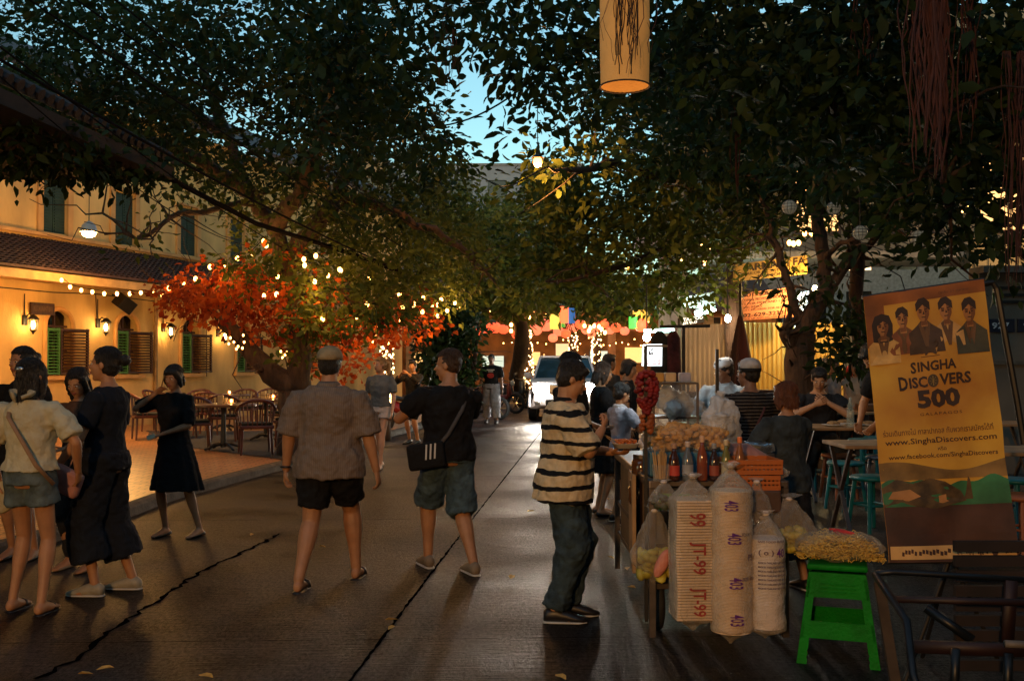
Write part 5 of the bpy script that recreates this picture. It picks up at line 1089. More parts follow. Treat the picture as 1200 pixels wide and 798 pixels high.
plate_stack(857, 573, 738, 5.30, .108, 'tallest clear bag of round foam plates marked 403 in purple, in the middle', foam, [('403', -.25, .67, .075, .055 * 1.0, 1, 'purple'), ('403', -.12, .50, .075, .06, 1, 'purple'), ('403', -.05, .27, .075, .06, 1, 'purple'), ('403', -.02, .08, .075, .06, 1, 'purple'), ('FOAM PLATE 403', .75, .52, .02, .13, 0, 'grey'), ('PS 6', .8, .40, .035, .07, 0, 'grey'), ('SIZE 403 x 100', .75, .29, .018, .13, 0, 'grey')])
plate_stack(898, 629, 733, 5.30, .094, 'shorter clear bag of white round plates marked 40, at the right', foamw, [('40', .45, .40, .045, .05, 0, 'purple'), ('SAFE FOOD PLATE', 0, .46, .012, .15, 0, 'grey'), ('( o )', -.3, .40, .035, .08, 0, 'grey')] + [('MADE IN THAILAND KEEP CLEAN', .05, .35 - k * .022, .010, .16, 0, 'grey') for k in range(7)])
plate_stack(812, 585, 722, 5.36, .116, 'square clear bag of foam boxes marked JT-99 in orange red, at the left', foam, [('99', 0.0, .53, .09, .07, 1, 'red'), ('JT-99', .0, .33, .09, .17, 1, 'red'), ('JT-99', 0.0, .10, .09, .15, 1, 'red')], True)
# smaller bags: yellow lime bag, pale bags at the sides
lime = mat('lime_yellow', (.45, .38, .05), .6, .4, 9)
def hung_bag(px, py0, py1, d, w_, label, fm, n, fs_, seed):
    a = P(px, py0, d); b = P(px, py1, d); t = empty('hanging_bag', (b.x, d, b.z), 0, label, 'bag', 'clear bags of food hung on the cart'); H_ = a.z - b.z
    def f(u, v):
        k = math.sin(min(1, v / .35) * PI / 2) if v < .35 else (1 - ((v - .35) / .65) ** 1.25 * .93 if v < .93 else .07 + (v - .93) * 6)
        a_ = 2 * PI * u; k *= 1 + .07 * math.cos(a_ * 6); return (math.cos(a_) * w_ / 2 * max(k, .05), math.sin(a_) * w_ * .36 * max(k, .05), H_ * v)
    film(f, 36, 30, 'bag_film', poly_d, t, seed, .014)
    q = MB(); rr = random.Random(seed)
    for _ in range(n):
        a_ = rr.uniform(0, 6.28); r_ = w_ * .38 * math.sqrt(rr.random()); z = H_ * rr.uniform(.08, .42); q.ell((math.cos(a_) * r_, math.sin(a_) * r_ * .6, z), tuple(fs_ * rr.uniform(.5, 1.2) for _ in range(3)), 8, 6, Matrix.Rotation(rr.uniform(0, 3), 3, 'X'))
    o = q.build('filling', fm, t, True); o['kind'] = 'stuff'
    q = MB(); q.lathe((0, 0, H_ * .93), [(.012, -.01), (.02, 0), (.012, .01)], 10); q.build('tie', foamw, t); return t
hung_bag(767, 592, 682, 5.55, .25, 'bulging clear bag of limes and greens hanging lowest at the left corner', lime, 60, .032, 3)
q = MB(); q.ell((0, 0, 0), (.035, .02, .085), 12, 8, Matrix.Rotation(R(25), 3, 'Y')); b = P(776, 660, 5.47); thing_mesh(q, 'pink_packet', mat('pink_packet', (.55, .2, .14), .5, .2, 9, .5, 40), 'pink packet showing through the bag of limes', 'packet', smooth=True, loc=b)
hung_bag(778, 562, 598, 5.45, .16, 'small clear bag with a knotted neck, left above the foam boxes', mat('dark_greens', (.05, .06, .03), .6), 20, .02, 11)
hung_bag(925, 580, 648, 5.5, .30, 'wide clear bag of yellow noodles hung right of the plate stacks', lime, 70, .028, 13)
hung_bag(887, 560, 625, 5.45, .17, 'empty clinging clear bag tied above the shorter plate stack', mat('clearish', (.3, .25, .2), .4), 8, .012, 17)
# jars and dim goods on the left part of the cart
for k, (px, py, d, c, lb) in enumerate(((742, 560, 6.1, (.12, .05, .02), 'steel lidded jar of dark sauce at the left corner of the cart'), (738, 590, 6.2, (.10, .04, .02), 'squat jar on the shelf below the steel lidded one'))):
    p = P(px, py, d); t = empty('glass_jar', (p.x + .05, d, p.z), 0, lb, 'jar', None); q = MB(); q.lathe((0, 0, 0), [(.05, 0), (.06, .02), (.06, .1), (.045, .12)], 16); q.build('glass', mat('jar_dark', c, .1, .3, 9, spec=1), t, True); q = MB(); q.lathe((0, 0, 0), [(.05, .12), (.05, .145)], 16); q.build('lid', steel, t)
# flower garland on a thin pole at the left front corner
t = empty('garland', P(758, 460, 5.6), 0, 'red flower garland hanging from the thin black pole of the cart', 'garland'); q = MB(); rd2 = random.Random(6)
for k in range(150):
    a_ = rd2.uniform(0, 6.28); u = rd2.random(); z = .12 - .24 * u; r_ = .058 * math.sin(PI * min(.97, u + .08)) ** .6; q.ell((math.cos(a_) * r_, math.sin(a_) * r_ * .7, z), (.017, .017, .013), 7, 5)
q.build('red_flowers', mat('flower_red', (.20, .008, .006), .7, .4, 20), t, True).name = 'flower_ring'
q = MB()
for k in range(50):
    z = -.12 - .1 * rd2.random(); a_ = rd2.uniform(0, 6.28); q.ell((math.cos(a_) * .03, math.sin(a_) * .03, z), (.016, .016, .013), 7, 5)
q.build('orange_flowers', mat('flower_orange', (.34, .08, .012), .7, .3, 20), t, True).name = 'flower_tail'
pt = P(757, 395, 5.6); q = MB(); q.bar((pt.x, 5.62, .1), (pt.x, 5.62, pt.z - .05), .018); q.bar((pt.x, 5.62, pt.z - .05), (pt.x + .12, 5.6, pt.z - .05), .012); thing_mesh(q, 'thin_pole', black, 'thin black pole carrying the red flower garland', 'pole')
# glass display case on the rear part of the cart
t = empty('display_case', (1.19, 7.45, CT), 0, 'small glass and aluminium display case at the back of the cart', 'display case')
q = MB()
for x in (-.16, .16):
    for y in (-.2, .2): q.bar((x, y, 0), (x, y, .50), .018)
for z in (.0, .25, .50):
    for y in (-.2, .2): q.bar((-.16, y, z), (.16, y, z), .014)
    for x in (-.16, .16): q.bar((x, -.2, z), (x, .2, z), .014)
q.build('frame', steel, t); q = MB(); q.box((0, 0, .25), (.31, .38, .008)); q.box((0, 0, .01), (.31, .38, .008)); q.box((0, 0, .5), (.31, .38, .006)); q.build('shelf', steel, t)
q = MB(); q.box((0, -.2, .25), (.3, .004, .5)); q.build('pane', mat('pane_clear', (.8, .8, .8), .05, alpha=.12, spec=1), t)
for k, (x, c, lb) in enumerate(((-.10, (.5, .25, .05), 'orange box on top of the display case'), (-.01, (.6, .4, .2), 'cream tub on top of the display case'), (.10, (.4, .36, .42), 'lilac white tray on top of the display case'))):
    q = MB(); q.box((0, 0, .035), (.08, .12, .07), bev=.012); thing_mesh(q, 'food_tub', mat('tub%d' % k, c, .5), lb, 'tub', loc=(1.19 + x, 7.45, CT + .506))
for k in range(7):
    c = [(.05, .4, .08), (.1, .3, .35), (.4, .1, .3), (.5, .4, .1), (.05, .3, .3), (.5, .45, .4), (.3, .05, .03)][k]; q = MB(); q.lathe((0, 0, 0), [(.016, 0), (.019, .01), (.018, .09), (.012, .11), (.012, .13)], 10)
    thing_mesh(q, 'condiment_bottle', mat('cond%d' % k, c, .25), ['green', 'blue grey', 'purple', 'mustard', 'teal', 'cream', 'dark red'][k] + ' condiment bottle in the lower display case', 'bottle', 'condiment bottles in the display case', True, loc=(1.06 + k * .042, 7.3, CT + .02))
# rear table with bowls and bags (vendors stand behind it)
t = empty('prep_table', (1.75, 8.5, 0), 0, 'long dark preparation table in front of the vendor with the headband', 'table'); q = MB(); q.box((0, 0, .86), (1.2, .9, .04), bev=.01); q.build('tabletop', steel, t)
for x in (-.55, .55):
    for y in (-.4, .4): q = MB(); q.box((x, y, .42), (.04, .04, .84)); q.build('leg', black, t)
p = P(820, 468, 8.3); t = empty('green_basin', (p.x, 8.4, .94), 0, 'green plastic basin holding a white bag, before the headband vendor', 'basin'); q = MB(); q.lathe((0, 0, 0), [(.12, 0), (.17, .1), (.18, .105)], 24); q.build('basin', mat('basin_green', (.02, .28, .17), .35), t, True)
q = MB(); q.lathe((0, 0, 0), [(.14, -.06), (.14, 0)], 20); q.build('stand', steel, t)
plastic_bag((p.x - .02, 8.4, 1.02), .24, .22, 'white carrier bag with looped handles in the green basin', white_bag, 12)
p = P(832, 487, 7.7); t = empty('noodle_mound', (p.x, 7.75, .93), 0, 'mound of yellow noodles with a red wrapper in a clear bag', 'noodles'); q = MB(); q.ell((0, 0, .05), (.17, .13, .12), 20, 12); q.build('mound', mat('noodle_y', (.5, .32, .10), .6, .3, 40, .9, 60), t, True); q = MB(); q.box((.02, -.118, .07), (.12, .02, .035), rot=Matrix.Rotation(R(-10), 3, 'Y')); q.build('wrapper', mat('wrap_red', (.5, .03, .02), .5), t)
q = MB(); q.lathe((0, 0, 0), [(.2, 0), (.22, .03)], 24); q.build('tray', steel, t)
rd4 = random.Random(12)
for k, (px, py, d, kind, c, lb) in enumerate(((808, 492, 8.2, 'cup', (.5, .45, .4), 'stack of pale cups on the preparation table, left'), (817, 494, 8.3, 'cup', (.45, .08, .04), 'red cup beside the pale stack on the preparation table'), (862, 497, 8.2, 'box', (.1, .3, .12), 'green carton on the preparation table'), (795, 500, 7.0, 'cup', (.1, .35, .4), 'blue cup in front of the display case'), (806, 503, 6.9, 'box', (.5, .35, .08), 'small yellow carton in front of the display case'), (826, 500, 7.2, 'cup', (.55, .5, .45), 'white cup right of the yellow carton'), (836, 478, 8.4, 'box', (.5, .06, .05), 'red carton beside the green basin'), (782, 520, 6.4, 'cup', (.4, .2, .05), 'amber tumbler behind the cracker bag'))):
    p = P(px, py, d); zz = CT if d < 8 else .88; q = MB()
    if kind == 'cup': q.lathe((0, 0, 0), [(.028, 0), (.038, .1), (.034, .1), (.026, .008)], 16)
    else: q.box((0, 0, .05), (.09, .06, .1), bev=.004)
    thing_mesh(q, 'cup' if kind == 'cup' else 'carton', mat('ware%d' % k, c, .4, .15, 20), lb, 'cup' if kind == 'cup' else 'carton', None, kind == 'cup', (p.x, d, zz), rd4.uniform(0, 1))
# ---- green stool with the noodle bag on it
gst = mat('stool_green', (.001, .17, .008), .6, .2, 9, .3, 60, spec=.15)
t = empty('plastic_stool', G(982, 768), R(-18), 'bright green moulded plastic stool in the foreground with noodles on top', 'stool')
SH = .50; a0 = .135; a1 = .205
q = MB(); q.box((0, 0, SH - .012), (a0 * 2 + .03, a0 * 2 + .03, .03), bev=.012); q.build('seat', gst, t)
def lp(x, y, z): k = 1 - z / SH; s_ = a0 + (a1 - a0) * k; return Vector((x * s_, y * s_, z))
cor = [(-1, -1), (1, -1), (1, 1), (-1, 1)]
for x, y in cor:
    q = MB()
    zs = [0, .02, .035, .05, .065, .08, .2, .44]; hw = [.034, .034, .030, .033, .029, .032, .028, .026]
    vs = []
    for z, h_ in zip(zs, hw):
        c = lp(x, y, z)
        for dx, dy in ((0, 0), (-x, 0), (-x * 1.0, 0), (0, 0), (0, 0), (0, -y)): pass
        L_ = [(0, 0), (-x * h_ * 1.5, 0), (-x * h_ * 1.5, -y * .012), (-x * .012, -y * .012), (-x * .012, -y * h_ * 1.5), (0, -y * h_ * 1.5)]
        vs += [(c.x + a, c.y + b, z) for a, b in L_]
    q.add(vs, [(i * 6 + k, i * 6 + (k + 1) % 6, (i + 1) * 6 + (k + 1) % 6, (i + 1) * 6 + k) for i in range(len(zs) - 1) for k in range(6)] + [(5, 4, 3, 2, 1, 0)]); q.build('leg', gst, t)
for i in range(4):
    A0, B0 = cor[i], cor[(i + 1) % 4]; q = MB()
    for z0, z1, inn in ((.335, .46, 0), (.13, .215, 0)):
        a = lp(*A0, z0); b = lp(*B0, z0); c = lp(*B0, z1); d_ = lp(*A0, z1); n_ = Vector(((A0[0] + B0[0]) / 2, (A0[1] + B0[1]) / 2, 0))
        q.prism([a, b, c, d_], -n_ * .003, -n_ * .011)
    for z in (.365, .385, .405):
        a = lp(*A0, z).lerp(lp(*B0, z), .2); b = lp(*A0, z).lerp(lp(*B0, z), .8); q.bar(a, b, .006)
    q.build('apron', gst, t)
g = G(982, 768)
t = empty('noodle_bag', (g.x + .01, g.y, SH + .008), R(-14), 'clear pillow bag of yellow dried noodles with red print on the green stool', 'bag of noodles')
def pil(u, v):
    a = 2 * PI * u; th = PI * v; sx = math.sin(th) ** .45; x, y = rrect(u, .225 * sx, .15 * sx); return (x, y, .075 - .075 * math.cos(th) * (1 - .3 * abs(x) / .2))
film(pil, 56, 22, 'bag_film', film_mat('noodle_film', (.6, .5, .36), .04, .5), t, 21, .016)
q = MB(); rd3 = random.Random(2)
for k in range(900):
    x = rd3.uniform(-.19, .19); y = rd3.uniform(-.12, .12); z = .015 + rd3.uniform(0, .125) * (1 - (abs(x) / .2) ** 3); an = rd3.uniform(0, 6.28); pts = []
    for j in range(5): pts.append((x + math.cos(an) * j * .012 , y + math.sin(an) * j * .012, z + .007 * math.sin(j * 2.2 + k))); an += rd3.uniform(-.8, .8)
    q.tube(pts, .0024, 4)
o = q.build('noodles', mat('noodle_yellow', (.75, .48, .08), .5, .25, 20), t, True); o['kind'] = 'stuff'; o.name = 'noodle_heap'
q = MB()
for k in range(9):
    an = k * .4 - 1.4; q.tube([(-.03 + math.cos(an) * .02, .0 + math.sin(an) * .02, .154), (-.03 + math.cos(an) * .06, math.sin(an) * .05, .150), (-.02 + math.cos(an) * .10, math.sin(an) * .07, .14)], [.006, .005, .002], 5)
q.build('print', mat('print_red', (.55, .03, .03), .6), t)
# ---- blue stools and folding tables of the pavement eatery
blu = mat('stool_blue', (.006, .15, .18), .4, .08, 4); brn = mat('stool_brown', (.30, .09, .03), .5, .1, 4)
def stool2(label, m_, loc_, rz, grp):
    t = empty('plastic_stool', loc_, rz, label, 'stool', grp); q = MB(); q.lathe((0, 0, .45), [(.16, -.025), (.175, -.01), (.175, 0), (.16, .012)], 20); q.build('seat', m_, t, True)
    for k in range(4): a = PI / 4 + k * PI / 2; q = MB(); q.tube([(math.cos(a) * .13, math.sin(a) * .13, .43), (math.cos(a) * .19, math.sin(a) * .19, 0)], [.02, .016], 6); q.build('leg', m_, t)
    q = MB(); q.tube([(math.cos(a) * .155, math.sin(a) * .155, .22) for a in [PI / 4 + k * PI / 2 for k in range(5)]], .01, 5); q.build('stretcher', m_, t)
for px, d, m_, lb in ((990, 9.6, blu, 'turquoise stool under the near corner of the drinker table'), (1020, 8.4, blu, 'turquoise stool nearest the banner edge'), (1035, 10.2, mat('stool_grey', (.12, .13, .17), .5), 'grey blue stool behind the nearest turquoise one'), (982, 10.4, brn, 'brown stool beside the drinking man'), (1010, 12.5, blu, 'turquoise stool back under the far table'), (1028, 12.9, blu, 'turquoise stool furthest back beside the trunk'), (1190, 8.2, blu, 'turquoise stool seen right of the banner'), (1196, 7.2, brn, 'brown stool at the right edge of the picture')):
    p = P(px, 425, d); stool2(lb, m_, (p.x, d, .14), R(20), 'plastic stools of the pavement eatery')
def ftable(label, px, d, w_, dp, rz=0, px2=None):
    p = P(px, 425, d); t = empty('folding_table', (p.x, d, .14), rz, label, 'table', 'folding tables of the pavement eatery'); q = MB(); q.box((0, 0, .74), (w_, dp, .03), bev=.008); q.build('tabletop', wood_l, t)
    for x in (-w_ / 2 + .06, w_ / 2 - .06):
        for s_ in (-1, 1): q = MB(); q.bar((x, -s_ * dp * .42, .0), (x, s_ * dp * .42, .73), .03); q.build('leg', steel, t)
    return p
pA = ftable('wooden topped table where the drinking man sits', 1000, 10.4, 1.1, .7); ftable('near wooden table with its corner left of the banner', 1040, 8.2, .9, .6); ftable('far table before the seated women', 1010, 13.5, 1.2, .7); ftable('table right of the banner', 1190, 7.6, .7, .6); ftable('dark table at the far right behind the banner', 1150, 11, 1, .6)
TT = .14 + .757
for k, (dx, dy, lb) in enumerate(((-.25, -.12, 'white plate of food on the drinker table, left'), (.12, -.1, 'white plate of food on the drinker table, right'), (-.05, .16, 'white plate at the back of the drinker table'))):
    t = empty('plate', (pA.x + dx, 10.4 + dy, TT), 0, lb, 'plate', 'plates on the drinker table'); q = MB(); q.lathe((0, 0, 0), [(.06, 0), (.12, .018), (.115, .02)], 20); q.build('dish', mat('dish_white', (.5, .5, .48), .3), t, True); q = MB(); q.ell((0, 0, .03), (.07, .06, .025)); q.build('food', mat('food_brown', (.25, .14, .05), .7, .5, 30), t, True)
t = empty('glass_bottle', (pA.x - .12, 10.15, TT), 0, 'clear glass tumbler and bottle before the drinking man', 'bottle'); q = MB(); q.lathe((0, 0, 0), [(.035, 0), (.038, .02), (.036, .18), (.015, .26), (.014, .3)], 14); q.build('glass', mat('glass_bottle', (.5, .6, .55), .05, alpha=.35, spec=1), t, True)
q = MB(); q.box((0, 0, .05), (.3, .2, .1), bev=.02); pp = P(1020, 405, 13.4); thing_mesh(q, 'dark_bench_top', MATS['table_wood'], 'low wooden box on the far table', 'box', loc=(pp.x, 13.5, TT))
# benches below the corrugated fence
for px, d, w_, lb in ((830, 18, 1.4, 'dark low bench before the beige screen'), (905, 18, 1.9, 'dark low bench before the yellow fence'), (895, 15.5, .9, 'dark folded table beside the crooked trunk')):
    p = P(px, 440, d); t = empty('bench', (p.x, d, .1), 0, lb, 'bench'); q = MB(); q.box((0, 0, 1.0 if w_ < 1 else .9), (w_, .4, .06), bev=.01); q.build('seat', dwood, t); q = MB(); q.box((0, .18, .5), (w_, .04, .8)); q.build('back_panel', dwood, t)
    for x in (-w_ / 2 + .06, w_ / 2 - .06): q = MB(); q.box((x, 0, .44), (.05, .36, .86)); q.build('leg', dwood, t)
# ================================================================== PALE WALL WITH HOUSE NUMBERS (right edge)
t = empty('service_wall', (6.5, 12.6, 0), 0, 'pale concrete service wall with house number plates right of the banner', 'wall')
q = MB(); q.box((.35, .2, 1.35), (1.8, .3, 2.7)); q.build('wall', mat('pale_concrete', (.15, .13, .10), .85, .12, 2), t)
q = MB(); q.box((.35, .03, 1.55), (1.84, .06, .05)); q.box((.35, .03, 2.72), (1.9, .4, .08)); q.build('ledge', mat('pale_concrete2', (.12, .105, .08), .85), t)
for k in range(3): q = MB(); q.box((.15, .03, 2.5 - .09 * k), (1.0, .03, .035)); q.build('louvre', black, t)
for k, x in enumerate((-.30, .10)):
    q = MB(); q.box((x, .04, 2.02), (.36, .03, .17), bev=.004); pl = q.build('number_plate', mat('plate_navy', (.012, .014, .03), .5), t)
    q = MB(); put_text(q, '927' if k == 0 else '927/1', lambda u, v: Vector((u, .022, v)), x - .11, 1.98, x + .11, 2.06, .02); q.build('lettering', mat('letter_pale', (.7, .7, .7), .6), pl)
q = MB(); q.tube([P(1150, 333, 5.6), P(1163, 331, 5.6), P(1168, 338, 5.6), P(1192, 470, 5.6), P(1200, 520, 5.6)], .018, 8); thing_mesh(q, 'bent_rack', black, 'black bent metal rack standing behind the right side of the banner', 'rack')
# ================================================================== BANNER
bTL, bTR, bBL, bBR = P(1012, 348, 5.08), P(1153, 327, 4.98), P(1042, 659, 4.9), P(1194, 657, 4.82)
base = Vector(((bBL.x + bBR.x) / 2, (bBL.y + bBR.y) / 2, bBL.z))
def bn(u, v, off=0.0):
    p = bBL.lerp(bBR, u).lerp(bTL.lerp(bTR, u), v); n_ = (bBR - bBL).cross(bTL - bBL).normalized(); n_ = n_ if n_.y < 0 else -n_
    w_ = .016 * math.sin(u * 7 + v * 5) * math.sin(v * 9 + 1) + .004 * math.sin(v * 31 + u * 6) + .005 * math.sin(v * 17 - u * 13) * math.sin(u * 5 + 2)
    return p - base + n_ * (off + w_)
bm_ = mat('banner_cloth', (.52, .19, .02), .7, .3, 1.8, .3, 9, col2=(.72, .42, .04))
t = empty('banner', base, 0, 'tall leaning yellow banner reading SINGHA DISCOVERS 500', 'banner')
q = MB(); nu, nv = 14, 34; vs = [bn(i / nu, j / nv) for j in range(nv + 1) for i in range(nu + 1)] + [bn(i / nu, j / nv, -.004) for j in range(nv + 1) for i in range(nu + 1)]; N = (nu + 1) * (nv + 1)
fs = [(j * (nu + 1) + i, j * (nu + 1) + i + 1, (j + 1) * (nu + 1) + i + 1, (j + 1) * (nu + 1) + i) for j in range(nv) for i in range(nu)]; fs += [tuple(N + a for a in f[::-1]) for f in fs]; q.add(vs, fs); q.build('cloth', bm_, t, True)
def strip(q, pts, off=.002, n=None):
    """flat printed patch, cut finely enough to follow the cloth"""
    c = (sum(p[0] for p in pts) / len(pts), sum(p[1] for p in pts) / len(pts)); L = len(pts); R_ = 4; vs = [bn(*c, off)]
    for r_ in range(1, R_ + 1): vs += [bn(c[0] + (p[0] - c[0]) * r_ / R_, c[1] + (p[1] - c[1]) * r_ / R_, off) for p in pts]
    fs = [(0, 1 + k, 1 + (k + 1) % L) for k in range(L)] + [(1 + (r_ - 1) * L + k, 1 + r_ * L + k, 1 + r_ * L + (k + 1) % L, 1 + (r_ - 1) * L + (k + 1) % L) for r_ in range(1, R_) for k in range(L)]
    q.add(vs, fs)
def band(q, u0, u1, v0, v1, off, nx=16, ny=6, top=None):
    vs = []
    for j in range(ny + 1):
        for i in range(nx + 1):
            u = u0 + (u1 - u0) * i / nx; tv = (top(u) if top else v1); vs.append(bn(u, v0 + (tv - v0) * j / ny, off))
    q.add(vs, [(j * (nx + 1) + i, j * (nx + 1) + i + 1, (j + 1) * (nx + 1) + i + 1, (j + 1) * (nx + 1) + i) for j in range(ny) for i in range(nx)])
pr = lambda n_, c, v_=.25, s_=9: mat('print_' + n_, c, .75, v_, s_)
q = MB(); band(q, 0, 1, .955, 1.0, .0012, 20, 3); band(q, 0, .16, .80, .955, .0011, 6, 8); q.build('rust_print', pr('rustband', (.30, .09, .015), .5, 4), t)
land = MB(); band(land, .0, 1, .0, .2, .002, 20, 8); lo = land.build('dark_print', pr('dark', (.06, .022, .012), .5, 5), t)
q = MB(); band(q, .0, 1, .2, .3, .003, 30, 4, lambda u: .285 + .012 * math.sin(u * 9) + .008 * math.sin(u * 23)); q.build('sea_print', pr('sea', (.03, .14, .05), .5, 6), lo)
q = MB(); band(q, .0, 1, .295, .36, .0016, 30, 4, lambda u: .345 + .02 * math.sin(u * 6 + 1)); q.build('cloud_print', pr('cloud', (.22, .12, .03), .5, 6), lo)
q = MB(); strip(q, [(.0, .2), (.42, .19), (.66, .215), (.62, .25), (.5, .285), (.38, .30), (.28, .285), (.12, .30), (.0, .27)], .004); strip(q, [(.64, .22), (.71, .22), (.70, .29), (.685, .30), (.66, .245)], .005); q.build('island_print', pr('island', (.09, .05, .015), .6, 14), lo)
q = MB(); strip(q, [(.04, .23), (.2, .22), (.3, .235), (.22, .262), (.08, .255)], .005); strip(q, [(.44, .21), (.56, .205), (.5, .22), (.5, .24), (.44, .235)], .005); q.build('beach_print', pr('beach', (.45, .2, .06)), lo)
q = MB(); band(q, .015, .985, .01, .058, .004, 20, 3); lg = q.build('logo_strip', pr('strip', (.55, .33, .12), .15), t)
q = MB(); rd = random.Random(14)
for k, (u, w_) in enumerate(((.16, .06), (.3, .07), (.42, .08), (.56, .02), (.64, .03), (.74, .04), (.83, .025), (.92, .03))):
    if k == 6: strip(q, [(u + .024 * math.cos(a), .034 + .016 * math.sin(a)) for a in [2 * PI * j / 16 for j in range(16)]], .0055)
    else:
        for j in range(5): uu = u - w_ + 2 * w_ * j / 5; vv = .034 + rd.uniform(-.006, .006); strip(q, [(uu, vv - .006), (uu + w_ * .3, vv - .008), (uu + w_ * .36, vv + .006), (uu + .004, vv + .009)], .0055)
q.build('logo', pr('ink', (.05, .02, .015)), lg)
# five printed portraits
skinp = pr('skin', (.36, .15, .045), .2); hairp = pr('hair', (.025, .012, .008))
for i, (u, v, s_, jc, jn, longh) in enumerate(((.135, .875, .92, (.52, .30, .09), 'cream', True), (.30, .895, .86, (.20, .06, .02), 'rust', False), (.475, .91, 1.0, (.06, .03, .015), 'brown', False), (.66, .905, .95, (.48, .26, .08), 'sand', False), (.85, .89, .98, (.05, .045, .025), 'olive', False))):
    W_ = .062 * s_; Hh = .036 * s_; o_ = .0022 + (.0016 if i in (2,) else 0) + i * .0002
    el_ = lambda cx, cy, a, b, n=18, k0=0, k1=2 * PI: [(cx + a * math.cos(k0 + (k1 - k0) * j / n), cy + b * math.sin(k0 + (k1 - k0) * j / n)) for j in range(n)]
    q = MB(); strip(q, [(u - .14 * s_, v - .155 * s_), (u - .135 * s_, v - .075 * s_), (u - .06 * s_, v - .048 * s_), (u - .022, v - .03), (u + .022, v - .03), (u + .06 * s_, v - .048 * s_), (u + .135 * s_, v - .075 * s_), (u + .14 * s_, v - .155 * s_)], o_); bs = q.build('printed_figure', pr('jacket_' + jn, jc, .3, 14), t)
    if longh: q = MB(); strip(q, [(u - .085, v - .055), (u - .09, v + .01), (u - .06, v + .042), (u, v + .05), (u + .06, v + .04), (u + .085, v + .005), (u + .075, v - .055), (u + .04, v - .06), (u - .04, v - .06)], o_ + .0006); q.build('printed_hair', hairp, bs)
    q = MB(); strip(q, el_(u, v, W_ * .82, Hh), o_ + .0012); strip(q, [(u - .025, v - .055), (u + .025, v - .055), (u + .025, v - .02), (u - .025, v - .02)], o_ + .001); q.build('printed_face', skinp, bs)
    q = MB(); strip(q, [(u - W_ * .95, v + Hh * .1), (u - W_ * .98, v + Hh * .9), (u - W_ * .5, v + Hh * 1.4), (u + W_ * .3, v + Hh * 1.5), (u + W_ * .95, v + Hh * .95), (u + W_ * .95, v + Hh * .1), (u + W_ * .72, v + Hh * .55), (u, v + Hh * .75), (u - W_ * .7, v + Hh * .5)], o_ + .002) if not longh else strip(q, [(u - .06, v + .0), (u - .05, v + .035), (u, v + .045), (u + .055, v + .03), (u + .05, v + .005), (u + .02, v + .025)], o_ + .002)
    q.build('printed_hair', hairp, bs) if False else None
    sh_ = MB(); strip(sh_, [(u + .006, v + .03), (u + W_ * .8, v + .02), (u + W_ * .78, v - .012), (u + W_ * .4, v - .034), (u + .004, v - .036), (u + .014, v - .012)], o_ + .0016); strip(sh_, [(u - .025, v - .034), (u + .025, v - .034), (u + .022, v - .05), (u - .022, v - .05)], o_ + .0014)
    for k in (-1, 1): strip(sh_, [(u + k * .008, v + .010), (u + k * .038, v + .011), (u + k * .036, v - .004), (u + k * .012, v - .004)], o_ + .0018)
    sh_.build('printed_tone', pr('tone', (.17, .06, .018), .2), bs)
    for k in (-1, 1): strip(q, [(u + k * .012, v + .006), (u + k * .036, v + .008), (u + k * .036, v + .012), (u + k * .012, v + .010)], o_ + .0022); strip(q, el_(u + k * .023, v + .0005, .009, .0025, 8), o_ + .0022)
    strip(q, [(u - .02, v - .018), (u + .02, v - .018), (u + .012, v - .0215), (u - .012, v - .0215)], o_ + .0022); strip(q, [(u + .002, v + .004), (u + .012, v - .009), (u - .006, v - .0095)], o_ + .0022)
    q.build('printed_features', hairp, bs)
    q = MB(); strip(q, [(u - .05, v - .045), (u - .02, v - .035), (u, v - .10), (u + .02, v - .035), (u + .05, v - .045), (u + .012, v - .13), (u - .012, v - .13)], o_ + .0008); q.build('printed_collar', pr('collar', (.12, .055, .02)), bs)
# emblem: a small maned beast in profile
q = MB(); em = lambda L: [(.49 + (u - .51) * .8, .742 + (v - .68) * .55) for u, v in L]
strip(q, em([(.44, .735), (.47, .74), (.52, .735), (.565, .745), (.57, .715), (.575, .69), (.56, .69), (.55, .708), (.50, .708), (.475, .69), (.46, .69), (.465, .71), (.445, .715)]), .003)
strip(q, em([(.42, .765), (.435, .785), (.46, .79), (.485, .775), (.49, .745), (.47, .72), (.445, .72), (.45, .742), (.425, .745)]), .0036)
strip(q, em([(.44, .72), (.45, .705), (.43, .70), (.425, .71)]), .0036); strip(q, em([(.42, .683), (.6, .683), (.6, .679), (.42, .679)]), .003)
pts = [(.565, .735), (.59, .75), (.60, .77), (.575, .775), (.56, .765), (.57, .785), (.60, .792)]; pts = em(pts)
for a, b in zip(pts[:-1], pts[1:]): q.bar(bn(*a, .004), bn(*b, .004), .007, .002)
q.build('emblem', pr('emblem', (.05, .025, .012)), t)
tx = MB(); F = lambda u, v: bn(u, v, .0045)
put_text(tx, 'S', F, .33, .685, .375, .728, .035); put_text(tx, 'INGHA', F, .385, .689, .69, .726, .035)
put_text(tx, 'D', F, .22, .625, .295, .678, .035); put_text(tx, 'ISC', F, .305, .63, .45, .672, .035); put_text(tx, 'VERS', F, .545, .633, .80, .675, .035)
put_text(tx, '500', F, .35, .553, .70, .622, .05)
put_text(tx, 'GALAPAGOS', F, .36, .527, .70, .537, 0, 1.3)
put_text(tx, 'www.SinghaDiscovers.com', F, .06, .420, .95, .447, .012)
put_text(tx, 'www.facebook.com/SinghaDiscovers', F, .08, .368, .95, .39, .01)
tx.build('lettering', pr('letters', (.035, .016, .01)), t)
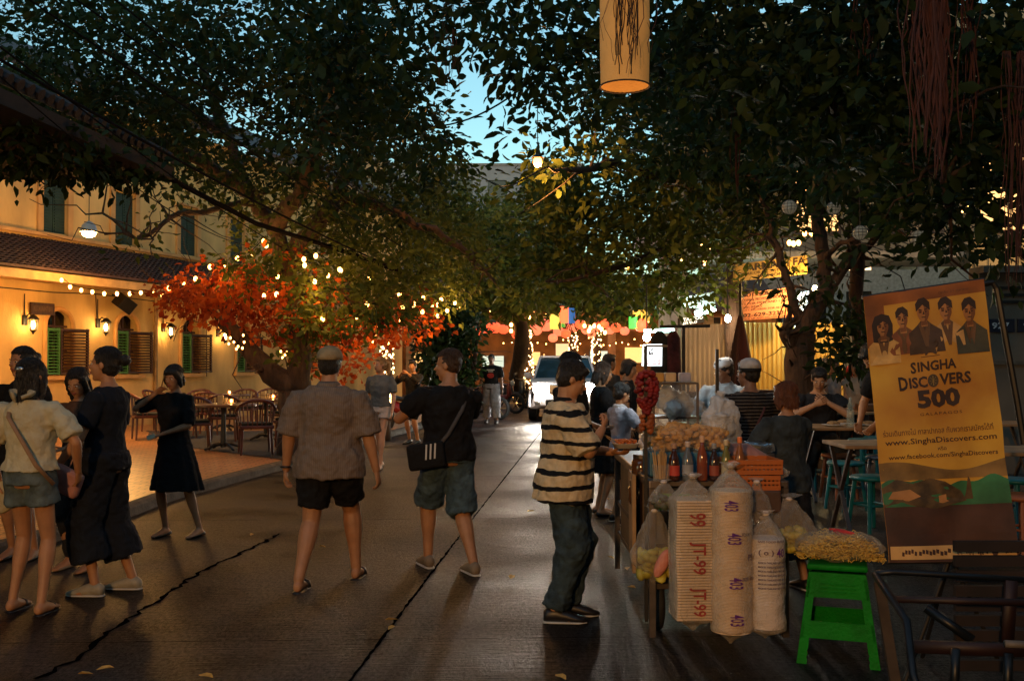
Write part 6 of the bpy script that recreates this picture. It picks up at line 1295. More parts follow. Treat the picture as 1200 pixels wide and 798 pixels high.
tx = MB(); put_text(tx, 'ร่วมเดินทางไป กาลาปากอส กับพวกเราสมัครได้ที่', F, .05, .460, .93, .484, .005); put_text(tx, 'หรือ', F, .47, .398, .54, .412, .005); put_text(tx, 'ปิดรับ 31 ตุลาคม', F, .62, .966, .86, .978, .002); tx.build('lettering', pr('letters2', (.07, .03, .015)), t)
q = MB(); strip(q, [(.495 + .043 * math.cos(a), .652 + .024 * math.sin(a)) for a in [2 * PI * j / 22 for j in range(22)]], .0045); cm = q.build('compass_print', pr('compass', (.06, .04, .02)), t)
q = MB()
for k in range(4): a = PI / 4 * k; q.bar(bn(.495 - .03 * math.cos(a), .652 - .018 * math.sin(a), .006), bn(.495 + .03 * math.cos(a), .652 + .018 * math.sin(a), .006), .003, .001)
q.build('compass_rose', pr('compass2', (.3, .2, .06)), cm)
q = MB(); q.tube([bn(-.01, 1.0, -.012), bn(1.01, 1.0, -.012)], .009, 8); q.tube([bn(.5, 1, -.02), bn(.5, .02, -.03)], .01, 8); q.tube([bn(-.01, 0.0, -.012), bn(1.01, 0.0, -.012)], .009, 8)
c_ = bn(.5, .02, -.03); q.tube([c_, Vector((c_.x - .25, c_.y - .05, -base.z + .01))], .011, 8); q.tube([c_, Vector((c_.x + .25, c_.y - .05, -base.z + .01))], .011, 8); q.tube([c_, Vector((c_.x, c_.y + .35, -base.z + .01))], .011, 8); q.build('stand', black, t)
# ================================================================== HANDCART (bottom right)
bpipe = mat('pipe_blue', (.009, .012, .016), .4, .4, 9, metal=.4); rpipe = mat('pipe_rust', (.016, .005, .004), .6, .4, 9)
t = empty('handcart', (2.2, 4.3, 0), 0, 'old metal handcart of blue and rusty pipes at the bottom right corner', 'handcart'); o0 = Vector((2.2, 4.3, 0))
def lp2(*a): return [P(x, y, d) - o0 for x, y, d in a]
q = MB(); q.tube(lp2((1026, 672, 4.6), (1046, 670, 4.6), (1100, 673, 4.55), (1210, 680, 4.5)), .014, 8); q.tube(lp2((1026, 673, 4.6), (1046, 703, 4.4), (1063, 728, 4.2), (1070, 790, 4.1), (1085, 830, 4.0)), .017, 8); q.tube(lp2((1085, 712, 4.8), (1140, 750, 4.7)), .024, 8); q.tube(lp2((1120, 760, 4.2), (1118, 830, 4.2)), .02, 8); q.tube(lp2((1182, 765, 4.2), (1180, 830, 4.2)), .02, 8); q.build('pipe_frame', bpipe, t, True)
q = MB(); q.tube(lp2((1046, 702, 4.5), (1210, 706, 4.4)), .016, 8); q.bar(*lp2((1185, 680, 4.5), (1180, 755, 4.5)), .05, .03); q.bar(*lp2((1070, 757, 4.3), (1210, 762, 4.2)), .03, .05); q.build('rusty_rail', rpipe, t, True)
q = MB(); q.bar(*lp2((1030, 682, 4.65), (1052, 815, 4.5)), .045, .02); q.build('wooden_stay', mat('wood_worn', (.05, .03, .014), .8, .4, 8), t)
q = MB(); q.tube(lp2((1178, 754, 4.15), (1215, 756, 4.15)), .016, 8); q.build('handle_grip', mat('grip_pale', (.12, .1, .08), .6), t, True)
q = MB()
for k in range(9): z = .12 + k * .07; q.box((.55, .45 + .0 * k, z), (1.3, .03, .05))
q.build('slat_side', mat('slat_dark', (.015, .008, .006), .8, .4, 6), t)
# ================================================================== PEOPLE
BAKE = []      # (object, extra mesh builder) whose modifiers are baked once all are made
_tex = {}
def clouds(sc):
    if sc not in _tex:
        t = bpy.data.textures.new('folds', 'CLOUDS'); t.noise_scale = sc; t.noise_depth = 1; _tex[sc] = t
    return _tex[sc]
def blob(mb, name, m, parent, vox, smooth=4, disp=0, dscale=.08, extra=None):
    o = mb.build(name, m, parent)
    r = o.modifiers.new('r', 'REMESH'); r.mode = 'VOXEL'; r.voxel_size = vox
    if smooth:
        s = o.modifiers.new('s', 'SMOOTH'); s.factor = .5; s.iterations = smooth
    if disp:
        d = o.modifiers.new('d', 'DISPLACE'); d.texture = clouds(dscale); d.strength = disp * 1.5; d.mid_level = .5; d.texture_coords = 'GLOBAL'
        if dscale > .05:
            d = o.modifiers.new('d', 'DISPLACE'); d.texture = clouds(.032); d.strength = disp * .4; d.mid_level = .5; d.texture_coords = 'GLOBAL'
    BAKE.append((o, extra))
    return o
def bake_all():
    bpy.context.view_layer.update()
    dg = bpy.context.evaluated_depsgraph_get()
    done = []
    for o, ex in BAKE:
        me = bpy.data.meshes.new_from_object(o.evaluated_get(dg), depsgraph=dg); done.append(me)
    for (o, ex), me in zip(BAKE, done):
        if ex is not None:
            bm = bmesh.new(); bm.from_mesh(me)
            t = ex.mesh('hand'); bm.from_mesh(t); bm.to_mesh(me); bm.free(); bpy.data.meshes.remove(t)
        me.polygons.foreach_set('use_smooth', [True] * len(me.polygons))
        me.name = o.name; mt = o.data.materials[0]; o.modifiers.clear()
        if not me.materials: me.materials.append(mt)
        o.data = me
def ik(a, t, l1, l2, pole):
    a = Vector(a); t = Vector(t); d = t - a; L = min(d.length, (l1 + l2) * .998); dn = d.normalized(); t = a + dn * L
    c = (l1 * l1 + L * L - l2 * l2) / (2 * L); h = math.sqrt(max(0, l1 * l1 - c * c))
    p = Vector(pole); p = (p - dn * p.dot(dn))
    if p.length < 1e-5: p = Vector((0, 1, 0))
    return a + dn * c + p.normalized() * h, t
def seg(mb, a, b, ra, rb, bulge=0, at=.35, n=10, ext=True):
    """tapered limb with rounded ends"""
    a = Vector(a); b = Vector(b); d = (b - a).normalized(); pts = []; rs = []
    if ext: pts += [a - d * ra * .85, a - d * ra * .5]; rs += [ra * .45, ra * .85]
    for k in range(6):
        t = k / 5; r = ra + (rb - ra) * t + bulge * math.exp(-((t - at) / .22) ** 2)
        pts.append(a.lerp(b, t)); rs.append(r)
    if ext: pts += [b + d * rb * .5, b + d * rb * .85]; rs += [rb * .85, rb * .45]
    mb.tube(pts, rs, n)
def hand(mb, w, fdir, palm_n, side, curl=.5, s=1.0):
    """palm, four unequal bent fingers and a thumb leaving the side of the palm. side=+1: thumb toward +x of the hand"""
    f = Vector(fdir).normalized(); n = Vector(palm_n); n = (n - f * n.dot(f)).normalized(); x = f.cross(n) * side
    w = Vector(w)
    mb.rings([(w - f * .02 * s, .024 * s, .019 * s, x, n), (w + f * .015 * s, .028 * s, .017 * s, x, n), (w + f * .05 * s, .039 * s, .015 * s, x, n), (w + f * .085 * s, .041 * s, .013 * s, x, n), (w + f * .094 * s, .036 * s, .009 * s, x, n)], 12)
    for i, (off, L) in enumerate(((.030, .070), (.010, .079), (-.010, .074), (-.029, .058))):
        p = w + (f * .084 + x * off) * s; d = (f + x * off * 2.2).normalized(); pts = [p - d * .012 * s, p]; a = 0
        for j, q in enumerate((.42, .32, .26)):
            a += curl * (.55 + .25 * j); dd = (d * math.cos(a) + n * math.sin(a)).normalized()
            pts.append(pts[-1] + dd * L * q * s)
        r = .0088 * s
        mb.tube(pts + [pts[-1] + dd * .003], [r, r * 1.02, r * .98, r * .9, r * .78, r * .3], 7)
    p = w + (f * .022 + x * .022) * s; d = (x * .75 + f * .75 + n * .25).normalized(); pts = [p - d * .01 * s, p, p + d * .034 * s]
    d2 = (f * .85 + x * .25 + n * (.3 + curl * .4)).normalized(); pts += [pts[-1] + d2 * .028 * s, pts[-1] + d2 * .05 * s]
    mb.tube(pts, [.013 * s, .0125 * s, .0105 * s, .009 * s, .005 * s], 7)
SKIN = lambda k: {'fair': mat('skin_fair', (.50, .27, .165), .5, .12, 14, .12, 120), 'tan': mat('skin_tan', (.42, .20, .095), .5, .12, 14, .12, 120), 'brown': mat('skin_brown', (.25, .13, .08), .5, .12, 14, .12, 120)}[k]
HAIR = lambda k: {'black': mat('hair_black', (.012, .01, .009), .42, .4, 60, .7, 220, stretch=(1, 1, .15)), 'brown': mat('hair_brown', (.05, .026, .014), .45, .4, 60, .7, 220, stretch=(1, 1, .15)), 'auburn': mat('hair_auburn', (.11, .035, .014), .45, .4, 60, .7, 220, stretch=(1, 1, .15)),
                    'blond': mat('hair_blond', (.34, .21, .09), .5, .35, 60, .7, 220, stretch=(1, 1, .15)), 'grey': mat('hair_grey', (.3, .28, .26), .6, .3, 60, .7, 220)}[k]
def person(label, loc, face, H=1.7, build=1.0, sex='m', skin='tan', hair='black', style='short', lean=0, hip=None, hipback=0,
           feet=None, knees=(0, 1, 0), hands=None, elbows=None, head_yaw=0, head_tilt=0, top=None, bottom=None, shoe=None, vox=.0085, near=True, curl=.5, group=None, twist=0, headz=0, strands=True):
    """faces local +Y; face = heading in degrees turned about Z; local measures are for 1.75 m and scaled."""
    s = H / 1.75
    root = empty('person', loc, R(face), label, 'person', group)
    b = build; w = {'m': 1.0, 'f': .9, 'c': .86}[sex]
    hz = (hip if hip is not None else .93 * s) ; 
    S = lambda x, y, z: Vector((x * s, y * s, z * s))
    pel = Vector((0, -hipback, hz))
    Ml = Matrix.Rotation(-lean, 3, 'X') @ Matrix.Rotation(twist, 3, 'Z')
    def T(x, y, z): return pel + Ml @ S(x, y, z)           # torso space, z above the pelvis
    shw = (.185 if sex == 'm' else .165 if sex == 'f' else .16) * (1 + (b - 1) * .5)
    sh = [T(shw * k, -.005, .462 - .09 * max(0, b - 1)) for k in (-1, 1)]
    hipj = [pel + S(.088 * k * w, 0, -.02) for k in (-1, 1)]
    if feet is None: feet = [(-.11, 0.02), (.11, -.02)]
    feet = [Vector((f[0], f[1], f[2] if len(f) > 2 else 0)) for f in feet]
    ank = [f + Vector((0, -.03 * s, .085 * s)) for f in feet]
    kn = []
    for i in (0, 1):
        k_, a_ = ik(hipj[i], ank[i], .43 * s, .42 * s, knees if not isinstance(knees[0], (tuple, list)) else knees[i]); kn.append(k_); ank[i] = a_
    if hands is None: hands = [(-.27, .03, -.28), (.27, .05, -.28)]
    if elbows is None: elbows = [(-.3, -1, -.1), (.3, -1, -.1)]
    wr, el, hd = [], [], []
    for i in (0, 1):
        h = hands[i]; tgt = sh[i] + (Ml @ S(h[0] + (.185 if i == 0 else -.185), h[1], h[2] - .25)) if len(h) == 3 else Vector(h[:3])
        e, t = ik(sh[i], tgt, .285 * s, .255 * s, elbows[i]); el.append(e); wr.append(t)
    # ---- body
    mb = MB(); bw = b
    tor = [(-.09, .10, .09, 0), (-.04, .155, .115, 0), (.03, .16, .112, 0), (.10, .142, .10, .005), (.17, .135, .098, .01), (.27, .15, .108, .01), (.36, .165, .112, .0), (.42, .16, .10, -.005), (.465, .135, .084, -.01), (.50, .098, .068, -.012), (.535, .062, .055, -.012)]
    if sex == 'f': tor = [(z, rx * (.95 if z < .1 else .86 if z < .25 else .88), ry * .92 * (1.08 if .25 < z < .4 else 1), y + (.012 if .25 < z < .4 else 0)) for z, rx, ry, y in tor]
    if sex == 'c': tor = [(z, rx * .84, ry * .84, y) for z, rx, ry, y in tor]
    def torso(m_, off, z0, z1, flare=0, offf=1.0):
        rg = []
        zs = [z0] + [t[0] for t in tor if z0 + .01 < t[0] < z1 - .01] + [z1]
        for z in zs:
            for q in range(len(tor) - 1):
                if tor[q][0] <= z <= tor[q + 1][0] or (q == 0 and z < tor[0][0]) or (q == len(tor) - 2 and z > tor[-1][0]):
                    t = (z - tor[q][0]) / (tor[q + 1][0] - tor[q][0]); t = max(0, min(1, t)); a_, c_ = tor[q], tor[q + 1]
                    rx = a_[1] + (c_[1] - a_[1]) * t; ry = a_[2] + (c_[2] - a_[2]) * t; yy = a_[3] + (c_[3] - a_[3]) * t; break
            if z < -.02 and off: rx = max(rx, .155 * w); ry = max(ry, .112)
            fl = flare * max(0, (.35 - z))
            belly = .05 * max(0, b - 1) * math.exp(-((z - .12) / .14) ** 2)
            rg.append((T(0, yy + belly * 1.2, z), (rx * bw + off + fl) * s, (ry * bw + off + fl + belly) * s, Ml @ Vector((1, 0, 0)), Ml @ Vector((0, 1, 0))))
        m_.rings(rg, 20)
    torso(mb, 0, -.09, .535)
    nk = T(0, -.015, .51)
    hc = T(0, .022, .668) + Vector((0, 0, headz))
    Mh = Ml @ Matrix.Rotation(R(head_yaw), 3, 'Z') @ Matrix.Rotation(R(head_tilt), 3, 'X')
    hs = s * (1.0 if sex != 'c' else 1.1)
    Hd = lambda x, y, z: hc + Mh @ (Vector((x, y, z)) * hs)
    seg(mb, nk, Hd(0, -.02, -.06), .058 * s * (1 if sex == 'm' else .86) * (b + 1) / 2, .052 * s * (1 if sex == 'm' else .86))
    mb.ell(Hd(0, -.012, .03), (.074 * hs, .092 * hs, .088 * hs), 20, 14, Mh)
    mb.ell(Hd(0, .028, -.035), (.060 * hs, .060 * hs, .080 * hs), 18, 12, Mh)
    mb.ell(Hd(0, .066, .02), (.052 * hs, .022 * hs, .014 * hs), 12, 8, Mh)
    mb.ell(Hd(0, .052, -.098), (.026 * hs, .028 * hs, .020 * hs), 12, 8, Mh)
    mb.ell(Hd(0, .082, -.055), (.024 * hs, .013 * hs, .011 * hs), 12, 8, Mh)
    for k in (-1, 1):
        mb.ell(Hd(.036 * k, .062, -.018), (.022 * hs, .02 * hs, .02 * hs), 10, 8, Mh)
        mb.ell(Hd(.076 * k, -.008, -.005), (.010 * hs, .019 * hs, .031 * hs), 10, 8, Mh)
    mb.tube([Hd(0, .080, .018), Hd(0, .094, -.005), Hd(0, .108, -.022), Hd(0, .09, -.032)], [.009 * hs, .011 * hs, .0155 * hs, .011 * hs], 8)
    lm = (1 if sex == 'm' else .88) * (1 + (b - 1) * .6)
    for i in (0, 1):
        k = -1 if i == 0 else 1
        seg(mb, sh[i] - Vector((.02 * k, 0, .012)) * s, el[i], .052 * s * lm, .039 * s * lm)
        mb.ell(sh[i] - Vector((.03 * k, 0, .012)) * s, .05 * s * lm)
        seg(mb, el[i], wr[i], .040 * s * lm, .026 * s * lm, .006 * s, .25)
        seg(mb, hipj[i], kn[i], .088 * s * lm, .056 * s * lm)
        back = (kn[i] - hipj[i]).normalized()
        seg(mb, kn[i], ank[i], .052 * s * lm, .034 * s * lm, .014 * s * lm, .28)
        ft = feet[i]; tz = ft.z
        mb.rings([(Vector((ft.x, ft.y - .085 * s, tz + .035 * s)), .022 * s, .025 * s, (1, 0, 0), (0, 0, 1)), (Vector((ft.x, ft.y - .06 * s, tz + .04 * s)), .033 * s, .04 * s, (1, 0, 0), (0, 0, 1)), (Vector((ft.x, ft.y, tz + .045 * s)), .036 * s, .045 * s, (1, 0, 0), (0, 0, 1)),
                  (Vector((ft.x + .004 * k, ft.y + .07 * s, tz + .03 * s)), .043 * s, .028 * s, (1, 0, 0), (0, 0, 1)), (Vector((ft.x + .004 * k, ft.y + .14 * s, tz + .018 * s)), .042 * s, .016 * s, (1, 0, 0), (0, 0, 1)), (Vector((ft.x, ft.y + .165 * s, tz + .014 * s)), .025 * s, .009 * s, (1, 0, 0), (0, 0, 1))], 12)
    ex = MB()
    for i in (0, 1):
        fd = (wr[i] - el[i]).normalized(); h = hands[i]
        pn = Vector((1 if i == 0 else -1, .15, 0)) if abs(fd.z) > .6 else Vector((0, .2, 1)) if fd.z < .3 else Vector((0, -1, 0))
        hand(ex, wr[i], fd, pn, 1 if i == 0 else 1, curl, s * (1 if sex == 'm' else .88))
    if not near: vox = max(vox, .014)
    body = blob(mb, 'body', SKIN(skin), root, vox, 3, extra=ex)
    # ---- face
    def fpart(name, q, m_):
        o = q.build(name, m_, root, True); return o
    if near:
        for k in (-1, 1):
            q = MB(); q.ell(Hd(.030 * k, .0765, .003), (.0135 * hs, .009 * hs, .0075 * hs), 12, 8, Mh); e = fpart('eye', q, mat('eye_white', (.6, .56, .5), .3, .05))
            q = MB(); q.ell(Hd(.030 * k, .0845, .003), (.0062 * hs, .003 * hs, .0062 * hs), 10, 6, Mh); io = q.build('iris', mat('iris', (.02, .012, .008), .2, .1), e, True)
            q = MB(); q.tube([Hd(.014 * k, .088, .020), Hd(.032 * k, .087, .026), Hd(.05 * k, .076, .019)], [.002 * hs, .0034 * hs, .0015 * hs], 6); fpart('eyebrow', q, HAIR('black' if hair in ('black', 'auburn') else 'brown'))
        q = MB(); q.tube([Hd(-.024, .084, -.0575), Hd(-.01, .0955, -.053), Hd(0, .0965, -.055), Hd(.01, .0955, -.053), Hd(.024, .084, -.0575)], [.002 * hs, .0052 * hs, .0045 * hs, .0052 * hs, .002 * hs], 8)
        q.tube([Hd(-.02, .084, -.0605), Hd(0, .0945, -.066), Hd(.02, .084, -.0605)], [.002 * hs, .0062 * hs, .002 * hs], 8)
        fpart('lips', q, mat('lips_' + sex, (.3, .07, .05) if sex == 'f' else (.26, .11, .08), .4, .1))
    # ---- hair
    hm = HAIR(hair); q = MB(); hv = min(.012, vox * 1.2)
    if style == 'thin':
        q.ell(Hd(0, -.026, .034), (.080 * hs, .090 * hs, .087 * hs), 18, 12, Mh)
        q.ell(Hd(0, -.045, .0), (.074 * hs, .056 * hs, .07 * hs), 18, 12, Mh)
    elif style != 'none':
        q.ell(Hd(0, -.020, .040), (.084 * hs, .095 * hs, .090 * hs), 20, 14, Mh)
        q.ell(Hd(0, -.045, .0), (.080 * hs, .066 * hs, .085 * hs), 18, 12, Mh)
    if style == 'short':
        for k in (-1, 1): q.ell(Hd(.07 * k, .01, .045), (.014 * hs, .04 * hs, .04 * hs), 10, 8, Mh)
        q.ell(Hd(0, .045, .085), (.062 * hs, .045 * hs, .03 * hs), 12, 8, Mh)
    if style in ('bob', 'long', 'longside', 'mop'):
        L = {'bob': -.14, 'mop': -.10, 'long': -.33, 'longside': -.3}[style]
        q.tube([Hd(0, -.05, .03), Hd(0, -.066, -.06), Hd(0, -.075, L * .6), Hd(0, -.072, L)], [.078 * hs, .085 * hs, .078 * hs, .045 * hs], 14, asp=.6)
        for k in (-1, 1):
            q.tube([Hd(.06 * k, .028, .075), Hd(.079 * k, .022, .02), Hd(.082 * k, .008, -.05), Hd(.074 * k, -.01, max(L, -.2))], [.022 * hs, .024 * hs, .028 * hs, .016 * hs], 10)
    if style == 'mop':
        q.ell(Hd(0, .045, .07), (.07 * hs, .05 * hs, .04 * hs), 12, 8, Mh)
        for k in (-1, 1): q.ell(Hd(.075 * k, .0, .02), (.022 * hs, .05 * hs, .05 * hs), 10, 8, Mh)
    if style in ('bun', 'pony'):
        q.ell(Hd(0, .02, .085), (.06 * hs, .055 * hs, .035 * hs), 12, 8, Mh)
    if style == 'bun': q.ell(Hd(0, -.145, .045), (.042 * hs, .04 * hs, .04 * hs), 12, 8, Mh)
    if style == 'pony': q.tube([Hd(0, -.11, .05), Hd(0, -.16, .03), Hd(0, -.17, -.08), Hd(0, -.15, -.2)], [.025 * hs, .036 * hs, .036 * hs, .008 * hs], 10)
    if style != 'none':
        ho = blob(q, 'hair', hm, root, hv, 1, .010, .018)
        if near and strands:      # loose strands that break the smooth outline
            rs = random.Random(int(abs(loc[0]) * 1000) + 3); st = MB(); nst = 420
            for _ in range(nst):
                az = rs.uniform(-PI, PI); front = math.cos(az) ; th0 = rs.uniform(.05, .9); th1 = th0 + rs.uniform(.35, .9); mx_ = 1.25 if front > .2 else 2.1 if abs(front) <= .2 else 2.35
                th1 = min(th1, mx_)
                if th1 <= th0: continue
                pts = []; lift = rs.uniform(1.0, 1.05); tw = rs.uniform(-.25, .25)
                for j in range(6):
                    th = th0 + (th1 - th0) * j / 5; a2 = az + tw * j / 5; k_ = lift + (.05 * rs.random() if j > 3 else 0)
                    pts.append(Hd(math.sin(th) * math.sin(a2) * .086 * k_, -.022 + math.sin(th) * math.cos(a2) * .098 * k_, .040 + math.cos(th) * .093 * k_))
                st.tube(pts, [.0022 * hs] * 5 + [.0005], 4)
            if style in ('bob', 'long', 'mop', 'bun', 'pony'):
                for _ in range(160):
                    az = rs.uniform(1.7, 2 * PI - 1.7); L2 = {'bob': .13, 'mop': .1, 'long': .34}.get(style, .03) * rs.uniform(.7, 1.1); x0 = math.sin(az) * .088; y0 = -.03 + math.cos(az) * .085; pts = []
                    for j in range(6): f_ = j / 5; pts.append(Hd(x0 * (1 - .25 * f_) + rs.gauss(0, .002), y0 - .012 * f_ + rs.gauss(0, .002), .0 - L2 * f_))
                    st.tube(pts, [.0018 * hs] * 5 + [.0005], 4)
            so_h = st.build('strands', hm, ho); so_h['kind'] = 'stuff'
    # ---- clothes
    A = dict(root=root, T=T, S=S, sh=sh, el=el, wr=wr, hip=hipj, kn=kn, ank=ank, s=s, Hd=Hd, hs=hs, Mh=Mh, Ml=Ml, feet=feet, pel=pel, bw=bw)
    if top:
        c = dict(off=.018, hem=-.02, sleeve=.55, flare=0, m=None, name='shirt', fold=.014, cuff=.062, fs=.09, neck=.515); c.update(top)
        q = MB(); torso(q, c['off'], c['hem'], c['neck'], c['flare'])
        for i in (0, 1):
            k = -1 if i == 0 else 1
            if c['sleeve'] <= 0: continue
            a0 = sh[i] - Vector((.05 * k, 0, .02)) * s; sl = c['sleeve']
            if sl <= 1:
                e = sh[i].lerp(el[i], sl); q.tube([a0, sh[i] - Vector((.01 * k, 0, .012)) * s, sh[i].lerp(el[i], sl * .5), e], [.055 * s * b, (.056 * lm + c['off'] * .8) * s, (.055 * lm + c['off']) * s, c['cuff'] * s * lm], 14)
            else:
                e = el[i].lerp(wr[i], sl - 1); q.tube([a0, sh[i] - Vector((.01 * k, 0, .012)) * s, sh[i].lerp(el[i], .5), el[i], e], [.055 * s * b, (.056 * lm + c['off'] * .8) * s, .06 * s * lm, .055 * s * lm, c['cuff'] * s * lm], 14)
            q.ell(sh[i] - Vector((.035 * k, 0, .018)) * s, (.050 * lm + c['off'] * .5) * s)
        A['shirt'] = blob(q, c['name'], c['m'], root, vox * 1.15, 3, c['fold'], c['fs'])
        if c.get('collar'):
            q = MB(); X = Ml @ Vector((1, 0, 0)); Y = Ml @ Vector((0, 1, 0))
            rg = [(T(0, -.012, .505), .078 * s, .07 * s, X, Y), (T(0, -.022, .535), .070 * s, .064 * s, X, Y), (T(0, -.026, .55), .066 * s, .06 * s, X, Y), (T(0, -.022, .53), .083 * s, .076 * s, X, Y), (T(0, -.012, .505), .096 * s, .088 * s, X, Y)]
            q.rings(rg, 20, False); q.build('collar', c['collar'], root, True)
    if bottom:
        c = dict(kind='trousers', len=.95, m=None, off=.016, cuff=.07, fold=.012, fs=.07, waist=.06); c.update(bottom)
        q = MB(); kd = c['kind']
        if kd in ('trousers', 'shorts', 'culottes'):
            torso(q, c['off'] + .002, -.06, c['waist'])
            for i in (0, 1):
                # len: 0 hip .. 1 knee .. 2 ankle
                L = c['len']; p0 = hipj[i] + Vector((0, 0, .03)) * s; r0 = (.092 * lm + c['off']) * s
                if L <= 1: q.tube([p0, hipj[i].lerp(kn[i], L * .5), hipj[i].lerp(kn[i], L)], [r0, r0 * .97, c['cuff'] * s * lm], 16)
                else:
                    e = kn[i].lerp(ank[i], L - 1); ck = c['cuff'] * s * lm
                    q.tube([p0, hipj[i].lerp(kn[i], .5), kn[i], kn[i].lerp(ank[i], (L - 1) * .5), e], [r0, r0 * .95, (r0 * .9 + ck) / 2 if kd == 'culottes' else (r0 * .62 + ck * .5), ck * .98, ck], 16)
        else:   # skirt: a pleated cone from the waist
            L = c['len']; cz = pel.z; n = 40; rg = []
            mid = (feet[0] + feet[1]) / 2; X = Vector((1, 0, 0)); Y = Vector((0, 1, 0))
            vs = []; rows = 7
            for r_ in range(rows + 1):
                t = r_ / rows; z = cz + c['waist'] * s - t * L * s; rr = .14 * s * b + (c['cuff'] - .14) * s * t ** .8
                cc = pel.lerp(Vector((mid.x, mid.y, 0)), t * .6)
                for k in range(n):
                    a = 2 * PI * k / n; q_ = rr * (1 + .09 * t * math.sin(a * 9 + math.sin(a * 2) * 2))
                    vs.append((cc.x + math.cos(a) * q_, cc.y + math.sin(a) * q_ * .85, z))
            fs = [(i * n + k, i * n + (k + 1) % n, (i + 1) * n + (k + 1) % n, (i + 1) * n + k) for i in range(rows) for k in range(n)]
            fs += [tuple(range(n - 1, -1, -1)), tuple(range(rows * n, rows * n + n))]
            q.add(vs, fs)
        A['bottom'] = blob(q, c.get('name', 'skirt' if kd == 'skirt' else 'shorts' if kd == 'shorts' else 'trousers'), c['m'], root, vox * 1.2, 3, c['fold'], c['fs'])
    if shoe:
        kd, sm = shoe
        for i in (0, 1):
            f = feet[i]; q = MB(); ks = s * (1 if sex == 'm' else .92)
            def rr(y, z, w_, h_): return (Vector((f.x, f.y + y * ks, f.z + z * ks)), w_ * ks, h_ * ks, (1, 0, 0), (0, 0, 1))
            if kd == 'shoe':
                q.rings([rr(-.1, .045, .028, .035), rr(-.075, .05, .04, .05), rr(-.02, .055, .043, .055), rr(.05, .042, .047, .043), rr(.11, .03, .051, .031), rr(.16, .022, .046, .021), rr(.19, .018, .022, .012)], 14)
                so = q.build('shoe', sm, root, True)
                q2 = MB(); q2.rings([rr(-.103, .006, .03, .008), rr(-.06, .006, .043, .01), rr(.05, .006, .05, .01), rr(.13, .006, .054, .01), rr(.185, .007, .03, .008)], 14); q2.build('sole', mat('shoe_sole', (.5, .48, .44), .8, .2) if near else sm, so, True)
            elif kd == 'flat':
                q.rings([rr(-.1, .03, .03, .025), rr(-.07, .032, .04, .03), rr(0, .024, .04, .024), rr(.08, .022, .05, .022), rr(.14, .018, .046, .017), rr(.175, .014, .02, .008)], 14); q.build('shoe', sm, root, True)
            else:
                q.rings([rr(-.1, -.002, .028, .01), rr(-.06, -.002, .04, .012), rr(.03, -.002, .043, .012), rr(.1, -.002, .052, .012), rr(.17, -.002, .044, .01), rr(.195, 0, .02, .006)], 14)
                so = q.build('sandal', sm, root, True)
                q2 = MB(); q2.tube([Vector((f.x - .05 * ks, f.y + .07 * ks, f.z + .01)), Vector((f.x - .035 * ks, f.y + .085 * ks, f.z + .05 * ks)), Vector((f.x, f.y + .095 * ks, f.z + .062 * ks)), Vector((f.x + .035 * ks, f.y + .085 * ks, f.z + .05 * ks)), Vector((f.x + .05 * ks, f.y + .07 * ks, f.z + .01))], .012 * ks if kd == 'thong' else .022 * ks, 8, asp=.5)
                q2.build('strap', sm, so, True)
    return A
def strap(A, pts, m, w=.02, name='strap', parent=None):
    q = MB(); q.tube(pts, w / 2, 8, asp=.35); return q.build(name, m, parent or A['root'], True)
# ================================================================== THE PEOPLE
C_ = lambda n, c, v=.15, r=.9, b=.35: mat('cloth_' + n, c, r, v, 14, .8, 20, spec=.2)
denim = C_('denim', (.09, .12, .13), .35); denim2 = C_('denim_blue', (.06, .10, .13), .35); navy = C_('navy', (.010, .013, .020)); blk = C_('black', (.010, .010, .011)); blk2 = C_('black_soft', (.018, .018, .020)); charc = C_('charcoal', (.03, .033, .035))
cream = C_('cream', (.50, .46, .32), .08); brownsh = stripes('shirt_taupe', (.20, .15, .115), (.165, .122, .095), .014, .4, 'X', .01); white = C_('white', (.45, .42, .42), .06); teal = C_('greyblue', (.11, .13, .15)); grey = C_('grey', (.25, .25, .28)); red = C_('red', (.4, .04, .03)); brown = C_('brown', (.10, .05, .03))
leather = mat('shoe_black', (.012, .01, .01), .4, .2, 9); tan_sh = mat('shoe_tan', (.20, .15, .10), .7, .2, 9); silver = mat('shoe_silver', (.30, .27, .20), .55, .25, 12); wsh = mat('shoe_white', (.55, .53, .5), .6, .1, 9)
def X(px, d, z=0): p = P(px, 425, d); return (p.x, d, z)
# ---- left group of women
a = person('woman from behind in pale cream shirt and frayed denim shorts at the left edge', X(36, 6.25), -6, 1.60, 1.05, 'f', 'tan', 'black', 'long', feet=[(-.11, .04), (.12, -.03)], hands=[(-.26, .04, -.26), (.30, .12, -.20)], elbows=[(-1, -.6, 0), (1, -.6, 0)], head_yaw=-8, curl=.6,
           top=dict(m=cream, off=.028, hem=.03, flare=.05, sleeve=.85, cuff=.085, fold=.022), bottom=dict(kind='shorts', m=denim, len=.42, cuff=.125, off=.02), shoe=('thong', leather))
T = a['T']; s = a['s']
strap(a, [T(-.13, -.02, .49), T(-.06, -.155, .40), T(.04, -.165, .25), T(.13, -.14, .08), T(.20, -.04, -.06)], mat('strap_brown', (.28, .16, .08), .6), .026, 'bag_strap')
strap(a, [T(.02, -.14, .53), T(.07, -.10, .55), T(.0, -.06, .56), T(-.08, -.1, .55), T(-.03, -.14, .53)], C_('scarf', (.40, .34, .22)), .07, 'scarf')
q = MB(); q.ell(a['Hd'](0.0, -.13, .055), (.03, .01, .014), 12, 8); q.build('hair_clip', mat('clip', (.5, .5, .5), .2, metal=.8), a['root'], True)
q = MB(); q.lathe((0, 0, 0), [(.11, -.1), (.12, 0), (.11, .09)], 20, True, Matrix.Rotation(R(90), 3, 'X'))
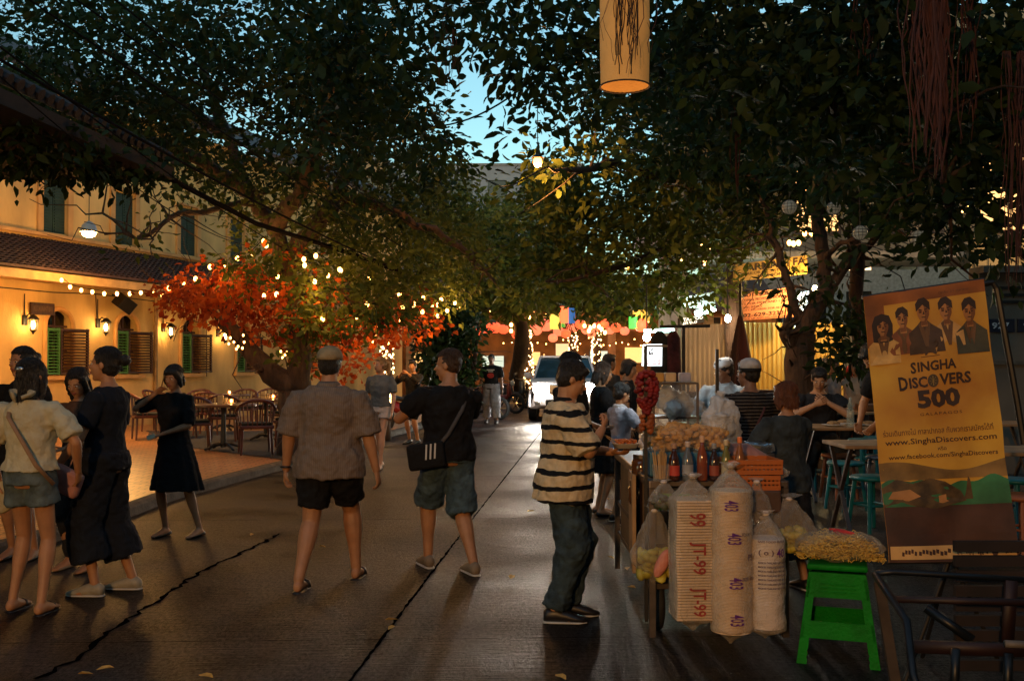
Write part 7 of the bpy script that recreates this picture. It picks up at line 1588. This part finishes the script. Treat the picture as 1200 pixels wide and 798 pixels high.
bg_ = q.build('shoulder_bag', C_('canvas', (.42, .36, .22)), a['root'], True); bg_.scale = (.8, .35, .9); bg_.location = T(-.24, .05, -.16)
# dark haired face behind her
person('person in black with tied back hair half hidden behind the cream shirted woman', X(27, 7.9), 172, 1.70, 1, 'f', 'tan', 'black', 'bun', head_yaw=-15, top=dict(m=blk, sleeve=.6), bottom=dict(m=blk), shoe=('flat', leather))
person('young woman looking down in a brown top between the two tall women', X(93, 7.5), 165, 1.53, .95, 'f', 'tan', 'black', 'long', head_tilt=-22, head_yaw=8, hands=[(-.1, .26, -.08), (.12, .26, -.06)], elbows=[(-1, -.5, -.6), (1, -.5, -.6)], top=dict(m=brown, sleeve=.9, off=.02), bottom=dict(m=blk2, len=1.95, cuff=.05), shoe=('flat', tan_sh))
a = person('tall woman in black with a hair bun in profile holding a pink bag', X(126, 6.75), 84, 1.68, 1.12, 'f', 'tan', 'black', 'bun', feet=[(-.10, .05), (.12, -.10)], head_yaw=6, head_tilt=4, hands=[(-.27, .22, -.22), (.26, .1, -.3)], elbows=[(-.4, -1, 0), (.3, -1, 0)],
           top=dict(m=navy, off=.022, hem=.0, sleeve=.75, cuff=.075), bottom=dict(kind='culottes', m=navy, len=1.62, cuff=.145, off=.03, fold=.02), shoe=('shoe', silver))
T = a['T']
strap(a, [T(.15, .0, .48), T(.03, .15, .33), T(-.12, .14, .12), T(-.27, .12, -.02)], mat('strap_pink', (.5, .26, .2), .6), .02, 'bag_strap')
q = MB(); q.box((0, 0, 0), (.24, .07, .17), bev=.03); o = q.build('handbag', mat('bag_pink', (.42, .20, .17), .5, .15, 12), a['root'], True); o.location = T(-.29, .14, -.11); o.rotation_euler = (0, R(-22), R(80))
# woman on the phone
a = person('woman in a black dress with a phone at her cheek stepping off the kerb', X(205, 8.95), 158, 1.55, 1.0, 'f', 'tan', 'black', 'mop', feet=[(-.22, -.05), (.08, .04)], head_yaw=4, head_tilt=-12, hands=[(-.04, .20, -.10), (.12, .17, .30)], elbows=[(-1, -.4, -.5), (1, .2, -.8)],
           top=dict(m=blk, off=.03, hem=-.02, sleeve=.95, cuff=.07, fold=.02), bottom=dict(kind='skirt', m=blk, len=.56, cuff=.27, fold=.01, waist=.1), shoe=('flat', leather))
q = MB(); q.box((0, 0, 0), (.06, .009, .115), bev=.004); o = q.build('phone', mat('phone_case', (.24, .15, .05), .4, .3, 20), a['root']); o.location = a['Hd'](.088, .055, -.02); o.rotation_euler = (R(12), R(-18), R(-50))
q = MB(); q.box((0, 0, 0), (.07, .005, .045)); o = q.build('paper_slip', cream, a['root']); o.location = a['wr'][0] + Vector((.05, .09, -.02)); o.rotation_euler = (.5, .4, .6)
# ---- man in cap
a = person('heavy man in a loose taupe shirt and tan cap walking away', X(386, 7.0), -3, 1.72, 1.24, 'm', 'tan', 'black', 'short', strands=False, feet=[(-.15, -.20), (.15, .24)], hip=.895 * 1.72 / 1.75, hands=[(-.30, .05, -.27), (.32, .03, -.30)], elbows=[(-.6, -1, 0), (.6, -1, 0)], head_yaw=2, curl=.7,
           top=dict(m=brownsh, off=.035, hem=-.13, flare=.07, sleeve=.98, cuff=.088, fold=.028, fs=.11, collar=brownsh), bottom=dict(kind='shorts', m=blk, len=.76, cuff=.095, off=.028, fold=.02), shoe=('sandal', leather))
Hd, hs, Mh = a['Hd'], a['hs'], a['Mh']
q = MB(); rg = [(Hd(0, -.018, .035), .092 * hs, .106 * hs), (Hd(0, -.018, .06), .092 * hs, .106 * hs), (Hd(0, -.014, .09), .085 * hs, .098 * hs), (Hd(0, -.01, .115), .066 * hs, .078 * hs), (Hd(0, -.01, .132), .035 * hs, .04 * hs), (Hd(0, -.01, .137), .006, .006)]
q.rings(rg, 24); cp = q.build('cap', C_('cap', (.30, .23, .13), .25), a['root'], True); q = MB(); q.rings([(Hd(0, .08, .04), .075 * hs, .05 * hs), (Hd(0, .11, .042), .075 * hs, .05 * hs, ), (Hd(0, .10, .052), .07 * hs, .045 * hs)], 18); q.build('visor', MATS['cloth_cap'], cp, True)
q = MB(); w_ = a['wr'][0]; q.tube([w_ + Vector((math.cos(t_) * .034, math.sin(t_) * .034, .015)) for t_ in [2 * PI * k / 16 for k in range(17)]], .009, 6); q.build('watch', leather, a['root'], True)
# ---- man in black tee with shoulder bag
a = person('balding man in a black tee and denim shorts with a shoulder bag', X(526, 7.45), 22, 1.71, 1.14, 'm', 'tan', 'brown', 'thin', feet=[(-.10, .22), (.13, -.16)], hip=.895 * 1.71 / 1.75, hands=[(-.13, .15, .20), (.0, .33, .12)], elbows=[(-1, -.1, -.6), (.5, .2, -1)], head_yaw=50, head_tilt=-3,
           top=dict(m=blk, off=.028, hem=-.05, flare=.03, sleeve=.7, cuff=.078, fold=.024), bottom=dict(kind='shorts', m=denim2, len=1.08, cuff=.088, off=.018, fold=.018), shoe=('shoe', tan_sh))
T = a['T']
strap(a, [T(.12, .05, .49), T(.13, -.08, .48), T(.05, -.17, .34), T(-.06, -.175, .16), T(-.17, -.14, .02)], mat('strap_grey', (.05, .045, .045), .7), .03, 'bag_strap')
q = MB(); q.box((0, 0, 0), (.27, .09, .19), bev=.025); o = q.build('camera_bag', C_('bag_black', (.012, .012, .013)), a['root'], True); o.location = T(-.22, -.13, .0); o.rotation_euler = (0, R(-8), R(-12))
for k in range(3): q = MB(); q.box((.0 + k * .032, -.0478, .03), (.012, .003, .11), rot=Matrix.Rotation(R(10), 3, 'Y')); q.build('bag_stripe', wsh, o)
q = MB(); q.box((0, 0, 0), (.08, .012, .15), bev=.004); o = q.build('phone', leather, a['root']); o.location = a['wr'][0].lerp(a['wr'][1], .5) + Vector((0, .09, .07)); o.rotation_euler = (.3, 0, 0)
# ---- blond woman
person('blond woman in a grey blue tee and white shorts walking towards us', X(446, 14.6), 168, 1.66, .98, 'f', 'fair', 'blond', 'pony', feet=[(-.06, .22), (.08, -.25)], head_yaw=-35, hands=[(-.25, .12, -.26), (.26, -.05, -.26)], top=dict(m=teal, off=.03, hem=.03, sleeve=.8, cuff=.08), bottom=dict(kind='shorts', m=white, len=.36, cuff=.12), shoe=('flat', tan_sh), vox=.011)
a = person('man in a printed black tee and light trousers striding by the motorbikes', X(576, 25.5), 172, 1.80, 1.06, 'm', 'brown', 'black', 'short', feet=[(-.16, .16), (.16, -.2)], top=dict(m=blk, off=.03, hem=-.08, sleeve=.9, cuff=.08), bottom=dict(m=grey, off=.04, cuff=.10, len=1.85), shoe=('shoe', leather), near=False)
q = MB(); 
for z, w_ in ((.40, .2), (.36, .13)): q.box(a['T'](0, .148, z), (w_, .006, .022))
q.build('shirt_print', wsh, a['root']); q = MB(); q.ell(a['T'](0, .15, .26), (.09, .01, .07)); q.build('shirt_emblem', red, a['root'])
person('person in dark clothes lifting a phone behind the balding man', X(484, 19), 150, 1.62, 1, 'm', 'tan', 'black', 'short', hands=[(-.1, .3, .3), (.1, .3, .28)], elbows=[(-1, 0, -1), (1, 0, -1)], head_yaw=20, top=dict(m=blk2, sleeve=1.7), bottom=dict(m=blk), shoe=('shoe', leather), near=False)
# ---- striped eater
strp = stripes('knit_striped', (.60, .46, .27), (.008, .008, .009), .088, .30, 'Z', .05, phase=.0)
a = person('black haired eater in a wide striped cream and black knit over a foam box', X(660, 6.08), -92, 1.585, 1.2, 'm', 'tan', 'black', 'short', lean=.06, feet=[(-.07, .05), (.10, -.03)], head_tilt=-20, head_yaw=4, hands=[(-.08, .33, .00), (.06, .24, .16)], elbows=[(-.8, -.6, -.6), (.9, -.3, -.8)], curl=.9,
           top=dict(m=strp, off=.04, hem=-.14, flare=.07, sleeve=1.0, cuff=.092, fold=.024, fs=.1, collar=blk), bottom=dict(m=C_('jeans_dark', (.035, .055, .065), .35), off=.022, cuff=.078, len=1.97, fold=.026), shoe=('shoe', leather))
w0, w1 = a['wr']
bx = empty('food_box', (0, 0, 0), 0, None, None); COL.objects.unlink(bx); bpy.data.objects.remove(bx)
fx = P(733, 525, 6.02)
t = empty('foam_food_box', fx, R(10), 'open white foam box of fried noodles held by the striped eater', 'food box')
fo = mat('foam_box', (.62, .58, .54), .5, .05, 8)
q = MB(); n = 24
def tray(q, M, off):
    prof = [(.062, .045, 0), (.078, .058, .028), (.084, .063, .030), (.074, .054, .026), (.058, .042, .004)]
    vs = []
    for a_, b_, z in prof:
        for k in range(n): x, y = rrect(k / n, a_, b_); vs.append(M @ Vector((x, y, z)) + off)
    q.add(vs, [(i * n + k, i * n + (k + 1) % n, (i + 1) * n + (k + 1) % n, (i + 1) * n + k) for i in range(len(prof) - 1) for k in range(n)] + [tuple(4 * n + k for k in range(n)), tuple(range(n - 1, -1, -1))])
tray(q, Matrix.Identity(3), Vector((0, 0, 0))); q.build('base', fo, t, True)
q = MB(); tray(q, Matrix.Rotation(R(-38), 3, 'Y') @ Matrix.Rotation(R(180), 3, 'X').to_3x3() @ Matrix.Identity(3), Vector((.135, 0, .075))); q.build('lid', fo, t, True)
q = MB(); rd = random.Random(8)
for k in range(70): x, y = rd.uniform(-.055, .055), rd.uniform(-.04, .04); q.ell((x, y, .03 + rd.uniform(0, .022)), (.012, .009, .007), 6, 4)
o = q.build('fried_food', mat('fried', (.50, .14, .03), .5, .4, 30), t, True); o['kind'] = 'stuff'
hand_w = a['root'].matrix_basis
wk = P(696, 502, 6.1); q = MB(); q.tube([wk, P(722, 517, 6.03)], .0028, 5); q.tube([wk + Vector((0, .01, .004)), P(720, 519, 6.04)], .0028, 5); thing_mesh(q, 'chopsticks', mat('chopstick', (.5, .3, .12), .6), 'pair of thin sticks in the raised hand of the striped eater', 'chopsticks')
# ---- queue behind the eater
person('black haired woman in black standing close behind the striped eater', X(668, 8.3), -60, 1.66, 1, 'f', 'tan', 'black', 'bob', head_tilt=-10, head_yaw=-20, feet=[(-.1, .14), (.1, -.1)], hands=[(-.15, .28, -.1), (.12, .28, -.08)], top=dict(m=blk, sleeve=.8), bottom=dict(kind='shorts', m=blk2, len=.5, cuff=.1), shoe=('shoe', wsh), vox=.01)
person('person in a black dress queueing at the cart, third from the camera', X(705, 10.2), -75, 1.58, 1.0, 'f', 'tan', 'brown', 'bob', head_tilt=-12, hands=[(-.12, .26, -.06), (.12, .26, -.04)], top=dict(m=blk, sleeve=.8, off=.03), bottom=dict(kind='skirt', m=blk, len=.55, cuff=.2, waist=.1), shoe=('flat', leather), vox=.011)
person('child in a pale shirt standing at the cart with head bowed', X(727, 9.7), -60, 1.36, 1.0, 'c', 'tan', 'black', 'short', head_tilt=-18, hands=[(-.08, .26, .0), (.10, .26, .02)], elbows=[(-1, 0, -1), (1, 0, -1)], top=dict(m=C_('shirt_lilac', (.42, .38, .42), .06), off=.03, sleeve=.8, cuff=.075, collar=white), bottom=dict(kind='shorts', m=charc, len=.9, cuff=.085), shoe=('shoe', leather), vox=.01)
person('dark haired person in black further back in the queue beside the child', X(735, 12.0), -100, 1.62, 1.0, 'm', 'tan', 'black', 'mop', head_tilt=-10, top=dict(m=blk2, sleeve=.8), bottom=dict(m=blk), shoe=('shoe', leather), near=False)
person('farthest queueing person, only the crown of black hair showing', X(713, 13.6), -60, 1.70, 1.0, 'm', 'tan', 'black', 'short', top=dict(m=charc, sleeve=.8), bottom=dict(m=blk), shoe=('shoe', leather), near=False)
person('thin passer by in dark clothes standing at the bar front under the lanterns', X(640, 37), 180, 1.7, 1, 'm', 'tan', 'black', 'short', top=dict(m=brown, sleeve=.8), bottom=dict(m=blk), shoe=('shoe', leather), near=False)
# ---- stall keepers
a = person('stall keeper in a pale shirt with a white patterned headband facing the street', X(851, 9.7), 150, 1.62, 1.02, 'm', 'brown', 'black', 'short', strands=False, lean=.1, head_tilt=-10, head_yaw=-40, hands=[(-.15, .3, -.1), (.15, .3, -.1)], elbows=[(-1, -.2, -.5), (1, -.2, -.5)], top=dict(m=C_('shirt_mist', (.30, .32, .34), .08), off=.03, sleeve=.9, cuff=.08, collar=C_('collar_mist', (.28, .3, .32))), bottom=dict(m=blk), shoe=('shoe', leather), vox=.0095)
Hd, hs, Mh = a['Hd'], a['hs'], a['Mh']; Xx = Mh @ Vector((1, 0, 0)); Yy = Mh @ Vector((0, 1, 0))
hb = mat('headband', (.6, .6, .62), .8, .1, 9, col2=(.6, .6, .62)); nt = hb.node_tree; nt.nodes['Color Ramp'].color_ramp.elements[0].color = (.04, .04, .06, 1); nt.nodes['Color Ramp'].color_ramp.elements[0].position = .44; nt.nodes['Color Ramp'].color_ramp.elements[1].position = .47; nt.nodes['Noise Texture'].inputs['Scale'].default_value = 22
q = MB(); q.rings([(Hd(0, -.015, .045), .09 * hs, .105 * hs, Xx, Yy), (Hd(0, -.015, .07), .093 * hs, .107 * hs, Xx, Yy), (Hd(0, -.015, .10), .084 * hs, .095 * hs, Xx, Yy), (Hd(0, -.015, .125), .05, .06, Xx, Yy), (Hd(0, -.015, .135), .01, .01, Xx, Yy)], 24); q.build('headband', hb, a['root'], True)
strv = stripes('knit_dark_striped', (.014, .012, .014), (.13, .12, .11), .026, .22, 'Z', .012)
a = person('stall keeper seen from behind in a dark finely striped top and grey cap', X(878, 7.9), 14, 1.60, 1.08, 'm', 'brown', 'black', 'short', strands=False, head_yaw=28, hands=[(-.2, .3, -.12), (.2, .25, -.1)], elbows=[(-1, -.5, -.3), (1, -.5, -.3)], top=dict(m=strv, off=.03, hem=-.12, sleeve=1.6, cuff=.055), bottom=dict(m=blk), shoe=('shoe', leather), vox=.0095)
Hd, hs, Mh = a['Hd'], a['hs'], a['Mh']
q = MB(); q.rings([(Hd(0, -.03, .02), .088 * hs, .095 * hs), (Hd(0, -.02, .05), .095 * hs, .108 * hs)], 24); q.build('cap_band', C_('band_dark', (.02, .022, .025)), a['root'], True)
q = MB(); q.rings([(Hd(0, -.02, .05), .095 * hs, .108 * hs), (Hd(0, -.02, .09), .09 * hs, .10 * hs), (Hd(0, -.018, .12), .07 * hs, .078 * hs), (Hd(0, -.018, .138), .03, .035), (Hd(0, -.018, .141), .005, .005)], 24); q.build('cap', C_('cap_grey', (.5, .5, .53), .2), a['root'], True)
strap(a, [a['T'](.14, -.03, .49), a['T'](.05, -.165, .36), a['T'](-.06, -.165, .15), a['T'](-.16, -.13, .0)], mat('strap_maroon', (.07, .02, .02), .7), .018, 'apron_strap')
a = person('stall helper with reddish brown hair in a dark slate tee, back to us', X(921, 6.85), 18, 1.44, 1.1, 'f', 'tan', 'auburn', 'mop', head_yaw=20, hands=[(-.22, .22, -.2), (.16, .3, -.2)], elbows=[(-1, -.3, -.3), (1, -.5, -.3)], top=dict(m=C_('slate', (.035, .045, .05), .3), off=.032, hem=-.12, flare=.05, sleeve=.85, cuff=.085), bottom=dict(kind='skirt', m=blk2, len=.7, cuff=.25, waist=.05), shoe=('shoe', leather))
q = MB(); sh0 = a['sh'][0].lerp(a['el'][0], .82); dv = (a['el'][0] - a['sh'][0]).normalized(); bx_, by_, _ = basis(dv); q.tube([sh0 + (bx_ * math.cos(t_) + by_ * math.sin(t_)) * .078 * a['s'] for t_ in [2 * PI * k / 20 for k in range(21)]], .007, 6); q.build('sleeve_trim', wsh, a['root'], True)
# ---- eaters on the right pavement
p = X(963, 10.75, .14)
person('seated man in black lifting a drink to his mouth at the wooden table', p, 172, 1.76, 1.1, 'm', 'tan', 'black', 'short', lean=.12, hip=.56, hipback=.28, feet=[(-.2, .18), (.2, .18)], knees=(0, 1, .6), head_tilt=-16, head_yaw=-8, hands=[(-.06, .22, .24), (.07, .24, .22)], elbows=[(-.8, .6, -.8), (.8, .6, -.8)], top=dict(m=blk2, off=.03, sleeve=.7, cuff=.075), bottom=dict(m=charc, len=1.95), shoe=('shoe', leather), vox=.0095)
person('man in black bending over the table, mostly hidden by the banner edge', X(1064, 9.3, .14), 100, 1.72, 1.05, 'm', 'tan', 'black', 'short', lean=.55, head_tilt=-20, hands=[(-.2, .42, -.02), (.14, .40, -.05)], elbows=[(-1, -.2, -.4), (1, -.2, -.4)], top=dict(m=blk, off=.03, sleeve=.8), bottom=dict(m=blk2), shoe=('shoe', leather), vox=.0095)
person('grey haired man in a red shirt standing at the back by the banner edge', X(1012, 15.6, .14), 150, 1.68, 1.05, 'm', 'fair', 'grey', 'thin', head_tilt=-20, head_yaw=25, hands=[(-.12, .28, .02), (.12, .28, 0)], elbows=[(-1, 0, -1), (1, 0, -1)], top=dict(m=red, off=.03, sleeve=.9), bottom=dict(m=charc), shoe=('shoe', leather), near=False)
for px, d, lb, m_, st, fc, yw in ((985, 14.2, 'seated woman with white top and black bun, left of the pair by the fence', white, 'bun', 215, -20), (1001, 14.0, 'seated woman with white top and dark straps, right of the pair by the fence', C_('offwhite', (.5, .42, .34)), 'bob', 150, 0), (972, 14.8, 'seated person in a pale hat leaning behind the drinking man', C_('pale_rose', (.4, .3, .25)), 'thin', 200, 10)):
    a = person(lb, X(px, d, .14), fc, 1.66, 1.0, 'f', 'fair', 'black', st, lean=.1, hip=.72, hipback=.2, feet=[(-.12, .3), (.12, .3)], knees=(0, 1, .6), head_yaw=yw, hands=[(-.1, .3, -.1), (.1, .3, -.1)], top=dict(m=m_, off=.02, sleeve=.3), bottom=dict(m=charc, len=1.9), shoe=('flat', leather), near=False)
    t = MB()
    if st == 'thin': q = MB(); q.rings([(a['Hd'](0, 0, .05), .14, .15), (a['Hd'](0, 0, .065), .10, .11), (a['Hd'](0, 0, .12), .085, .09), (a['Hd'](0, 0, .14), .04, .04)], 20); q.build('hat', C_('hat_straw', (.42, .36, .28)), a['root'], True)
    pl = X(px, d, .14); stool2('brown stool under the ' + ('woman with the bun' if st == 'bun' else 'woman with dark straps' if st == 'bob' else 'person in the pale hat'), brn, (pl[0] + .15 * math.sin(R(fc)), pl[1] - .2 * math.cos(R(fc)) , .14), 0, 'plastic stools of the pavement eatery')
stool2('turquoise stool the drinking man sits on', blu, (p[0] - .03, p[1] + .28, .14), R(40), 'plastic stools of the pavement eatery')
bake_all()
